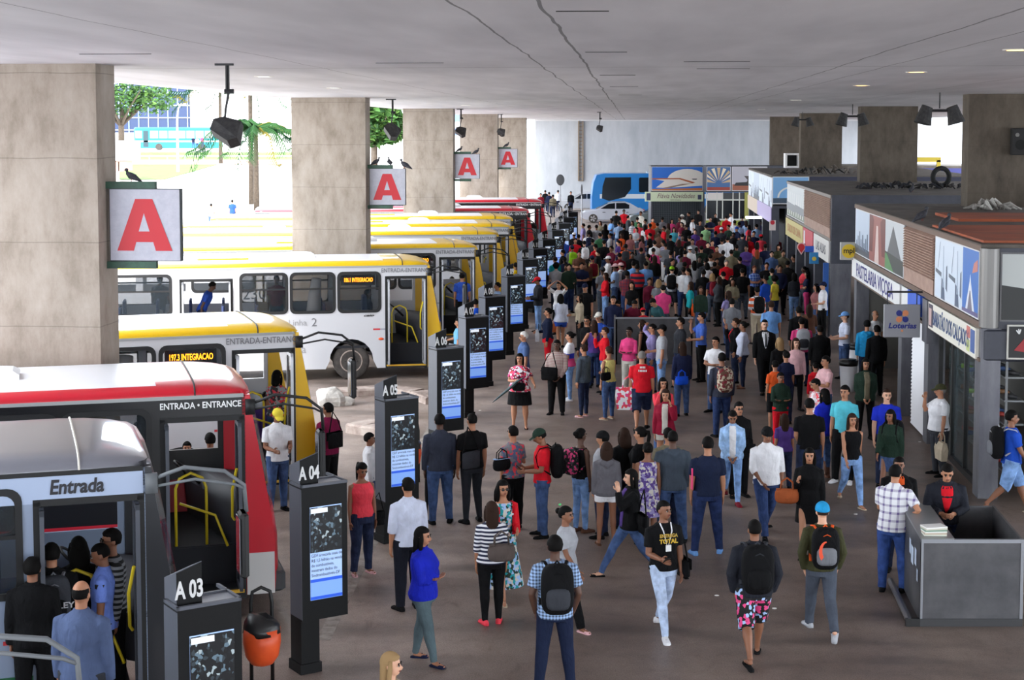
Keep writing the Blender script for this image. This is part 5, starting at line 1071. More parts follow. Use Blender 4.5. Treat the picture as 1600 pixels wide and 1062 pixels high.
def cloth(spec):
    """plain colour name, or 'stripe:a:b', 'check:a:b', 'plaid:a:b', 'print:a:b:c', 'bands:...'"""
    key = 'cloth '+spec
    if key in MATS: return MATS[key]
    p = spec.split(':')
    if len(p) == 1:
        m, nt, b = new_mat('cloth'); c = CC[spec]
        n = N(nt, 'ShaderNodeTexNoise'); n.inputs['Scale'].default_value = 9; n.inputs['Detail'].default_value = 4; L(nt, coords(nt), n.inputs['Vector'])
        jn = 'jean' in spec or 'denim' in spec; r = ramp(nt, [(.3, tuple(v*.86 for v in c)), (.7, tuple(min(255, v*1.18+8) for v in c))] if jn else [(.3, tuple(v*.94 for v in c)), (.7, tuple(min(255, v*1.04) for v in c))]); L(nt, n.outputs['Fac'], r.inputs[0]); L(nt, r.outputs[0], b.inputs['Base Color'])
        bp = N(nt, 'ShaderNodeBump'); bp.inputs['Strength'].default_value = .7; bp.inputs['Distance'].default_value = .03; b.inputs['Specular IOR Level'].default_value = .15; n2 = N(nt, 'ShaderNodeTexNoise'); n2.inputs['Scale'].default_value = 11; n2.inputs['Distortion'].default_value = 1.2; L(nt, coords(nt, (1, 1, .5)), n2.inputs['Vector']); L(nt, n2.outputs['Fac'], bp.inputs['Height']); L(nt, bp.outputs[0], b.inputs['Normal'])
        b.inputs['Roughness'].default_value = .85; MATS[key] = m; return m
    m, nt, b = new_mat('patterned cloth'); cs = [CC[c] for c in p[1:]]; b.inputs['Roughness'].default_value = .85
    v = coords(nt); sx = N(nt, 'ShaderNodeSeparateXYZ'); L(nt, v, sx.inputs[0])
    def saw(sock, per, wd):
        md = N(nt, 'ShaderNodeMath', operation='PINGPONG'); L(nt, sock, md.inputs[0]); md.inputs[1].default_value = per/2
        l = N(nt, 'ShaderNodeMath', operation='LESS_THAN'); L(nt, md.outputs[0], l.inputs[0]); l.inputs[1].default_value = wd/2; return l.outputs[0]
    mx = N(nt, 'ShaderNodeMixRGB'); mx.inputs[1].default_value = s2l(cs[0])+(1,); mx.inputs[2].default_value = s2l(cs[1])+(1,)
    if p[0] == 'stripe': L(nt, saw(sx.outputs[2], .055, .028), mx.inputs[0])
    elif p[0] == 'bigstripe': L(nt, saw(sx.outputs[2], .18, .09), mx.inputs[0])
    elif p[0] in ('check', 'plaid'):
        a = saw(sx.outputs[2], .10 if p[0] == 'plaid' else .035, .03 if p[0] == 'plaid' else .017); c = saw(sx.outputs[0], .10 if p[0] == 'plaid' else .035, .03 if p[0] == 'plaid' else .017)
        ad = N(nt, 'ShaderNodeMath', operation='ADD'); L(nt, a, ad.inputs[0]); L(nt, c, ad.inputs[1]); hf = N(nt, 'ShaderNodeMath', operation='MULTIPLY'); L(nt, ad.outputs[0], hf.inputs[0]); hf.inputs[1].default_value = .45; L(nt, hf.outputs[0], mx.inputs[0])
    elif p[0] == 'print':
        vo = N(nt, 'ShaderNodeTexVoronoi'); vo.inputs['Scale'].default_value = 26; L(nt, v, vo.inputs['Vector']); sp = N(nt, 'ShaderNodeSeparateXYZ'); L(nt, vo.outputs['Color'], sp.inputs[0])
        r = ramp(nt, [(k/len(cs), c) for k, c in enumerate(cs)]+([(.99, cs[-1])]), 'CONSTANT'); L(nt, sp.outputs[0], r.inputs[0]); L(nt, r.outputs[0], b.inputs['Base Color']); MATS[key] = m; return m
    elif p[0] == 'bands':   # white over blue over pink, by height
        r = ramp(nt, [(0, cs[2]), (.33, cs[1]), (.55, cs[0]), (1, cs[0])], 'CONSTANT'); mr = N(nt, 'ShaderNodeMapRange'); mr.inputs['From Min'].default_value = .88; mr.inputs['From Max'].default_value = 1.46; L(nt, sx.outputs[2], mr.inputs['Value']); L(nt, mr.outputs[0], r.inputs[0]); L(nt, r.outputs[0], b.inputs['Base Color']); MATS[key] = m; return m
    L(nt, mx.outputs[0], b.inputs['Base Color']); MATS[key] = m; return m
def skin_m(k): return M(SKIN[k], .55, name='skin')
def hair_m(k): return M(HAIRC[k], .75, spec=.12, name='hair')
m_eye = M((176, 166, 160), .4); m_iris = M((30, 20, 16), .3); m_lip = M((128, 56, 54), .5); m_sole = M((60, 58, 58), .8)
BASE_H = 1.72
BW = Matrix.Identity(4)
TM, TF = 'm', 'f'
TORSO = {'m': [(.82, .125, .095, 0), (.90, .168, .118, .005), (1.0, .158, .108, 0), (1.1, .152, .105, 0), (1.22, .17, .118, 0), (1.33, .180, .118, .005), (1.385, .158, .098, .012), (1.435, .10, .074, .012), (1.46, .066, .06, .012), (1.49, .058, .058, .01)],
         'f': [(.82, .125, .100, 0), (.90, .178, .128, .01), (1.0, .155, .110, 0), (1.09, .132, .096, 0), (1.2, .150, .118, -.012), (1.27, .158, .126, -.018), (1.34, .160, .106, 0), (1.395, .148, .086, .01), (1.44, .078, .058, .012), (1.49, .050, .050, .01)],
         'c': [(.82, .115, .085, 0), (.90, .145, .105, .005), (1.0, .140, .100, 0), (1.1, .136, .096, 0), (1.22, .145, .1, 0), (1.33, .152, .1, .005), (1.40, .14, .085, .012), (1.45, .08, .06, .012), (1.49, .05, .05, .01)]}
SHX = {'m': .178, 'f': .155, 'c': .146}
ARM = {'down': ((.13, .03, -1), (.03, .14, -1)), 'front': ((.12, .12, -1), (-.28, .95, -.08)), 'cross': ((.18, .28, -1), (-.95, .42, .02)), 'hip': ((.62, -.25, -.75), (-.62, .35, -.55)), 'face': ((.12, .75, -.55), (-.28, .05, 1)), 'up': ((.5, .45, .5), (-.75, -.1, .6)),
       'bag': ((.16, -.05, -1), (-.1, .75, .6)), 'swf': ((.08, .42, -1), (.0, .7, -.9)), 'swb': ((.14, -.5, -1), (.04, -.25, -1)), 'pocket': ((.28, -.12, -1), (-.2, .35, -.9)), 'lean': ((.12, .45, -.85), (-.25, .95, .12)), 'out': ((.5, .35, -.8), (.3, .8, -.25)), 'clasp': ((.1, .1, -1), (-.45, .42, -.75)), 'back': ((.22, -.3, -1), (-.5, -.35, -.75)), 'hold': ((.22, .35, -.9), (-.7, .8, .15))}
LEG = {'stand': ((2, 2, .03), (-1, 2, .03)), 'wide': ((4, 3, .09), (-3, 3, .09)), 'relax': ((10, 16, .05), (-2, 0, .02)), 'walk': ((24, 8, .0), (-14, 26, .0)), 'walk2': ((-16, 30, 0), (24, 8, 0)), 'stride': ((34, 6, 0), (-26, 14, 0)), 'stride2': ((-26, 14, 0), (34, 6, 0)), 'slim': ((3, 3, 0), (-1, 3, 0)), 'apart': ((16, 4, .03), (-10, 3, .03))}
class Pose:
    def __init__(s, sex, build, legs, aL, aR, lean=0, hy=0, hp=0):
        s.sex, s.build, s.legs, s.aL, s.aR, s.lean, s.hy, s.hp = sex, build, legs, aL, aR, lean, hy, hp
        s.w = {'slim': .92, 'std': 1.0, 'big': 1.09, 'fat': 1.34}[build]; s.d = {'slim': .92, 'std': 1.0, 'big': 1.16, 'fat': 1.5}[build]
        # legs: sides -1 = person's right (x<0)
        s.leg = []; lows = []
        for side, (a, b, sp) in zip((-1, 1), LEG[legs]):
            hx = side*.092*min(s.w, 1.2); a = R(a); b = R(b); hip = Vector((hx, 0, .90))
            knee = hip+Vector((side*sp*.5, -sin(a)*.41, -cos(a)*.41)); ank = knee+Vector((side*sp*.5, -sin(a-b)*.415, -cos(a-b)*.415))
            s.leg.append((hip, knee, ank, side, a-b)); lows.append(ank.z)
        s.dz = .075-min(lows)
        s.arm = []
        for side, nm in ((-1, aR), (1, aL)):
            ua, fa = ARM[nm]; sh = Vector((side*SHX[sex]*min(s.w, 1.06), .01, 1.365))
            du = Vector((side*ua[0], -ua[1], ua[2])).normalized(); df = Vector((side*fa[0], -fa[1], fa[2])).normalized()
            el = sh+du*.285; wr = el+df*.245; s.arm.append((sh, el, wr, side, df))
    def sec(s, z, infl=.034):       # half width, half depth, centre y of the trunk at height z
        T = TORSO[s.sex]; z = max(T[0][0], min(T[-1][0], z))
        for a, b in zip(T, T[1:]):
            if a[0] <= z <= b[0]:
                t = (z-a[0])/(b[0]-a[0]); rx, ry, cy = (a[k]+(b[k]-a[k])*t for k in (1, 2, 3)); break
        bel = 1 if z < 1.3 else max(0, 1-(z-1.3)/.15); w_ = 1+(s.w-1)*(bel if s.build != 'slim' else 1); d_ = 1+(s.d-1)*bel
        return rx*w_+infl, ry*d_+infl, cy-(d_-1)*.03
    def bend(s, p):       # whole-body lift plus forward lean above the hips
        p = Vector(p)
        if s.lean and p.z > .86:
            t = min(1, (p.z-.86)/.22); a = R(s.lean)*t; c = Vector((0, 0, .9)); q = p-c; p = c+Vector((q.x, q.y*cos(a)-q.z*sin(a), q.z*cos(a)+q.y*sin(a)*1.0))
        return p+Vector((0, 0, s.dz))
    def head(s, p):
        c = Vector((0, .012, 1.50)); q = Vector(p)-c; q = Matrix.Rotation(R(s.hy), 3, 'Z') @ (Matrix.Rotation(R(s.hp), 3, 'X') @ q); return c+q
    def key(s): return (s.sex, s.build, s.legs, s.aL, s.aR, s.lean, s.hy, s.hp)
def ering(x, y, z, rx, ry, n=20): return [(x+rx*cos(2*pi*k/n), y+ry*sin(2*pi*k/n), z) for k in range(n)]
def torso(mb, po, infl=0, z0=None, z1=None, n=20, flare=0):
    T = TORSO[po.sex]; rg = []
    zs = sorted(set([t[0] for t in T if (z0 is None or t[0] > z0+.015) and (z1 is None or t[0] < z1-.015)]+([z0] if z0 else [])+([z1] if z1 else [])))
    for z in zs:
        zz = max(T[0][0], min(T[-1][0], z))
        for a, b in zip(T, T[1:]):
            if a[0] <= zz <= b[0]:
                t = (zz-a[0])/(b[0]-a[0]); rx, ry, cy = (a[k]+(b[k]-a[k])*t for k in (1, 2, 3)); break
        if z < .88: rx, ry = max(rx, .165), max(ry, .118)
        bel = 1 if z < 1.3 else .0+(1 if z < 1.3 else max(0, 1-(z-1.3)/.15))
        w_ = 1+(po.w-1)*(bel if po.build != 'slim' else 1); d_ = 1+(po.d-1)*bel; fl = flare*max(0, 1.1-z)
        rg.append([tuple(po.bend((x, y-(d_-1)*.03, z))) for x, y, _ in ering(0, cy, z, rx*w_+infl+fl, ry*d_+infl+fl, n)])
    mb.loft(rg)
def limb(mb, pts, rads, po=None, n=12, flat=1.0): mb.tube([po.bend(p) for p in pts] if po else pts, rads, n, flat)
MC = {}
def finish(mb, voxel, smooth=2):
    me = mb.mesh('tmp'); o = bpy.data.objects.new('tmp', me); rm = o.modifiers.new('r', 'REMESH'); rm.mode = 'VOXEL'; rm.voxel_size = voxel; rm.use_smooth_shade = True
    sm = o.modifiers.new('s', 'SMOOTH'); sm.factor = .5; sm.iterations = smooth
    r = evaluate(o); bpy.data.objects.remove(o); bpy.data.meshes.remove(me); return r
def head_shape(mb, po):
    H = lambda p: po.bend(po.head(p))
    def e_(c, r, nu=14, nv=10):
        t = MB(); t.ell(c, r, nu, nv); mb._add([H(p) for p in t.v], t.f)
    e_((0, .01, 1.625), (.074, .094, .096)); e_((0, -.022, 1.572), (.058, .066, .074)); e_((0, -.045, 1.535), (.034, .036, .03), 10, 8)
    e_((0, -.093, 1.582), (.015, .024, .026), 8, 6); e_((-.073, .012, 1.595), (.012, .02, .032), 8, 6); e_((.073, .012, 1.595), (.012, .02, .032), 8, 6)
    t = MB(); t.tube([(0, .02, 1.40), (0, .016, 1.47), (0, .008, 1.545)], [.062, .052, .054], 12); mb._add([H(p) if p[2] > 1.5 else po.bend(p) for p in [Vector(q) for q in t.v]], t.f)
def hand(mb, wr, df, side, po, fine):
    # palm flat box then fingers
    nrm = Vector((side*-1, .0, .0)); nrm = (nrm-df*nrm.dot(df)).normalized() if abs(df.dot(nrm)) < .9 else Vector((0, 0, 1)); ac = df.cross(nrm).normalized()
    pc = wr+df*.045; B = po.bend
    def ep(c, l, w_, t):
        q = MB(); q.ell((0, 0, 0), (w_, t, l), 10, 8); mb._add([B(c+ac*p[0]+nrm*p[1]+df*p[2]) for p in q.v], q.f)
    ep(pc, .052, .04, .018)
    if not fine: ep(wr+df*.105, .05, .034, .014); return
    for k, (off, l) in enumerate(((-.027, .062), (-.009, .075), (.009, .07), (.026, .055))):
        a = pc+df*.036+ac*off; b = a+df*l*.55+nrm*.006; c = b+df*l*.4+nrm*.022; q = MB(); q.tube([a-df*.01, a, b, c, c+df*.006], [.008, .0095, .0085, .0075, .004], 6); mb._add([B(p) for p in q.v], q.f)
    s = -1 if ac.dot(Vector((0, -1, 0))) > 0 else 1
    a = pc-df*.015-ac*.03*s; b = a-ac*.028*s+df*.028+nrm*.008; c = b+df*.03+nrm*.008; q = MB(); q.tube([a, (a+b)/2, b, c], [.012, .012, .010, .007], 6); mb._add([B(p) for p in q.v], q.f)
def body_mesh(po, lod, showlegs, barefeet=False):
    key = ('body', po.key(), lod, showlegs)
    if key in MC: return MC[key]
    mb = MB(); torso(mb, po, -.008, .96 if not showlegs else .84, n=16); head_shape(mb, po)
    for sh, el, wr, side, df in po.arm:
        k = 1.0 if po.sex != 'm' else 1.12
        limb(mb, [sh-Vector((side*.03, 0, 0)), sh, sh.lerp(el, .35), el, el.lerp(wr, .3), wr, wr+df*.02], [.045*k, .050*k, .044*k, .036*k, .037*k, .024*k, .024*k], po, 10)
        hand(mb, wr, df, side, po, False) if lod > 0 else None
    for hip, kn, an, side, aa in po.leg:
        k = 1 if showlegs else .8; fat = po.w
        limb(mb, [hip+Vector((0, 0, .03)), hip.lerp(kn, .3), kn, kn.lerp(an, .3)+Vector((0, .012, 0)), kn.lerp(an, .75), an], [.082*k*fat, .074*k*fat, .052*k*fat, .054*k*fat, .036*k, .034*k], po, 10)
        fd = Vector((side*.25, -1, 0)).normalized(); an2 = an
        limb(mb, [an2+Vector((0, .03, -.03)), an2+Vector((0, 0, -.03)), an2+fd*.09+Vector((0, 0, -.045)), an2+fd*.16+Vector((0, 0, -.055))], [.026, .034, .03, .018], po, 8, .8)
    me = finish(mb, [.0105, .017, .026][lod], [2, 2, 1][lod])
    if lod < 2:
        bm = bmesh.new(); bm.from_mesh(me); me2 = MB()
        H = lambda p: po.bend(po.head(p))
        def e_(c, r, mi, nu=8, nv=6):
            t = MB(); t.ell(c, r, nu, nv); me2.mi = mi; me2._add([H(p) for p in t.v], t.f)
        for s in (-1, 1):
            e_((s*.030, -.080, 1.607), (.014, .008, .0065), 1); e_((s*.030, -.086, 1.607), (.009, .006, .0085), 2); e_((s*.030, -.084, 1.617), (.019, .007, .003), 4); e_((s*.031, -.084, 1.630), (.023, .008, .0055), 4)
        e_((0, -.083, 1.553), (.025, .012, .009), 3); e_((0, -.09, 1.554), (.02, .006, .002), 2)
        if lod == 0:
            me2.mi = 0
            for sh, el, wr, side, df in po.arm: hand(me2, wr, df, side, po, True)
        o = len(bm.verts); vs = [bm.verts.new(v) for v in me2.v]
        for f, m_ in zip(me2.f, me2.m):
            try:
                nf = bm.faces.new([vs[i] for i in f]); nf.material_index = m_; nf.smooth = True
            except ValueError: pass
        bmesh.ops.recalc_face_normals(bm, faces=bm.faces); bm.to_mesh(me); bm.free()
    me.name = 'body'
    for m_ in (skin_m('t'), m_eye, m_iris, m_lip, hair_m('black')): me.materials.append(m_)
    MC[key] = me; return me
def top_mesh(po, lod, kind, sleeve):
    key = ('top', po.key(), lod, kind, sleeve)
    if key in MC: return MC[key]
    mb = MB(); infl = {'tee': .016, 'tight': .010, 'jacket': .034, 'hoodie': .032, 'dress': .014, 'shirt': .02, 'longdress': .014, 'tank': .010}[kind]
    z0 = {'tee': .87, 'tight': .9, 'jacket': .84, 'hoodie': .83, 'dress': .9, 'shirt': .85, 'longdress': .9, 'tank': .9}[kind]
    torso(mb, po, infl, z0, 1.455 if sleeve != 'none' else 1.41, flare=.05 if kind in ('tee', 'shirt') else 0)
    if kind in ('dress', 'longdress'):
        hem = .5 if kind == 'dress' else .24; rg = []
        for z, rx, ry in ((hem, .23 if kind == 'dress' else .30, .19 if kind == 'dress' else .25), (hem+.05, .225 if kind == 'dress' else .29, .185 if kind == 'dress' else .24), (.75, .205, .16), (.92, .185, .135), (1.03, .165, .115)):
            rg.append([tuple(po.bend(p)) for p in ering(0, 0, z, rx*po.w, ry*min(po.d, 1.2), 20)])
        mb.loft(rg)
    if sleeve != 'none':
        for sh, el, wr, side, df in po.arm:
            i = {'tee': .012, 'tight': .008, 'jacket': .022, 'hoodie': .022, 'dress': .01, 'shirt': .015, 'longdress': .01, 'tank': .01}[kind]; k = 1.0 if po.sex != 'm' else 1.12
            a = sh-Vector((side*.035, 0, -.002))
            if sleeve == 'short': e = sh.lerp(el, .68); limb(mb, [a, sh, sh.lerp(e, .5), e, e+(e-sh).normalized()*.01], [.044*k+i, .050*k+i, .051*k+i, .050*k+i, .050*k+i], po, 12)
            elif sleeve == 'elbow': e = el.lerp(wr, .25); limb(mb, [a, sh, sh.lerp(el, .5), el, e], [.044*k+i, .050*k+i, .049*k+i, .044*k+i, .042*k+i], po, 12)
            else: limb(mb, [a, sh, sh.lerp(el, .5), el, el.lerp(wr, .4), wr.lerp(el, .03)], [.044*k+i, .050*k+i, .047*k+i, .042*k+i, .039*k+i, .03*k+i], po, 12)
    if kind == 'hoodie':
        t = MB(); t.tube([(-.10, .03, 1.43), (-.08, .10, 1.40), (0, .125, 1.36), (.08, .10, 1.40), (.10, .03, 1.43)], [.03, .05, .06, .05, .03], 10); mb._add([po.bend(p) for p in t.v], t.f)
    if kind in ('shirt', 'jacket'):
        t = MB(); rg = [ering(0, .012, 1.44, .082, .075, 14), ering(0, .012, 1.485, .070, .068, 14)]; t.loft(rg); mb._add([po.bend(p) for p in t.v], t.f)
    me = finish(mb, [.012, .018, .028][lod], [1, 1, 1][lod]); me.name = 'top'; MC[key] = me; return me
def bottom_mesh(po, lod, kind):
    key = ('bot', po.key()[:3], po.lean, lod, kind)
    if key in MC: return MC[key]
    mb = MB(); lv = {'jeans': .012, 'slim': .005, 'trousers': .02, 'shorts': .016, 'bermuda': .024, 'skirt': .01, 'leggings': .002, 'wide': .03}[kind]
    s2 = po.lean; torso(mb, po, .008, .80, 1.0)
    if kind == 'skirt':
        rg = []
        for z, rx, ry in ((.56, .215, .17), (.62, .21, .168), (.8, .196, .15), (.96, .17, .125)): rg.append([tuple(po.bend(p)) for p in ering(0, 0, z, rx*po.w, ry*min(po.d, 1.25), 20)])
        mb.loft(rg)
    else:
        for hip, kn, an, side, aa in po.leg:
            h = hip+Vector((0, 0, .03)); f = po.w
            if kind == 'shorts': e = hip.lerp(kn, .42); limb(mb, [h, hip.lerp(e, .5), e], [.094*f+lv, .092*f+lv, .088*f+lv], po, 14)
            elif kind == 'bermuda': e = kn.lerp(an, .08); limb(mb, [h, hip.lerp(kn, .5), kn, e], [.094*f+lv, .082*f+lv, .068*f+lv, .07*f+lv], po, 14)
            else:
                b = {'jeans': .058, 'slim': .042, 'trousers': .060, 'leggings': .04, 'wide': .075}[kind]
                limb(mb, [h, hip.lerp(kn, .35), kn, kn.lerp(an, .3)+Vector((0, .01, 0)), kn.lerp(an, .75), an+Vector((0, .005, -.02))], [.096*f+lv, .084*f+lv, .062*f+lv, .060*f+lv, .046+lv, b], po, 14)
    me = finish(mb, [.012, .018, .028][lod], 1); me.name = 'bottom'; MC[key] = me; return me
def shoe_mesh(po, i, kind):
    key = ('shoe', po.legs, po.build, i, kind)
    if key in MC: return MC[key]
    hip, kn, an, side, aa = po.leg[i]; mb = MB(); B = po.bend; fd = Vector((side*.25, -1, 0)).normalized(); rt = Vector((-fd.y, fd.x, 0))
    lift = an.z+po.dz-.075; pit = min(.9, max(0, lift*4)) if kn.y > -.0 or aa < -.2 else -.0
    if kind in ('shoe', 'sneaker', 'boot'):
        rg = []
        for t, w_, h in ((-.075, .022, .045), (-.055, .036, .075), (-.01, .038, .085), (.05, .04, .07), (.10, .045, .05), (.15, .042, .04), (.178, .024, .026)):
            c = Vector(an)+fd*t; z = -.075
            rg.append([B(c+rt*(w_*x)+Vector((0, 0, z+h*y))) for x, y in ((-1, .0), (-1.05, .35), (-.7, .85), (0, 1), (.7, .85), (1.05, .35), (1, .0), (0, -.02))])
        mb.loft(rg)
        if kind == 'boot': mb.tube([B(an+Vector((0, .01, -.02))), B(an.lerp(kn, .35)), B(an.lerp(kn, .6))], [.048, .055, .064], 12)
    else:
        rg = []
        for t, w_ in ((-.065, .022), (-.04, .034), (.02, .033), (.09, .042), (.14, .038), (.16, .02)):
            c = Vector(an)+fd*t; rg.append([B(c+rt*(w_*x)+Vector((0, 0, z))) for x, z in ((-1, -.078), (-1, -.06), (1, -.06), (1, -.078))])
        mb.loft(rg); mb.tube([B(an+fd*.085-rt*.036+Vector((0, 0, -.06))), B(an+fd*.08+Vector((0, 0, -.022))), B(an+fd*.085+rt*.036+Vector((0, 0, -.06)))], .01, 6)
        if kind == 'flat': mb.tube([B(an+fd*.09+Vector((0, 0, -.05))), B(an+fd*.15+Vector((0, 0, -.055)))], [.036, .028], 8, .6)
    me = mb.mesh('shoe', [], True)
    if pit:       # heel raised when the foot trails
        toe = B(an+fd*.14+Vector((0, 0, -.075))); ax = rt
        Rm = Matrix.Rotation(-pit, 4, ax)
        for v in me.vertices: v.co = toe+(Rm @ (v.co-toe))-Vector((0, 0, lift*.75))*0
    bm = bmesh.new(); bm.from_mesh(me); bmesh.ops.recalc_face_normals(bm, faces=bm.faces); bm.to_mesh(me); bm.free()
    MC[key] = me; return me
def hair_mesh(po, style, lod):
    key = ('hair', po.lean, po.hy, po.hp, po.legs, po.build, style, lod > 1)
    if key in MC: return MC[key]
    mb = MB(); n1, n2 = (16, 12) if lod < 2 else (10, 8); H = lambda p: po.bend(po.head(p)); t = MB()
    th = {'buzz': .004, 'short': .012, 'curly': .04, 'afro': .05, 'bald': .0}.get(style, .012)
    def cut(q):
        y, z = q.y, q.z
        front = y < -.022
        lowlim = (-.0 if front else (-.055 if y > .03 else -.02))
        if style == 'bald': lowlim, = (-.05,)
        if (front and z < .030+max(0, (-y-.03))*.25) or z < lowlim: return q*.80
        if style == 'bald' and (z > .035 or y < .0): return q*.85
        if style in ('curly', 'afro'): return q*(1+.12*noise.noise(q*38))
        if style in ('short',): return q*(1+.05*noise.noise(q*40))
        return q
    t.ell((0, .013, 1.627), (.077+th, .097+th, .099+th*.9), n1, n2, cut)
    fem = style in ('long', 'pony', 'bun', 'mid', 'longcurly', 'braid')
    if style in ('long', 'mid', 'longcurly'):
        zb = {'long': 1.30, 'mid': 1.43, 'longcurly': 1.38}[style]; k = 1.25 if style == 'longcurly' else 1
        rg = []
        for z, rx, y0, y1 in ((zb, .05*k, .07, .115), (zb+.05, .085*k, .045, .125), (1.50, .092*k, .01, .115), (1.56, .092*k, -.01, .118), (1.63, .088, -.005, .112), (1.69, .06, .0, .09)):
            rg.append([(rx*cos(a), (y0+y1)/2+(y1-y0)/2*sin(a)+(.0), z) for a in [2*pi*q/14 for q in range(14)]])
        t.loft(rg)
        for s in (-1, 1): t.tube([(s*.07, -.012, 1.66), (s*.082, -.01, 1.58), (s*.082, .0, 1.5), (s*.075, .0, max(zb, 1.42))], [.02, .026*k, .026*k, .016], 8)
    if style == 'pony': t.tube([(0, .09, 1.66), (0, .15, 1.66), (0, .165, 1.58), (0, .145, 1.46), (0, .13, 1.38)], [.02, .03, .032, .026, .01], 10)
    if style == 'bun': t.ell((0, .125, 1.65), (.045, .042, .042), 10, 8)
    if style == 'braid': t.tube([(0, .08, 1.6), (0, .12, 1.5), (0, .14, 1.38), (0, .13, 1.25)], [.03, .03, .025, .012], 8)
    mb._add([H(p) if p[2] > 1.47 else po.bend(p) for p in [Vector(q) for q in t.v]], t.f)
    me = mb.mesh('hair', [], True); bm = bmesh.new(); bm.from_mesh(me); bmesh.ops.recalc_face_normals(bm, faces=bm.faces); bm.to_mesh(me); bm.free(); MC[key] = me; return me
def cap_mesh(po, kind):
    key = ('cap', po.lean, po.hy, po.hp, po.legs, po.build, kind)
    if key in MC: return MC[key]
    t = MB(); H = lambda p: po.bend(po.head(p))
    def cut(q): return Vector((q.x, q.y, max(q.z, -.004 if kind != 'beanie' else -.02)))
    t.ell((0, .012, 1.637), (.092, .113, .102), 16, 10, cut)
    if kind != 'beanie':
        s = 1 if kind == 'capback' else -1; rg = []
        for y, w_, z in ((.07, .075, 1.64), (.11, .074, 1.643), (.15, .062, 1.632), (.18, .035, 1.62)): rg.append([(-w_, .012+s*y, z-.008), (0, .012+s*y, z+.006), (w_, .012+s*y, z-.008), (w_, .012+s*y, z-.014), (0, .012+s*y, z), (-w_, .012+s*y, z-.014)])
        t.loft(rg)
    mb = MB(); mb._add([H(p) for p in t.v], t.f); me = mb.mesh('cap', [], True); MC[key] = me; return me
def bag_mesh(kind, lod):
    key = ('bag', kind, lod)
    if key in MC: return MC[key]
    mb = MB()
    if kind == 'backpack':
        def ff(q): return Vector((math.copysign(abs(q.x/.15)**.55*.15, q.x), math.copysign(abs(q.y/.095)**.7*.095, q.y), math.copysign(abs(q.z/.23)**.6*.23, q.z)))
        mb.ell((0, .0, .0), (.15, .095, .23), 18, 12, ff); mb.mi = 1
        def f2(q): return Vector((math.copysign(abs(q.x/.11)**.55*.11, q.x), q.y, math.copysign(abs(q.z/.1)**.6*.1, q.z)))
        mb.ell((0, .085, -.07), (.11, .045, .1), 14, 8, f2); mb.mi = 2; mb.tube([(-.03, -.03, .21), (0, -.02, .25), (.03, -.03, .21)], .01, 6)
        for s in (-1, 1): mb.tube([(s*.07, -.06, .17), (s*.10, -.13, .215), (s*.105, -.24, .19), (s*.105, -.295, .08), (s*.12, -.265, -.05), (s*.14, -.09, -.16)], .017, 6, .6)
        mb.tube([(-.13, .05, .1), (0, .095, .17), (.13, .05, .1)], .006, 5)
    elif kind == 'handbag':
        def ff(q): return Vector((math.copysign(abs(q.x/.17)**.6*.17, q.x), q.y, math.copysign(abs(q.z/.11)**.6*.11, q.z)))
        mb.ell((0, 0, 0), (.17, .07, .11), 18, 10, ff); mb.mi = 1
        for y in (-.03, .03): mb.tube([(-.09, y, .09), (-.08, y, .2), (0, y, .26), (.08, y, .2), (.09, y, .09)], .009, 6)
        mb.mi = 2; mb.box((-.15, -.045, .09), (.15, .045, .1)); mb.mi = 1; mb.tube([(-.16, .0, -.01), (0, -.075, -.02), (.16, 0, -.01)], .008, 5)
    elif kind == 'shoulder':   # satchel with a long strap over the opposite shoulder
        mb.rbox((-.17, -.05, -.14), (.17, .05, .12), .05); mb.mi = 1; mb.rbox((-.16, -.06, -.02), (.16, -.04, .12), .02); mb.tube([(-.15, 0, .1), (-.05, .0, .32), (.06, .0, .46), (.15, .0, .1)], .011, 6)
    elif kind == 'tote':
        mb.loft([[(-.15, -.05, -.19), (.15, -.05, -.19), (.15, .05, -.19), (-.15, .05, -.19)], [(-.18, -.06, 0), (.18, -.06, 0), (.18, .06, 0), (-.18, .06, 0)], [(-.17, -.03, .12), (.17, -.03, .12), (.17, .03, .12), (-.17, .03, .12)]]); mb.mi = 1
        for y in (-.03, .03): mb.tube([(-.08, y, .11), (-.06, y, .22), (0, y, .27), (.06, y, .22), (.08, y, .11)], .008, 6)
    me = mb.mesh(kind, [], kind != 'tote'); bm = bmesh.new(); bm.from_mesh(me); bmesh.ops.recalc_face_normals(bm, faces=bm.faces); bm.to_mesh(me); bm.free(); MC[key] = me; return me
DIRS = {'F': 0, 'FR': 45, 'R': 90, 'BR': 135, 'B': 180, 'BL': 225, 'L': 270, 'FL': 315}
PEOPLE = []; SPOTS = []
GROUP = 'passengers on the bus platform'
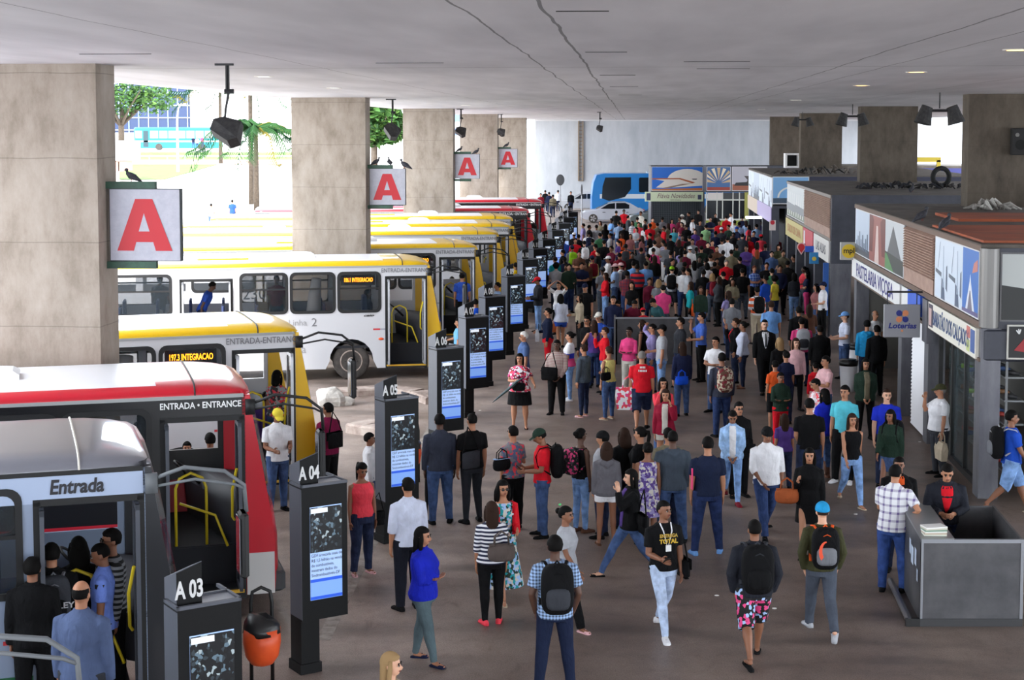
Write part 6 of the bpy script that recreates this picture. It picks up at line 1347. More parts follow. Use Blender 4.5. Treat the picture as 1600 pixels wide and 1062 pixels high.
def person(px, py, dr, top='tee:white', sl='short', bottom='jeans:jeans', hair='short:black', skin='t', sex='m', build='std', legs='stand', aL='down', aR='down', lean=0, hy=0, hp=0, shoes='shoe:black', cap=None, h=None, z=0, lod=0, label=None, head=True, Y=None, inner=None, glasses=False, extra=None, attrs=None, foot=None):
    """px,py: pixel of the top of the head (or foot=(px,py): pixel between the feet)"""
    h = h or {'m': 1.74, 'f': 1.64, 'c': 1.35}[sex]; sc = h/BASE_H
    po = Pose(sex, build, legs, aL, aR, lean, hy, hp)
    a = R(DIRS[dr] if isinstance(dr, str) else dr)
    topl = po.bend(po.head((0, 0, 1.725)))
    hz = z+topl.z*sc
    p = at_z(px, py, hz) if not foot else at_z(foot[0], foot[1], z)
    rot = Matrix.Rotation(a, 3, 'Z'); off = rot @ Vector((topl.x, topl.y, 0))*sc if not foot else Vector((0, 0, 0))
    loc = Vector((p.x-off.x, p.y-off.y, z))
    if z == 0 and lod > -1:      # nobody stands inside a neighbour
        rd = Vector((loc.x, loc.y, 0)).normalized(); sd2 = Vector((rd.y, -rd.x, 0)); mxs = .9 if loc.y > 30 else .3
        best = None
        for t in [0]+[s_*k*.1 for k in range(1, 10) for s_ in (1, -1)]:
            if abs(t) > mxs: continue
            for u_ in (0, .06, -.06):
                q = loc+rd*t+sd2*u_; m_ = min([((q-o_).length-(.40 if not b2 else .48)) for o_, b2 in SPOTS]+[9])
                if best is None or m_ > best[0]+.001: best = (m_, q)
                if m_ >= 0: break
            if m_ >= 0: break
        loc = best[1] if m_ < 0 else q
        SPOTS.append((loc, build in ('big', 'fat')))
    e = empty('person', loc, a, label, 'person', GROUP); e.scale = (sc,)*3
    tk, tc = top.split(':', 1); bk, bc = bottom.split(':', 1); hk, hc = hair.split(':')
    show = bk in ('shorts', 'skirt', 'bermuda') or tk in ('dress', 'longdress')
    def link(nm, me, mats):
        o = bpy.data.objects.new(nm, me); COL.objects.link(o); o.parent = e
        while len(me.materials) < len(mats): me.materials.append(mats[len(me.materials)])
        for i, m_ in enumerate(mats): o.material_slots[i].link = 'OBJECT'; o.material_slots[i].material = m_
        return o
    link('body', body_mesh(po, lod, show), [skin_m(skin), m_eye, m_iris, m_lip, hair_m('black')])
    nm = {'tee': 't_shirt' if sl != 'none' else 'sleeveless_top', 'tank': 'tank_top', 'shirt': 'shirt', 'jacket': 'jacket', 'hoodie': 'hooded_jacket', 'dress': 'dress', 'longdress': 'long_dress', 'tight': 'fitted_top'}[tk]
    t_ = link(nm, top_mesh(po, lod, tk, sl), [cloth(tc)])
    if tk not in ('dress', 'longdress'):
        link({'jeans': 'jeans', 'slim': 'jeans', 'trousers': 'trousers', 'shorts': 'shorts', 'bermuda': 'shorts', 'skirt': 'skirt', 'leggings': 'leggings', 'wide': 'trousers'}[bk], bottom_mesh(po, lod, bk), [cloth(bc)])
    sk, scol = shoes.split(':')
    for i in (0, 1): link('sandal' if sk == 'sandal' else 'shoe', shoe_mesh(po, i, sk), [cloth(scol)])
    if not (hk == 'none'): link('hair', hair_mesh(po, hk, lod), [hair_m(hc)])
    if cap: ck, cc_ = cap.split(':'); link('cap' if ck != 'beanie' else 'beanie', cap_mesh(po, ck), [cloth(cc_)])
    if inner:      # open jacket: shirt panel on the chest
        vv = inner.startswith('v:'); inner = inner[2:] if vv else inner; ik = ('inner', po.key(), vv)
        if ik not in MC:
            q = MB(); rg = []
            for zz, hw in (((1.08, .01), (1.18, .04), (1.28, .06), (1.36, .078), (1.42, .078), (1.45, .06)) if vv else ((.88, .06), (1.0, .055), (1.1, .055), (1.2, .06), (1.28, .06), (1.36, .06), (1.42, .06), (1.45, .05))):
                rx, ry, cy = po.sec(zz, .040 if zz < 1.4 else .034)
                rg.append([po.bend((x*hw, cy-ry*sqrt(max(0, 1-(x*hw/rx)**2))+dy, zz)) for x, dy in ((-1, 0), (-.5, 0), (0, 0), (.5, 0), (1, 0), (1, .03), (-1, .03))])
            q.loft(rg); MC[ik] = q.mesh('inner', [], True)
        link('shirt_front', MC[ik], [cloth(inner)])
    if glasses:
        q = MB()
        for s in (-1, 1): q.ell((s*.031, -.092, 1.606), (.024, .006, .017), 10, 6)
        q.tube([(-.075, .0, 1.61), (-.055, -.085, 1.612), (0, -.094, 1.612), (.055, -.085, 1.612), (.075, 0, 1.61)], .003, 4); q.v = [tuple(po.bend(po.head(v))) for v in q.v]
        q.build('glasses', m_black, e)
    PEOPLE.append(dict(e=e, px=px, py=py, label=label, attrs=attrs, po=po, sc=sc, loc=loc, a=a))
    return PEOPLE[-1]
def local(P, v, bend=True):
    v = P['po'].bend(v) if bend else Vector(v); return P['loc']+Matrix.Rotation(P['a'], 3, 'Z') @ (v*P['sc'])
def bag(P, kind, cols, label, at=None, rz=0, s=1.0, lod=0, nm=None):
    at = at or {'backpack': (0, .235, 1.20), 'handbag': (-.27, .0, .95), 'shoulder': (.2, .05, 1.0), 'tote': (-.25, 0, .62)}[kind]
    me = bag_mesh(kind, lod); l = local(P, at); cols = [cloth(c) for c in cols.split('/')]; cols = (cols*3)[:3]
    o = bpy.data.objects.new(nm or {'backpack': 'backpack', 'handbag': 'handbag', 'shoulder': 'shoulder_bag', 'tote': 'carrier_bag'}[kind], me); COL.objects.link(o); o.location = l; o.rotation_euler = (R(P['po'].lean*.8), 0, P['a']+R(rz)); o.scale = (P['sc']*s,)*3
    n = 3 if kind in ('backpack', 'handbag') else 2
    while len(me.materials) < n: me.materials.append(cols[0])
    for i in range(n): o.material_slots[i].link = 'OBJECT'; o.material_slots[i].material = cols[i]
    tag(o, label, 'bag', 'bags carried by passengers'); return o
def prop(P, name, build, mats, label, cat, at, rz=0, parts=None):
    o = build.build(name, mats, None, False, loc=local(P, at), rz=P['a']+R(rz)); tag(o, label, cat); return o
# ------------------------------------------------------------------ people near the camera, one by one
P = person
CC['neck'] = (150, 100, 78)
def phone(p, side, label, at=None):
    sh, el, wr, s, df = p['po'].arm[0 if side == 'R' else 1]; q = wr+df*.1+Vector((0, 0, .02))
    o = MB().rbox((-.035, -.006, -.065), (.035, .006, .065), .005).build('mobile_phone', [m_black], None, loc=local(p, q), rz=p['a']); o.rotation_euler.x = .9; tag(o, label, 'phone', 'mobile phones in hands')
# at the grey bus
p = P(127, 906, 172, 'shirt:greyblue', 'long', 'trousers:darkgrey', 'bald:black', 't', build='big', h=1.84, z=.36, label='balding person in grey-blue shirt boarding the grey bus, seen from behind') if CC.setdefault('greyblue', (84, 98, 132)) else 0
p = P(150, 850, 275, 'shirt:periwinkle', 'short', 'trousers:black', 'buzz:black', 'b', h=1.72, z=.42, hp=18, label='person in light blue uniform shirt looking down beside the grey bus door') if CC.setdefault('periwinkle', (116, 142, 224)) else 0
MB().rbox((.155, -.05, 1.26), (.245, .06, 1.36), .02).build('sleeve_patch', m_black, p['e'])
IN = .48
p = P(80, 848, 200, 'jacket:black', 'long', 'trousers:black', 'short:black', 't', h=1.72, z=IN, label='person with dark grey backpack standing inside the grey bus door')
b_ = bag(p, 'backpack', 'darkgrey/black/grey', 'dark grey backpack lettered on the person inside the grey bus', s=1.1)
put_text('OAKLEY', .075, M((190, 190, 194), .5), b_, frame((0, .135, -.02), (-1, 0, 0), (0, 0, 1)), bold=.02, wide=1.2)
P(122, 838, 205, 'tee:black', 'short', 'trousers:black', 'longcurly:black', 'b', 'f', h=1.66, z=IN, label='person with big dark curly hair inside the grey bus doorway')
P(172, 826, 300, 'tee:stripe:black:grey', 'long', 'trousers:black', 'short:black', 'b', build='big', h=1.76, z=IN, glasses=True, label='person in glasses and dark striped shirt inside the grey bus')
P(50, 870, 190, 'jacket:black', 'long', 'trousers:black', 'short:black', 'b', h=1.7, z=IN, label='dark clothed person leftmost inside the grey bus doorway')
# inside the red bus
P(222, 642, 90, 'shirt:lightblue', 'short', 'trousers:darkgrey', 'short:black', 'b', lod=1, foot=(222, 828), z=.02, h=1.74, label='person in bright blue shirt seen through the red bus windows')
P(328, 676, 200, 'tee:stripe:darkgrey:grey', 'short', 'trousers:black', 'short:black', 'b', lod=1, h=1.7, label='person in striped grey tee seen through the red bus windscreen')
P(292, 690, 10, 'tee:red', 'short', 'jeans:jeans', 'short:black', 't', lod=1, h=1.4, sex='m', label='person in red tee glimpsed behind the red bus steering wheel')
# around yellow bus 197.3
p = P(435, 640, 25, 'shirt:white', 'short', 'jeans:jeans', 'short:black', 'b', cap='cap:yellow', hp=22, aL='front', aR='front', legs='relax', h=1.74, label='person in yellow cap, white shirt and jeans by the red bus')
CC['yellow2'] = (240, 200, 20)
p = P(512, 629, 232, 'shirt:burgundy', 'short', 'trousers:black', 'short:black', 'b', build='big', glasses=True, h=1.72, label='person in burgundy shirt with black shoulder bag behind totem A 04')
bag(p, 'shoulder', 'black', 'black shoulder bag on the burgundy shirt person', at=(.02, .2, 1.12), s=1.05)
P(495, 712, 110, 'tee:darkgrey', 'short', 'jeans:jeans', 'mid:grey', 't', 'f', aL='out', h=1.6, lod=1, label='grey haired person mostly hidden behind the cap of totem A 04')
P(433, 578, 160, 'tee:print:coral:darkgrey:lightgrey', 'short', 'jeans:jeans', 'mid:black', 't', 'f', build='big', lod=1, z=.55, h=1.62, label='person in coral and grey print blouse boarding yellow bus 197.3')
P(415, 612, 200, 'tee:purple', 'short', 'jeans:darkjeans', 'short:black', 'b', cap='cap:black', lod=1, z=.1, h=1.66, label='person in purple top and black cap boarding yellow bus 197.3')
P(578, 676, 90, 'shirt:white', 'long', 'jeans:jeans', 'short:black', 'b', lod=1, h=1.5, label='person in white shirt mostly hidden behind totem A 05')
# coral top etc.
p = P(567, 724, 30, 'tight:coral', 'none', 'jeans:darkjeans', 'pony:black', 'b', 'f', build='big', legs='relax', shoes='flat:palepink', hp=14, h=1.62, label='person in coral sleeveless top and dark jeans, walking beside totem A 05')
bag(p, 'shoulder', 'black', 'black handbag hanging at the coral top person', at=(.27, .06, .82), s=.85)
p = P(637, 746, 205, 'shirt:paleshirt', 'elbow', 'trousers:navyblack', 'short:black', 't', legs='stand', h=1.77, label='person in white dress shirt and black trousers, back turned, front left') if (CC.setdefault('paleshirt', (206, 212, 232)) and CC.setdefault('navyblack', (24, 26, 36))) else 0
p = P(661, 823, 70, 'jacket:royaljk', 'long', 'slim:greygreen', 'longcurly:black', 't', 'f', build='big', legs='apart', aL='cross', aR='cross', shoes='flat:navy', h=1.66, label='person in royal blue jacket and grey-green jeans, arms crossed, front left') if (CC.setdefault('royaljk', (28, 40, 176)) and CC.setdefault('greygreen', (84, 100, 106))) else 0
P(612, 1019, 75, 'tee:beige', 'short', 'jeans:jeans', 'long:blond', 'l', 'f', h=1.62, label='person with long blond hair, only head showing at bottom edge')
p = P(768, 783, 190, 'tee:stripe:white:navy', 'elbow', 'slim:black', 'long:brown', 't', 'f', build='big', legs='slim', shoes='shoe:coral', h=1.6, label='person in navy and white striped top, black trousers and pink shoes')
bag(p, 'handbag', 'silver', 'grey metallic handbag on arm of the striped top person', at=(-.1, .24, 1.06), s=1.15)
p = P(786, 750, 20, 'longdress:print:teal:offwhite:darkgreen:paleblue', 'none', 'skirt:teal', 'longcurly:black', 't', 'f', aL='front', aR='front', legs='walk', shoes='sandal:beige', glasses=True, h=1.68, label='person in red cardigan over long teal print dress, wearing glasses')
for s in (-1, 1):
    sh, el, wr, sd_, df = p['po'].arm[0 if s < 0 else 1]; q = MB(); B_ = p['po'].bend
    q.tube([B_(sh-Vector((s*.03, 0, 0))), B_(sh), B_(sh.lerp(el, .5)), B_(el), B_(wr)], [.066, .066, .058, .05, .042], 12); q.loft([[B_((s*x*1.0, y, z)) for x, y in ((.09, -.13), (.175, -.09), (.185, .0), (.15, .1), (.0, .13), (.0, .10), (.15, .03), (.1, -.1))] for z in (.98, 1.15, 1.38)]); q.build('cardigan_half', cloth('red'), p['e'], True)
p = P(687, 646, 190, 'shirt:slate', 'long', 'jeans:jeans', 'short:black', 'd', build='big', legs='relax', h=1.8, label='person in dark grey shirt and jeans under totem A 06 holding an umbrella') if CC.setdefault('slate', (52, 56, 70)) else 0
u = MB(); u.tube([(0, 0, .1), (0, 0, 0), (0, 0, -.3), (0, 0, -.62), (0, 0, -.68)], [.02, .03, .035, .015, .004], 8); u.tube([(0, 0, .1), (0, 0, .2), (.04, 0, .24), (.07, 0, .2)], .012, 6); prop(p, 'umbrella', u, m_black, 'folded black umbrella held by the dark grey shirt person', 'umbrella', (.2, -.05, .76))
p = P(737, 645, 205, 'tee:black', 'short', 'slim:greyblack', 'buzz:black', 't', build='std', legs='relax', aR='down', h=1.8, label='person in black tee with dark satchel across the back') if CC.setdefault('greyblack', (40, 42, 48)) else 0
bag(p, 'shoulder', 'darkgrey/black', 'dark grey satchel slung on the black tee person', at=(.1, .2, 1.05), s=1.1, rz=20)
p = P(801, 665, 215, 'tee:print:grey:greyblue:coral:grey', 'short', 'trousers:black', 'short:black', 't', 'f', build='big', legs='stand', aR='bag', h=1.66, label='person in grey blouse with pink floral print, short dark hair')
bag(p, 'handbag', 'black/black/paleblue', 'shiny black handbag on arm of the floral blouse person', at=(.26, .06, 1.12), s=1.0)
p = P(838, 671, 272, 'tee:red', 'short', 'jeans:jeans', 'short:black', 'b', cap='cap:darkgreen', aL='front', aR='front', hp=24, legs='stand', h=1.72, label='person in red polo and dark cap looking at a phone'); phone(p, 'R', 'mobile phone held by the red polo person in dark cap')
bag(p, 'backpack', 'black', 'black backpack on the red polo person', s=1.15)
p = P(908, 669, 130, 'tight:black', 'none', 'slim:lightjeans', 'bun:black', 'd', 'f', build='slim', legs='slim', shoes='shoe:brown', h=1.66, label='slim person in black sleeveless top and light blue jeans, hair in bun')
bag(p, 'backpack', 'print:black:black:pink:darkgrey', 'floral drawstring backpack on the slim black top person', s=.95)
p = P(948, 690, 178, 'hoodie:warmgrey', 'long', 'shorts:white', 'long:brown', 'b', 'f', legs='stand', shoes='flat:brown', h=1.6, label='person in grey hooded jacket and white shorts, bare legs, back turned') if CC.setdefault('warmgrey', (100, 98, 104)) else 0
P(941, 677, 240, 'tee:lightgrey', 'short', 'jeans:darkjeans', 'short:black', 't', cap='beanie:black', lod=1, h=1.68, label='person in black cap just behind the grey hood and white shorts person')
P(975, 668, 200, 'tee:black', 'short', 'jeans:darkjeans', 'longcurly:brown', 't', 'f', lod=1, h=1.62, label='person with wavy brown hair behind the grey hood person')
P(994, 663, 240, 'tee:black', 'short', 'trousers:black', 'pony:black', 't', 'f', build='big', lod=0, h=1.68, label='person in black tee with long dark ponytail, looking left')
p = P(1012, 691, 185, 'dress:print:lilac:purple:offwhite', 'none', 'skirt:lilac', 'bun:black', 'b', 'f', legs='stand', h=1.6, label='person in sleeveless lilac print dress, dark hair pinned up')
p = P(1045, 674, 184, 'hoodie:slategrey', 'long', 'jeans:jeans', 'buzz:black', 'd', build='big', legs='wide', aL='pocket', aR='pocket', h=1.76, label='person in slate grey hooded sweatshirt and jeans, back turned') if CC.setdefault('slategrey', (70, 80, 92)) else 0
P(1038, 668, 190, 'tee:khaki', 'short', 'jeans:darkjeans', 'short:black', 't', 'm', lod=1, h=1.7, label='dark haired person just hidden behind the slate grey hood person')
p = P(985, 733, 285, 'jacket:black', 'long', 'slim:jeans', 'long:black', 'l', 'f', legs='stride', aL='face', aR='down', shoes='flat:black', inner='purple', h=1.66, label='person in black jacket and blue jeans striding left, pale face'); 
bag(p, 'shoulder', 'black', 'large black bag at the side of the striding black jacket person', at=(.26, .1, .98), s=1.1)
p = P(1038, 782, 18, 'tee:black', 'short', 'slim:palejeans', 'buzz:black', 'b', legs='walk', aR='front', aL='down', shoes='sneaker:white', hy=22, h=1.76, label='person in black printed tee, pale jeans and white lanyard, walking forward')
q = MB(); B_ = p['po'].bend
q.tube([B_((-.075, -.05, 1.46)), B_((-.06, -.125, 1.38)), B_((-.01, -.15, 1.16)), B_((.05, -.135, 1.38)), B_((.07, -.05, 1.46))], .009, 5); q.build('lanyard', cloth('white'), p['e']); MB().box((-.04, -.165+0, 1.08), (.03, -.155, 1.16)).build('badge', m_white, p['e'])
put_text('ENTREGA', .06, M((196, 160, 60), .5), p['e'], frame((.0, -.151, 1.27), (1, 0, 0), (0, 0, 1)), bold=.03, wide=.9); put_text('TOTAL', .075, M((206, 170, 50), .5), p['e'], frame((.0, -.151, 1.2), (1, 0, 0), (0, 0, 1)), bold=.04)
bag(p, 'shoulder', 'black', 'black shoulder bag hanging on the white lanyard person', at=(.27, .02, .88), s=.95, rz=90); phone(p, 'R', 'pale phone in hand of the white lanyard person')
p = P(885, 791, 60, 'tee:lightgrey', 'short', 'trousers:black', 'bun:black', 'b', 'f', legs='walk', aR='swf', shoes='flat:palepink', h=1.62, label='person in pale grey tee and black trousers, green hair clip, front')
MB().ell((0, .1, 1.69), (.03, .02, .015), 8, 6).build('hair_clip', M((90, 200, 120), .4), p['e'])
p = P(867, 836, 185, 'hoodie:check:paleblue:navy', 'short', 'jeans:navydk', 'short:black', 'd', legs='wide', aL='pocket', aR='pocket', shoes='sneaker:black', h=1.8, label='person in checked short sleeve shirt with black backpack, front centre') if CC.setdefault('navydk', (26, 34, 58)) else 0
bag(p, 'backpack', 'black/darkgrey', 'black backpack on the checked shirt person', s=1.2)
p = P(1106, 682, 182, 'tee:navydk', 'short', 'jeans:denimdk', 'short:black', 't', build='big', legs='wide', aL='down', aR='down', shoes='sneaker:lightblue', h=1.78, label='person in navy polo carrying a pink folder under the arm') if CC.setdefault('denimdk', (30, 42, 78)) else 0
prop(p, 'folder', MB().rbox((-.012, -.11, -.16), (.012, .11, .16), .005), M((230, 60, 120), .4), 'bright pink folder under the navy polo person arm', 'folder', (.235, -.02, 1.12))
p = P(1145, 643, 355, 'jacket:denim', 'long', 'slim:lightjeans', 'short:black', 'b', 'f', aL='clasp', aR='clasp', legs='walk2', hp=20, inner='white', shoes='shoe:darkred', h=1.64, label='person in pale denim jacket over white tee, looking down') if CC.setdefault('denim', (140, 172, 214)) else 0
bag(p, 'handbag', 'black', 'black handbag on elbow of the denim jacket person', at=(.3, .05, 1.02), s=.8)
p = P(1200, 668, 8, 'shirt:white', 'elbow', 'jeans:jeansdk', 'short:black', 'b', build='big', cap='beanie:black', aR='clasp', legs='walk', hp=12, h=1.78, label='person in untidy white shirt, dark cap and jeans, walking forward') if CC.setdefault('jeansdk', (38, 54, 92)) else 0
p = P(1265, 700, 350, 'jacket:black', 'long', 'skirt:black', 'long:black', 't', 'f', aR='bag', legs='walk', shoes='flat:black', h=1.66, label='person in black blazer and skirt, long dark hair, tan handbag')
bag(p, 'handbag', 'tan', 'tan leather handbag carried by the black blazer person', at=(-.34, -.1, .98), s=1.1) if CC.setdefault('tan', (168, 88, 50)) else 0
p = P(1285, 784, 180, 'tee:olive', 'long', 'jeans:greyj', 'buzz:brown', 'l', cap='beanie:skycap', legs='walk2', aL='pocket', aR='pocket', shoes='sneaker:lightgrey', h=1.74, label='person in bright blue cap and olive sweater walking away') if (CC.setdefault('greyj', (74, 80, 92)) and CC.setdefault('skycap', (40, 150, 206))) else 0
b_ = bag(p, 'backpack', 'black/grey/orange', 'black and grey backpack with an orange crescent, worn by blue cap person', s=1.15)
n_ = 12; cr = MB(); out = [(.02+.085*cos(R(95+k*12)), .02+.12*sin(R(95+k*12))) for k in range(n_)]+[(.02+.05*cos(R(95+(n_-1-k)*12)), .035+.09*sin(R(95+(n_-1-k)*12))) for k in range(n_)]
cr.prism([(-x+.03, z-.03) for x, z in out], .128, .136); cr.build('crescent', M((232, 80, 40), .5), b_)
p = P(1179, 811, 182, 'jacket:leather', 'long', 'bermuda:print:black:black:pink:paleblue:black', 'buzz:black', 'b', build='big', aL='pocket', aR='pocket', legs='walk', shoes='sandal:black', h=1.78, label='person in black leather jacket and floral shorts walking away') if CC.setdefault('leather', (34, 36, 44)) else 0
bag(p, 'backpack', 'black/black/darkgrey', 'plain black backpack on the leather jacket person', s=1.25)
# around the booth
p = P(1400, 726, 150, 'shirt:plaid:white:purple', 'short', 'jeans:jeansbl', 'short:black', 't', build='big', aL='lean', aR='hip', legs='relax', lean=8, h=1.76, label='person in white plaid shirt leaning on the grey counter booth') if CC.setdefault('jeansbl', (44, 66, 120)) else 0
P(1405, 714, 350, 'jacket:black', 'long', 'jeans:darkjeans', 'short:black', 'b', build='big', inner='v:orange', lod=0, h=1.66, label='person in black jacket with orange collar behind the plaid shirt person')
P(1376, 728, 20, 'tee:navy', 'short', 'jeans:darkjeans', 'short:black', 'b', lod=1, h=1.5, label='dark figure squeezed between plaid shirt person and walkway') if 0 else 0
p = P(1481, 727, 352, 'jacket:leather', 'long', 'jeans:darkjeans', 'short:black', 't', build='big', aL='hold', aR='hold', lean=20, inner='v:red', h=1.78, label='smiling person in black leather jacket and red shirt behind the booth')
p = P(1582, 641, 85, 'tee:royal2', 'short', 'bermuda:lightjeans', 'short:black', 'b', build='big', legs='walk2', aR='swf', shoes='sandal:beige', h=1.78, label='person in blue tee and denim shorts at the right edge') if CC.setdefault('royal2', (30, 72, 172)) else 0
bag(p, 'backpack', 'black/grey/lightgrey', 'black and silver backpack on the blue tee person at right edge', s=1.15)
p = P(1469, 600, 275, 'tee:white', 'short', 'jeans:darkgrey', 'short:grey', 't', build='fat', cap='cap:olive', aL='down', aR='face', h=1.7, label='person in white polo and dark cap by the shop window')
bag(p, 'tote', 'beige', 'beige carrier bag held by the white polo person', at=(.26, -.05, .56), s=1.1)
p = P(1391, 640, 330, 'hoodie:darkgreen', 'long', 'skirt:jeans', 'long:black', 'b', 'f', aL='down', aR='swf', legs='walk', hy=-10, lean=6, shoes='flat:black', h=1.6, label='smiling person in dark green hooded jacket and denim skirt')
bag(p, 'backpack', 'black', 'large black backpack on the green hooded jacket person', s=1.2)
p = P(1386, 607, 0, 'tee:royal', 'short', 'jeans:darkjeans', 'buzz:brown', 'l', h=1.76, label='bearded person in royal blue tee behind the green hooded jacket')
p = P(1332, 646, 5, 'tank:black', 'none', 'slim:lightjeans', 'long:brown', 't', 'f', legs='walk2', aR='swf', aL='swb', shoes='sandal:beige', h=1.62, label='person in black camisole top and light jeans walking forward')
P(1320, 602, 330, 'tight:cyan', 'short', 'trousers:black', 'short:black', 't', legs='relax', shoes='sneaker:white', h=1.78, label='tall person in bright cyan tee behind the black camisole person')
p = P(1353, 560, 0, 'jacket:darkgreen', 'long', 'leggings:black', 'long:black', 't', 'f', build='big', aL='clasp', aR='clasp', inner='khaki', h=1.68, label='person in dark leather jacket over long grey knit top')
P(1265, 622, 178, 'tee:black', 'short', 'jeans:darkjeans', 'short:black', 't', build='big', aL='clasp', aR='down', legs='wide', h=1.76, label='broad person in black tee and dark jeans, back turned, right of centre')
P(1288, 607, 215, 'jacket:royaljk', 'long', 'slim:jeans', 'mid:black', 't', 'f', shoes='boot:brown', h=1.66, label='person in royal blue cardigan and brown boots')
P(1226, 646, 182, 'tee:purple', 'short', 'jeans:darkjeans', 'long:brown', 't', 'f', h=1.35, lod=0, label='short person with very long brown hair left of the broad black tee')
P(1220, 582, 5, 'jacket:darkgreen', 'long', 'slim:red', 'short:black', 'b', 'c', aL='cross', aR='cross', h=1.5, label='youth in dark jacket with arms crossed and red trousers')
P(1211, 563, 190, 'tee:orange', 'short', 'bermuda:black', 'short:black', 't', 'c', h=1.5, label='youth in orange tee and black shorts, back turned')
P(1228, 548, 200, 'tee:navy', 'short', 'jeans:darkjeans', 'bun:black', 't', 'f', aL='hold', h=1.6, label='person in navy top with pinned hair hugging the orange tee youth')
P(1244, 528, 5, 'tee:palepink', 'long', 'leggings:black', 'mid:brown', 'l', 'f', h=1.66, label='smiling person in pale pink knit dress')
P(1218, 527, 200, 'jacket:black', 'long', 'trousers:black', 'long:blond', 'l', 'f', h=1.62, label='person with long dark blond hair in black, back turned')
p = P(1195, 499, 2, 'jacket:black', 'long', 'trousers:black', 'buzz:black', 'l', inner='v:white', legs='walk', h=1.84, label='tall person in black suit, white shirt and dark tie')
q = MB(); q.tube([p['po'].bend((0, -.168, 1.12)), p['po'].bend((0, -.170, 1.3)), p['po'].bend((0, -.125, 1.42))], [.022, .018, .012], 6, .4); q.build('tie', m_black, p['e'])
P(1205, 470, 182, 'tee:lightblue', 'short', 'jeans:lightgrey', 'short:brown', 't', build='big', h=1.78, lod=1, label='large person in sky blue tee, back turned, behind the suit')
P(1290, 556, 290, 'tee:palepink', 'short', 'jeans:jeans', 'short:black', 't', aL='hold', aR='hold', h=1.68, label='person leaning over a red hooded child')
P(1274, 566, 200, 'hoodie:red', 'long', 'jeans:palepink', 'short:black', 't', 'c', h=1.34, label='child in bright red hooded top held by an adult')
P(1272, 592, 280, 'tee:print:palepink:white:coral', 'short', 'jeans:jeans', 'short:black', 't', h=1.6, hp=15, label='dark haired person in pink tee looking down, below the red hood')
p = P(1253, 496, 180, 'tee:pink', 'short', 'jeans:darkjeans', 'short:black', 't', build='big', h=1.72, label='person in bright pink tee with grey backpack')
bag(p, 'backpack', 'lightgrey/darkgrey', 'grey backpack on the bright pink tee person', s=1.15)
p = P(1281, 508, 185, 'jacket:black', 'long', 'trousers:black', 'short:black', 'b', build='big', h=1.66, label='person in black coat with diagonal strap beside the pink tee')
P(1248, 479, 190, 'jacket:black', 'long', 'trousers:black', 'short:black', 't', legs='walk2', h=1.76, lod=1, label='person in black jacket with white collar walking away by the kiosks')
# left-centre group
p = P(856, 481, 270, 'tight:navydk', 'long', 'slim:red', 'pony:black', 't', 'f', build='big', aR='front', h=1.7, label='person in navy top and bright red trousers, facing left')
bag(p, 'tote', 'lightgrey/black', 'pale grey bag held by the red trousers person', at=(-.2, -.28, 1.0), s=1.0)
p = P(818, 518, 285, 'shirt:steel', 'short', 'jeans:jeans', 'short:white', 't', shoes='shoe:grey', h=1.7, glasses=True, label='white haired person in blue shirt standing behind the floral blouse') if CC.setdefault('steel', (74, 96, 140)) else 0
p = P(812, 552, 350, 'tee:print:coral:pink:white:maroon', 'short', 'skirt:black', 'mid:black', 't', 'f', build='fat', aR='hold', aL='out', shoes='sandal:black', h=1.62, label='heavy person in red floral blouse and black skirt with umbrella')
u = MB(); u.tube([(.25, -.02, .2), (.1, 0, .1), (0, 0, 0), (-.3, 0, -.25), (-.42, 0, -.36)], [.012, .03, .035, .02, .004], 8); prop(p, 'umbrella', u, M((34, 58, 62), .5), 'folded dark green umbrella held across the red floral blouse', 'umbrella', (-.12, -.35, 1.02))
bag(p, 'handbag', 'black', 'black handbag at the waist of the red floral blouse person', at=(.02, -.26, 1.0), s=.9)
p = P(870, 531, 345, 'tee:check:brownpink:offwhite', 'long', 'trousers:black', 'short:black', 'd', build='big', aL='clasp', aR='clasp', h=1.68, label='person in pinkish checked shirt with large black bag')
bag(p, 'shoulder', 'black', 'large black bag before the pinkish checked shirt person', at=(-.12, -.22, .98), s=1.15)
P(890, 518, 260, 'tee:bands:white:royal:pink', 'short', 'slim:lightjeans', 'bun:black', 't', 'f', aR='front', aL='front', shoes='shoe:white', h=1.64, label='person in white, blue and pink banded tee and light jeans')
P(912, 538, 230, 'hoodie:slategrey', 'long', 'slim:darkjeans', 'short:brown', 't', 'f', shoes='flat:palepink', h=1.62, label='person in slate grey zip jacket and navy jeans, hair tied back')
p = P(951, 541, 220, 'tank:paleyellow', 'none', 'slim:jeans', 'short:brown', 't', 'f', build='big', aR='front', shoes='sandal:beige', h=1.62, label='person in pale yellow strappy top and jeans')
bag(p, 'handbag', 'black', 'black shoulder bag behind the pale yellow top', at=(.22, .14, 1.05), s=.9)
p = P(1003, 548, 175, 'tee:red', 'short', 'bermuda:darkjeans', 'buzz:grey', 't', build='big', legs='walk', h=1.76, label='grey haired person in red tee with white back lettering')
put_text('BOMBEIRO', .07, m_white, p['e'], frame((0, .155, 1.30), (-1, 0, 0), (0, 0, 1)), bold=.02, name='back_lettering') if 0 else None
for k, (wd_, zz) in enumerate(((.14, 1.33), (.2, 1.26))):
    q = MB()
    for j in range(int(wd_/.03)): q.box((-wd_/2+j*.03, .148, zz), (-wd_/2+j*.03+.02, .158, zz+.04))
    q.build('back_lettering', m_white, p['e'])
bag(p, 'tote', 'print:white:pink:white:coral', 'big white and red plastic shopping bag beside the red tee person', at=(.28, .0, .78), s=1.5)
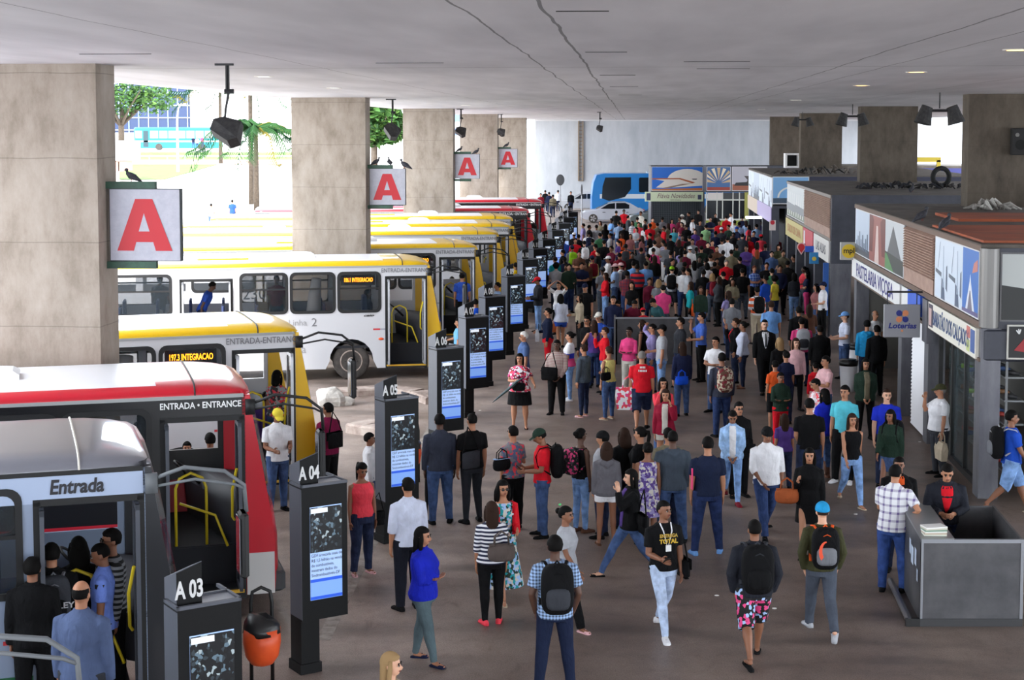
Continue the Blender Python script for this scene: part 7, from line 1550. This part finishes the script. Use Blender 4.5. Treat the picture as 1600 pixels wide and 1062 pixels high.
p = P(1040, 608, 350, 'jacket:burg2', 'long', 'shorts:offwhite', 'long:brown', 't', 'f', aL='face', inner='offwhite', h=1.62, label='person in maroon cardigan with long wavy hair on the phone') if CC.setdefault('burg2', (140, 24, 50)) else 0
P(1036, 590, 10, 'tee:coral', 'long', 'jeans:jeans', 'mid:black', 't', 'f', aR='face', h=1.64, label='person in coral top just behind the maroon cardigan phone caller')
p = P(1034, 507, 270, 'tee:lightgrey', 'short', 'jeans:lightjeans', 'short:black', 't', cap='cap:black', aR='front', h=1.74, label='person in light grey tee and black cap facing left')
P(1019, 506, 275, 'tee:lilac', 'long', 'jeans:jeans', 'short:black', 't', 'f', aR='up', glasses=True, h=1.66, label='person in lilac cardigan and sunglasses, hand raised to head')
P(983, 511, 335, 'tee:pink', 'long', 'jeans:offwhite', 'short:black', 'd', 'f', aL='cross', aR='cross', h=1.64, label='person in pink and white blouse with folded arms')
P(1003, 500, 250, 'tee:black', 'none', 'trousers:black', 'long:brown', 'b', 'f', h=1.66, label='person with very long brown hair and bare shoulder')
P(1063, 496, 275, 'tee:darkgrey', 'short', 'jeans:darkjeans', 'short:black', 't', build='big', h=1.76, label='person in charcoal tee looking left past the black cap')
p = P(1066, 534, 195, 'jacket:navy', 'long', 'jeans:jeans', 'long:brown', 't', 'f', h=1.66, label='person in navy cardigan carrying a bright blue handbag')
bag(p, 'handbag', 'brightblue', 'bright blue handbag on the navy cardigan person', at=(.1, .25, .86), s=.95) if CC.setdefault('brightblue', (30, 90, 226)) else 0
P(1096, 488, 275, 'tee:bluemix', 'short', 'trousers:black', 'short:black', 't', aR='face', aL='front', h=1.76, label='person in two tone blue polo, hand at mouth, facing left') if CC.setdefault('bluemix', (72, 104, 190)) else 0
P(1118, 526, 320, 'tee:white', 'short', 'jeans:jeans', 'short:black', 't', aL='cross', aR='cross', h=1.72, label='bearded person in white tee with folded arms')
p = P(1128, 551, 190, 'hoodie:slate', 'long', 'jeans:jeansdk', 'short:black', 'b', h=1.76, label='person in charcoal jacket with brown patterned backpack')
bag(p, 'backpack', 'print:brown:beige:darkred', 'brown patterned backpack on the charcoal jacket person', s=1.1)
P(1149, 497, 265, 'jacket:black', 'long', 'trousers:darkjeans', 'bun:brown', 't', 'f', aR='face', inner='v:red', h=1.64, label='person in black and red jacket, hand at mouth, facing left')
p = P(1161, 502, 255, 'tee:paleshirt', 'long', 'slim:darkjeans', 'bun:black', 'b', 'f', build='big', shoes='flat:brown', aR='hip', h=1.66, label='person in white long sleeve top with a cream shoulder bag')
bag(p, 'handbag', 'offwhite', 'cream shoulder bag under the white sleeve', at=(-.2, -.1, 1.12), s=.85)
P(1155, 628, 10, 'jacket:black', 'long', 'trousers:black', 'short:black', 't', 'f', glasses=True, lod=0, aR='front', h=1.66, label='person in black with sunglasses just behind the pale denim jacket')
P(928, 500, 195, 'tank:purple', 'none', 'slim:jeansdk', 'long:brown', 't', 'f', aL='hip', h=1.68, label='person in purple sleeveless top, long straight hair, hand on hip')
P(945, 511, 275, 'tee:red', 'long', 'jeans:jeans', 'short:brown', 't', 'f', aR='face', h=1.62, label='person in red sweater, hand at mouth, facing left')
P(917, 495, 330, 'tee:black', 'long', 'jeans:darkjeans', 'short:black', 't', glasses=True, h=1.74, label='person in black with glasses and white collar, looking left')
P(935, 488, 330, 'tee:blue', 'short', 'jeans:jeans', 'short:black', 't', cap='cap:offwhite', h=1.7, label='person in pale grey cap behind the purple sleeveless top')
P(967, 470, 30, 'tee:yellow2', 'short', 'jeans:darkjeans', 'short:black', 't', lean=30, aL='hold', aR='hold', h=1.68, label='person with yellow sleeves leaning on the booth in the crowd')
P(955, 461, 0, 'shirt:navy', 'long', 'jeans:jeans', 'short:black', 't', h=1.72, lod=1, label='person in navy denim shirt left of the yellow sleeves')
P(1017, 468, 300, 'tee:tealdk', 'short', 'jeans:darkjeans', 'short:black', 't', build='big', lean=28, aL='hold', aR='hold', hp=10, h=1.68, label='person in dark teal tee leaning at the crowd booth, head bowed') if CC.setdefault('tealdk', (44, 84, 90)) else 0
P(993, 470, 20, 'jacket:maroon', 'long', 'jeans:darkjeans', 'short:black', 'b', lean=28, lod=1, h=1.66, label='person in dark red jacket leaning behind the crowd booth')
P(1004, 481, 190, 'tee:red', 'short', 'jeans:darkjeans', 'short:black', 't', cap='cap:red', lod=1, lean=20, h=1.42, label='person bent low in a red cap at the crowd booth').get('e')
p = P(876, 459, 185, 'tee:paleshirt', 'long', 'shorts:blue', 'mid:black', 't', 'f', legs='walk', h=1.66, label='person in white long sleeve top and denim shorts, back turned')
bag(p, 'tote', 'tan', 'tan carrier bag beside the denim shorts', at=(.28, .05, .72), s=.8)
P(873, 440, 340, 'tee:white', 'short', 'jeans:black', 'short:black', 't', 'f', aL='up', aR='up', h=1.66, label='person in white tee with both hands raised to the face')
P(838, 433, 275, 'jacket:greyblack', 'long', 'jeans:lightjeans', 'short:black', 'b', cap='cap:red', aR='front', aL='front', hp=15, h=1.76, label='person in grey leather jacket, red cap and light jeans')
P(906, 459, 275, 'tee:beige', 'long', 'trousers:black', 'mid:black', 't', 'f', aR='front', h=1.64, label='person in beige sweater with black hair facing left')
P(914, 443, 340, 'tee:black', 'short', 'trousers:black', 'short:black', 't', build='big', cap='cap:navy', h=1.74, label='person in black tee and navy cap behind the beige sweater')
P(1320, 487, 280, 'tee:paleshirt', 'short', 'jeans:jeans', 'short:brown', 'l', cap='cap:lightblue', aR='front', aL='front', h=1.74, label='person in white tee and sky blue cap near the kiosk posts')
P(1355, 500, 170, 'hoodie:skycap', 'long', 'jeans:darkjeans', 'short:black', 't', cap='beanie:black', h=1.72, label='person in bright blue hooded jacket by the lottery sign')
P(1370, 508, 190, 'jacket:black', 'long', 'jeans:black', 'short:black', 't', h=1.7, label='person in black jacket with pale pink side beside the blue hood')
P(1368, 485, 30, 'tee:white', 'short', 'jeans:darkgrey', 'bald:grey', 't', lod=1, h=1.7, label='bald person in white at the shop opening behind the lottery sign')
# boarding yellow bus D and by totems
P(706, 432, 190, 'shirt:skyb', 'short', 'trousers:darkgrey', 'short:black', 't', h=1.74, label='person in sky blue shirt queuing at the third yellow bus') if CC.setdefault('skyb', (116, 176, 214)) else 0
P(719, 437, 175, 'tee:lightgrey', 'long', 'trousers:greyblack', 'short:black', 't', h=1.68, label='person in pale grey shirt queuing at the third yellow bus')
P(722, 426, 185, 'tee:blue', 'short', 'trousers:black', 'short:black', 't', z=.5, lod=1, h=1.7, label='person in blue tee stepping up into the third yellow bus')
P(716, 497, 270, 'tee:skyb', 'short', 'jeans:black', 'short:black', 't', aR='out', lod=1, h=1.6, label='person in sky blue tee hidden behind totem A 07 reaching left')
P(777, 441, 275, 'tee:paleblue', 'short', 'jeans:darkjeans', 'short:black', 't', h=1.72, lod=1, label='person in pale blue tee between totems A 08 and A 09')
P(806, 410, 190, 'tee:yellow2', 'short', 'jeans:darkjeans', 'short:black', 't', h=1.72, lod=1, label='person in golden yellow tee behind totem A 09')
P(743, 467, 190, 'tee:brightblue', 'short', 'jeans:darkjeans', 'short:black', 't', h=1.6, lod=1, label='person in vivid blue tee behind totem A 07')
P(808, 366, 275, 'tee:pink', 'short', 'jeans:jeans', 'short:black', 't', 'f', h=1.66, lod=2, label='person in pink tee boarding behind totem A 10')
# inside bus 106.1
for (px, py, dr, c, lab) in ((335, 441, 90, 'blue', 'person in blue tee bending inside yellow bus 106.1'), (250, 430, 180, 'darkgrey', 'dark clothed person standing at left inside yellow bus 106.1'), (432, 430, 0, 'maroon', 'standing person in dark red inside yellow bus 106.1'), (575, 452, 90, 'navy', 'person seated at the front window of yellow bus 106.1')):
    P(px, py, dr, 'tee:'+c, 'short', 'jeans:darkjeans', 'short:black', 'd', lod=2, z=.88 if px != 575 else .45, h=1.66, lean=25 if px == 335 else 0, label=lab)
# ------------------------------------------------------------------ the dense crowd, row by row (head pixel, facing, top, hair, sex, cap, bottom, backpack)
ROWS = '''911,350,L,lilac,short,m;932,352,B,lightgrey,short,m;938,346,FL,khaki,brown,f;889,357,F,black,short,m;897,364,B,black,short,m,cap:white;920,362,B,white,short,m,,,navy;937,365,BL,green,short,m;953,365,L,lightgrey,short,f;899,373,F,red,short,m;913,377,B,black,short,m,,,white
926,374,B,darkgrey,short,m;881,372,B,blue,short,m;879,391,L,black,short,m;894,384,B,grey,short,m,cap:navy,,lime;930,382,BL,red,short,m;934,391,L,black,short,m;925,400,B,paleyellow,short,m,cap:navy,,darkred;917,406,B,brown,short,f;909,411,F,navy,short,m;885,414,FL,khaki,long,f
867,402,BL,teal,brown,m;869,412,B,lightgrey,afro,m;950,401,L,white,short,m,cap:white;941,418,BL,grey,short,m,cap:darkgrey;946,351,B,black,long,f;904,367,B,black,short,m;963,330,B,black,short,m;982,338,R,darkgrey,short,m;1001,331,FL,offwhite,brown,m;955,342,L,lightblue,short,m
967,347,B,paleblue,short,m;988,346,FL,stripe:white:navy,brown,f;998,348,F,coral,short,m;994,356,FL,lightgrey,short,f;1008,343,L,darkgrey,short,m;1016,350,B,red,short,m;1027,349,B,khaki,short,m;1037,354,L,red,short,m;1044,350,BL,khaki,long,f;1053,356,F,cyan,brown,f
1062,340,FL,maroon,short,m;1066,336,BR,offwhite,grey,m,cap:offwhite;1082,341,R,white,short,m;1091,329,F,black,short,m;1094,345,F,darkgrey,short,m;1065,348,FL,maroon,short,f;1073,351,B,black,short,m;971,365,FL,orange,long,f;985,366,F,brownpink,long,f;1003,369,BL,brownpink,long,f
1010,353,B,white,short,f;1023,377,B,white,short,m;1036,376,BL,stripe:white:purple,short,m;1066,368,F,darkred,short,m;1077,369,B,black,short,m;1082,374,F,grey,short,m;1061,375,B,black,long,f;1078,386,B,white,short,m,cap:white;1096,366,B,maroon,short,m;978,382,B,orange,short,m,,,darkgrey
1002,388,B,darkgrey,short,m;1021,388,B,pink,short,m;1040,381,B,grey,bun,f,,white;1064,389,B,lilac,long,f;1023,400,B,black,long,f;961,413,L,paleblue,short,m,cap:palepink;990,409,B,lightblue,short,m;996,414,B,bigstripe:red:navy,short,m;1009,409,B,lightblue,short,m;1050,417,B,lightgrey,short,m,cap:lime,bermuda,black
1085,408,B,lightgrey,short,f;1093,401,F,black,short,m;1051,405,FR,black,short,m;1124,345,F,red,short,m;1127,356,B,darkgrey,short,m,cap:white;1103,352,B,mint,short,m;1148,345,B,white,short,m;1155,348,B,denim,short,m;1151,355,FL,navy,short,m,beanie:blue;1166,345,B,paleblue,long,f
1170,352,BL,coral,short,f;1182,351,B,paleblue,short,m;1188,345,R,purple,short,m;1146,364,FL,black,short,m;1137,371,B,white,short,m;1128,373,B,white,short,m;1113,376,F,darkred,short,m;1106,379,F,black,short,m;1171,369,F,red,brown,f;1189,367,B,coral,short,m,cap:red
1183,379,B,coral,long,f;1213,368,B,darkred,short,m;1216,383,F,olive,short,f;1206,393,F,steel,short,m;1183,391,B,darkgrey,orange,f;1130,392,B,black,bun,f;1143,391,B,khaki,short,m;1151,383,B,darkgreen,short,m;1110,398,B,white,short,m;1135,407,F,red,grey,m
1105,411,B,white,short,f;1114,410,B,black,bun,f;1179,416,F,plaid:blue:paleblue,auburn,f;1196,431,BL,royal2,short,m;1210,432,BL,yellow,afro,f;1130,425,B,black,short,m;1145,436,F,khaki,short,f;1123,433,L,darkgrey,long,f;1113,428,B,navy,blond,f,,,darkred;1183,449,B,bigstripe:orange:white,short,m,,beige,black
1138,455,BL,lilac,long,f,,,darkgrey;1144,467,B,grey,short,m;1240,399,L,black,short,m;1256,417,L,coral,short,f;1261,424,L,navy,short,f,,pink;1241,427,B,greyblack,mid,f,,lightjeans;1275,444,L,brownpink,short,f,,jeans;1286,441,L,white,short,m,cap:navy;1265,476,B,brown,long,f;980,424,B,plaid:darkred:navy,short,m
987,441,F,black,short,f,,jeans;1015,435,F,maroon,short,f;1029,437,B,grey,blond,f;1036,446,B,pink,short,m;1079,441,L,teal,long,f,,black;1102,422,B,black,short,m;970,412,BL,white,short,m,cap:palepink,,darkgrey;1219,415,F,navy,short,m;1160,420,B,black,short,m,,greyjeans;889,413,F,darkgreen,short,m
1070,410,B,black,short,m;1064,400,FR,grey,short,f;1075,420,L,lightgrey,short,m;1120,405,F,brown,short,m;1096,385,B,darkgreen,short,m;1086,359,F,purple,short,m;1048,368,BR,black,bun,f;1030,362,FL,brown,short,m;1015,365,L,black,short,m;975,352,B,black,short,m
944,376,B,black,short,m;966,376,L,purple,short,f;955,385,FL,maroon,short,m;988,395,F,black,short,m;968,396,B,darkred,short,m;1012,398,L,khaki,short,f;1048,393,B,darkgrey,short,m;1071,392,BR,maroon,short,m;1100,404,B,darkgrey,short,m;1088,388,B,white,short,f
1120,385,F,brown,short,m;1118,362,B,navy,short,m;1138,352,FL,darkgreen,short,m;1160,366,B,darkgrey,short,m;1166,384,F,purple,short,m;1196,382,B,navy,short,m;1224,392,F,khaki,brown,m;1231,408,BR,black,short,m;1198,411,F,black,short,m;1156,402,B,black,short,m
1095,448,F,darkgreen,long,f;882,402,B,navy,short,f;905,393,F,brown,short,m;923,352,R,black,short,m;996,340,B,green,short,m;1020,341,F,orange,short,m;1035,340,B,grey,short,m;975,328,F,red,short,m;1050,343,F,pink,short,f;1076,332,L,black,short,m
1110,340,F,navy,short,m;1135,338,B,red,short,m;1160,338,B,navy,short,m;1175,335,F,green,short,m;1142,333,L,white,short,m;1118,334,F,black,short,m;1178,362,F,navy,short,m;1206,420,B,green,short,m;946,427,L,red,brown,f,,lightjeans;1068,418,B,white,short,m
1140,434,F,khaki,short,f'''
FAR = '''852,297,B,black,m;858,300,B,navy,m;872,297,B,white,m;892,299,F,black,m;845,302,F,darkred,m;864,304,B,khaki,m'''
cn = {'jeans': 'jeans'}
rnd = random.Random(11); CN = 0
for row in ROWS.replace('\n', ';').split(';'):
    f = row.split(',')+['']*5; px, py, dr, top, hr, sx_ = int(f[0]), int(f[1]), f[2], f[3], f[4], f[5]; cp, bt, bp = f[6], f[7], f[8]
    style, hcol = {'short': ('short', 'black'), 'brown': (('mid' if sx_ == 'f' else 'short'), 'brown'), 'grey': ('short', 'grey'), 'blond': ('mid', 'blond'), 'auburn': ('short', 'auburn'), 'orange': ('long', 'orange'), 'long': ('long', 'brown' if CN % 3 else 'black'), 'bun': ('bun', 'black'), 'afro': ('afro', 'black'), 'mid': ('mid', 'black')}[hr]
    if sx_ == 'f' and hr == 'short': style = ['mid', 'pony', 'long', 'bun'][CN % 4]
    legs = ['stand', 'relax'][CN % 2]; arms = [('down', 'down'), ('front', 'down'), ('cross', 'cross'), ('clasp', 'clasp')][CN % 4]
    kind = 'tee' if CN % 3 else ('shirt' if sx_ == 'm' else 'tight'); sl = ['short', 'long', 'short'][CN % 3]
    if top in ('black', 'darkgrey', 'khaki', 'darkgreen') and CN % 2: kind, sl = 'jacket', 'long'
    bt = bt or ['jeans', 'darkjeans', 'black', 'greyjeans', 'jeansdk'][CN % 5]
    bots = ('bermuda:darkgrey' if bt == 'bermuda' else 'jeans:'+bt)
    lod = 2 if py < 455 else 1
    sk = 'tbtlbd'[CN % 6]
    an = top.split(':'); tn = {'bigstripe': 'broad striped', 'stripe': 'striped', 'plaid': 'plaid'}.get(an[0], '') + (' ' if len(an) > 1 else '') + (' and '.join(an[1:]) if len(an) > 1 else an[0])
    for a_, b_2 in (('royal2', 'blue'), ('greyblack', 'charcoal'), ('darkgrey', 'dark grey'), ('lightgrey', 'light grey'), ('offwhite', 'cream'), ('paleblue', 'pale blue'), ('lightblue', 'sky blue'), ('darkred', 'dark red'), ('paleyellow', 'pale yellow'), ('darkgreen', 'dark green'), ('palepink', 'pale pink'), ('brownpink', 'dusky pink'), ('steel', 'slate blue')): tn = tn.replace(a_, b_2)
    gar = {'tee': 'tee', 'shirt': 'shirt', 'tight': 'top', 'jacket': 'jacket'}[kind]
    capn = (' and '+{'palepink': 'pale', 'offwhite': 'cream', 'darkgrey': 'dark grey'}.get(cp.split(':')[1], cp.split(':')[1])+' '+cp.split(':')[0]) if cp else ''
    hn = {'long': 'long hair', 'pony': 'ponytail', 'bun': 'hair bun', 'afro': 'bushy hair'}.get(style, '')
    dn = {'F': 'facing camera', 'B': 'back turned', 'L': 'facing left', 'R': 'facing right', 'FL': 'turned half left', 'FR': 'turned half right', 'BL': 'back to us, turned left', 'BR': 'back to us, turned right'}[dr]
    p = person(px, py-1, DIRS[dr]+rnd.uniform(-14, 14), kind+':'+top, sl, bots, style+':'+hcol, sk, sx_, ['std', 'std', 'big'][CN % 3], legs, arms[0], arms[1], 0, 0, 0, 'shoe:black', cp or None, {'m': 1.72, 'f': 1.62}[sx_], 0, lod, attrs=(tn+' '+gar+capn, hn, dn))
    p['e']['group'] = 'waiting passengers in the dense crowd'
    if bp: bag(p, 'backpack', bp, {'white': 'white', 'navy': 'navy', 'lime': 'lime green', 'darkred': 'dark red', 'black': 'black', 'darkgrey': 'dark grey'}[bp]+' backpack worn over the '+tn+' '+gar+(capn or ' in the crowd'), s=1.1, lod=1)
    CN += 1
for k, row in enumerate(FAR.split(';')):
    f = row.split(','); q = at_y(int(f[0]), int(f[1]), 90); p = person(int(f[0]), int(f[1]), f[2], 'tee:'+f[3], 'long', 'jeans:darkjeans', 'short:black', 't', f[4], lod=2, legs='walk', h=1.72, attrs=({'darkred': 'dark red'}.get(f[3], f[3])+' top', 'before far white wall', 'walking'))
    p['e']['group'] = 'pedestrians before the far wall'
# handbag in the crowd that reads red
pr = [q for q in PEOPLE if (q['px'], q['py']) == (1079, 440)][0]; bag(pr, 'tote', 'orange', 'orange red tote bag held by the teal top person', at=(.3, .1, .85), s=1.2, lod=1)
# outside pedestrians
for (px, py, Y, c, lab) in ((302, 213, 165, 'navy', 'person in navy standing before the teal bus outside'), (316, 212, 165, 'pink', 'person in pink standing before the teal bus outside'), (308, 214, 166, 'white', 'person in white between the two others by the teal bus'), (363, 312, 60, 'blue', 'person in blue crouching on the bright plaza outside'), (330, 318, 60, 'lilac', 'person in pale clothes sitting on the bright plaza outside')):
    q = at_y(px, py, Y); h = 1.66 if Y > 100 else 1.3
    p = person(px, py, 'B', 'tee:'+c, 'short', 'jeans:jeans', 'short:black', 't', lod=2, h=h, label=lab); p['e'].location = (q.x, q.y, q.z-h); p['e']['group'] = 'people outside the shelter'
# labels for the crowd: clothes first, then a neighbour one can find
def wc(s): return len(s.split())
pend = [p for p in PEOPLE if not p['label']]
base = {}
for p in pend:
    a = p['attrs']; t = 'person in '+a[0]; p['b1'] = t; p['b2'] = t+((', '+a[1]) if a[1] else '')+', '+a[2]; base.setdefault(p['b2'], []).append(p); base.setdefault(('1', p['b1']), []).append(p)
used = set(); nb = [p for p in PEOPLE if p['label']]
short = {}
for p in PEOPLE:
    if p['label']: continue
    if len(base[('1', p['b1'])]) == 1: short[id(p)] = p['attrs'][0]
for p in pend:
    if len(base[p['b2']]) == 1: p['label'] = p['b2']; used.add(p['b2'])
anch = [p for p in pend if id(p) in short]
TOT = [(825, 387, 'totem A 10'), (841, 372, 'totem A 11'), (869, 346, 'totem A 13'), (1055, 340, 'the dark shutter'), (960, 335, 'the silver car'), (1000, 500, 'the crowd booth'), (1140, 335, 'the olive kiosk'), (1207, 352, 'the third kiosk'), (1300, 450, 'the slate corner post')]
for p in pend:
    if p['label']: continue
    c = sorted([(abs(q['px']-p['px'])+2.2*abs(q['py']-p['py']), 'the '+short[id(q)], q['px'], q['py']) for q in anch if q is not p and short[id(q)] != p['attrs'][0]]+[(abs(x-p['px'])+2.2*abs(y-p['py'])+12, n_, x, y) for x, y, n_ in TOT])
    done = False
    for dd, nm_, x, y in c[:14]:
        dx, dy = p['px']-x, p['py']-y
        rel = ('left of' if dx < 0 else 'right of') if abs(dx) > 1.3*abs(dy) else ('behind' if dy < 0 else 'in front of')
        for txt in (p['b2']+', '+rel+' '+nm_, p['b1']+', '+rel+' '+nm_):
            if wc(txt) <= 16 and txt not in used: p['label'] = txt; used.add(txt); done = True; break
        if done: break
    if not done: p['label'] = p['b1']+' deep in the crowd'
for p in pend: p['e']['label'] = p['label']
print('PEOPLE', len(PEOPLE), 'meshes', len(MC))
bpy.data.scenes.remove(TS)
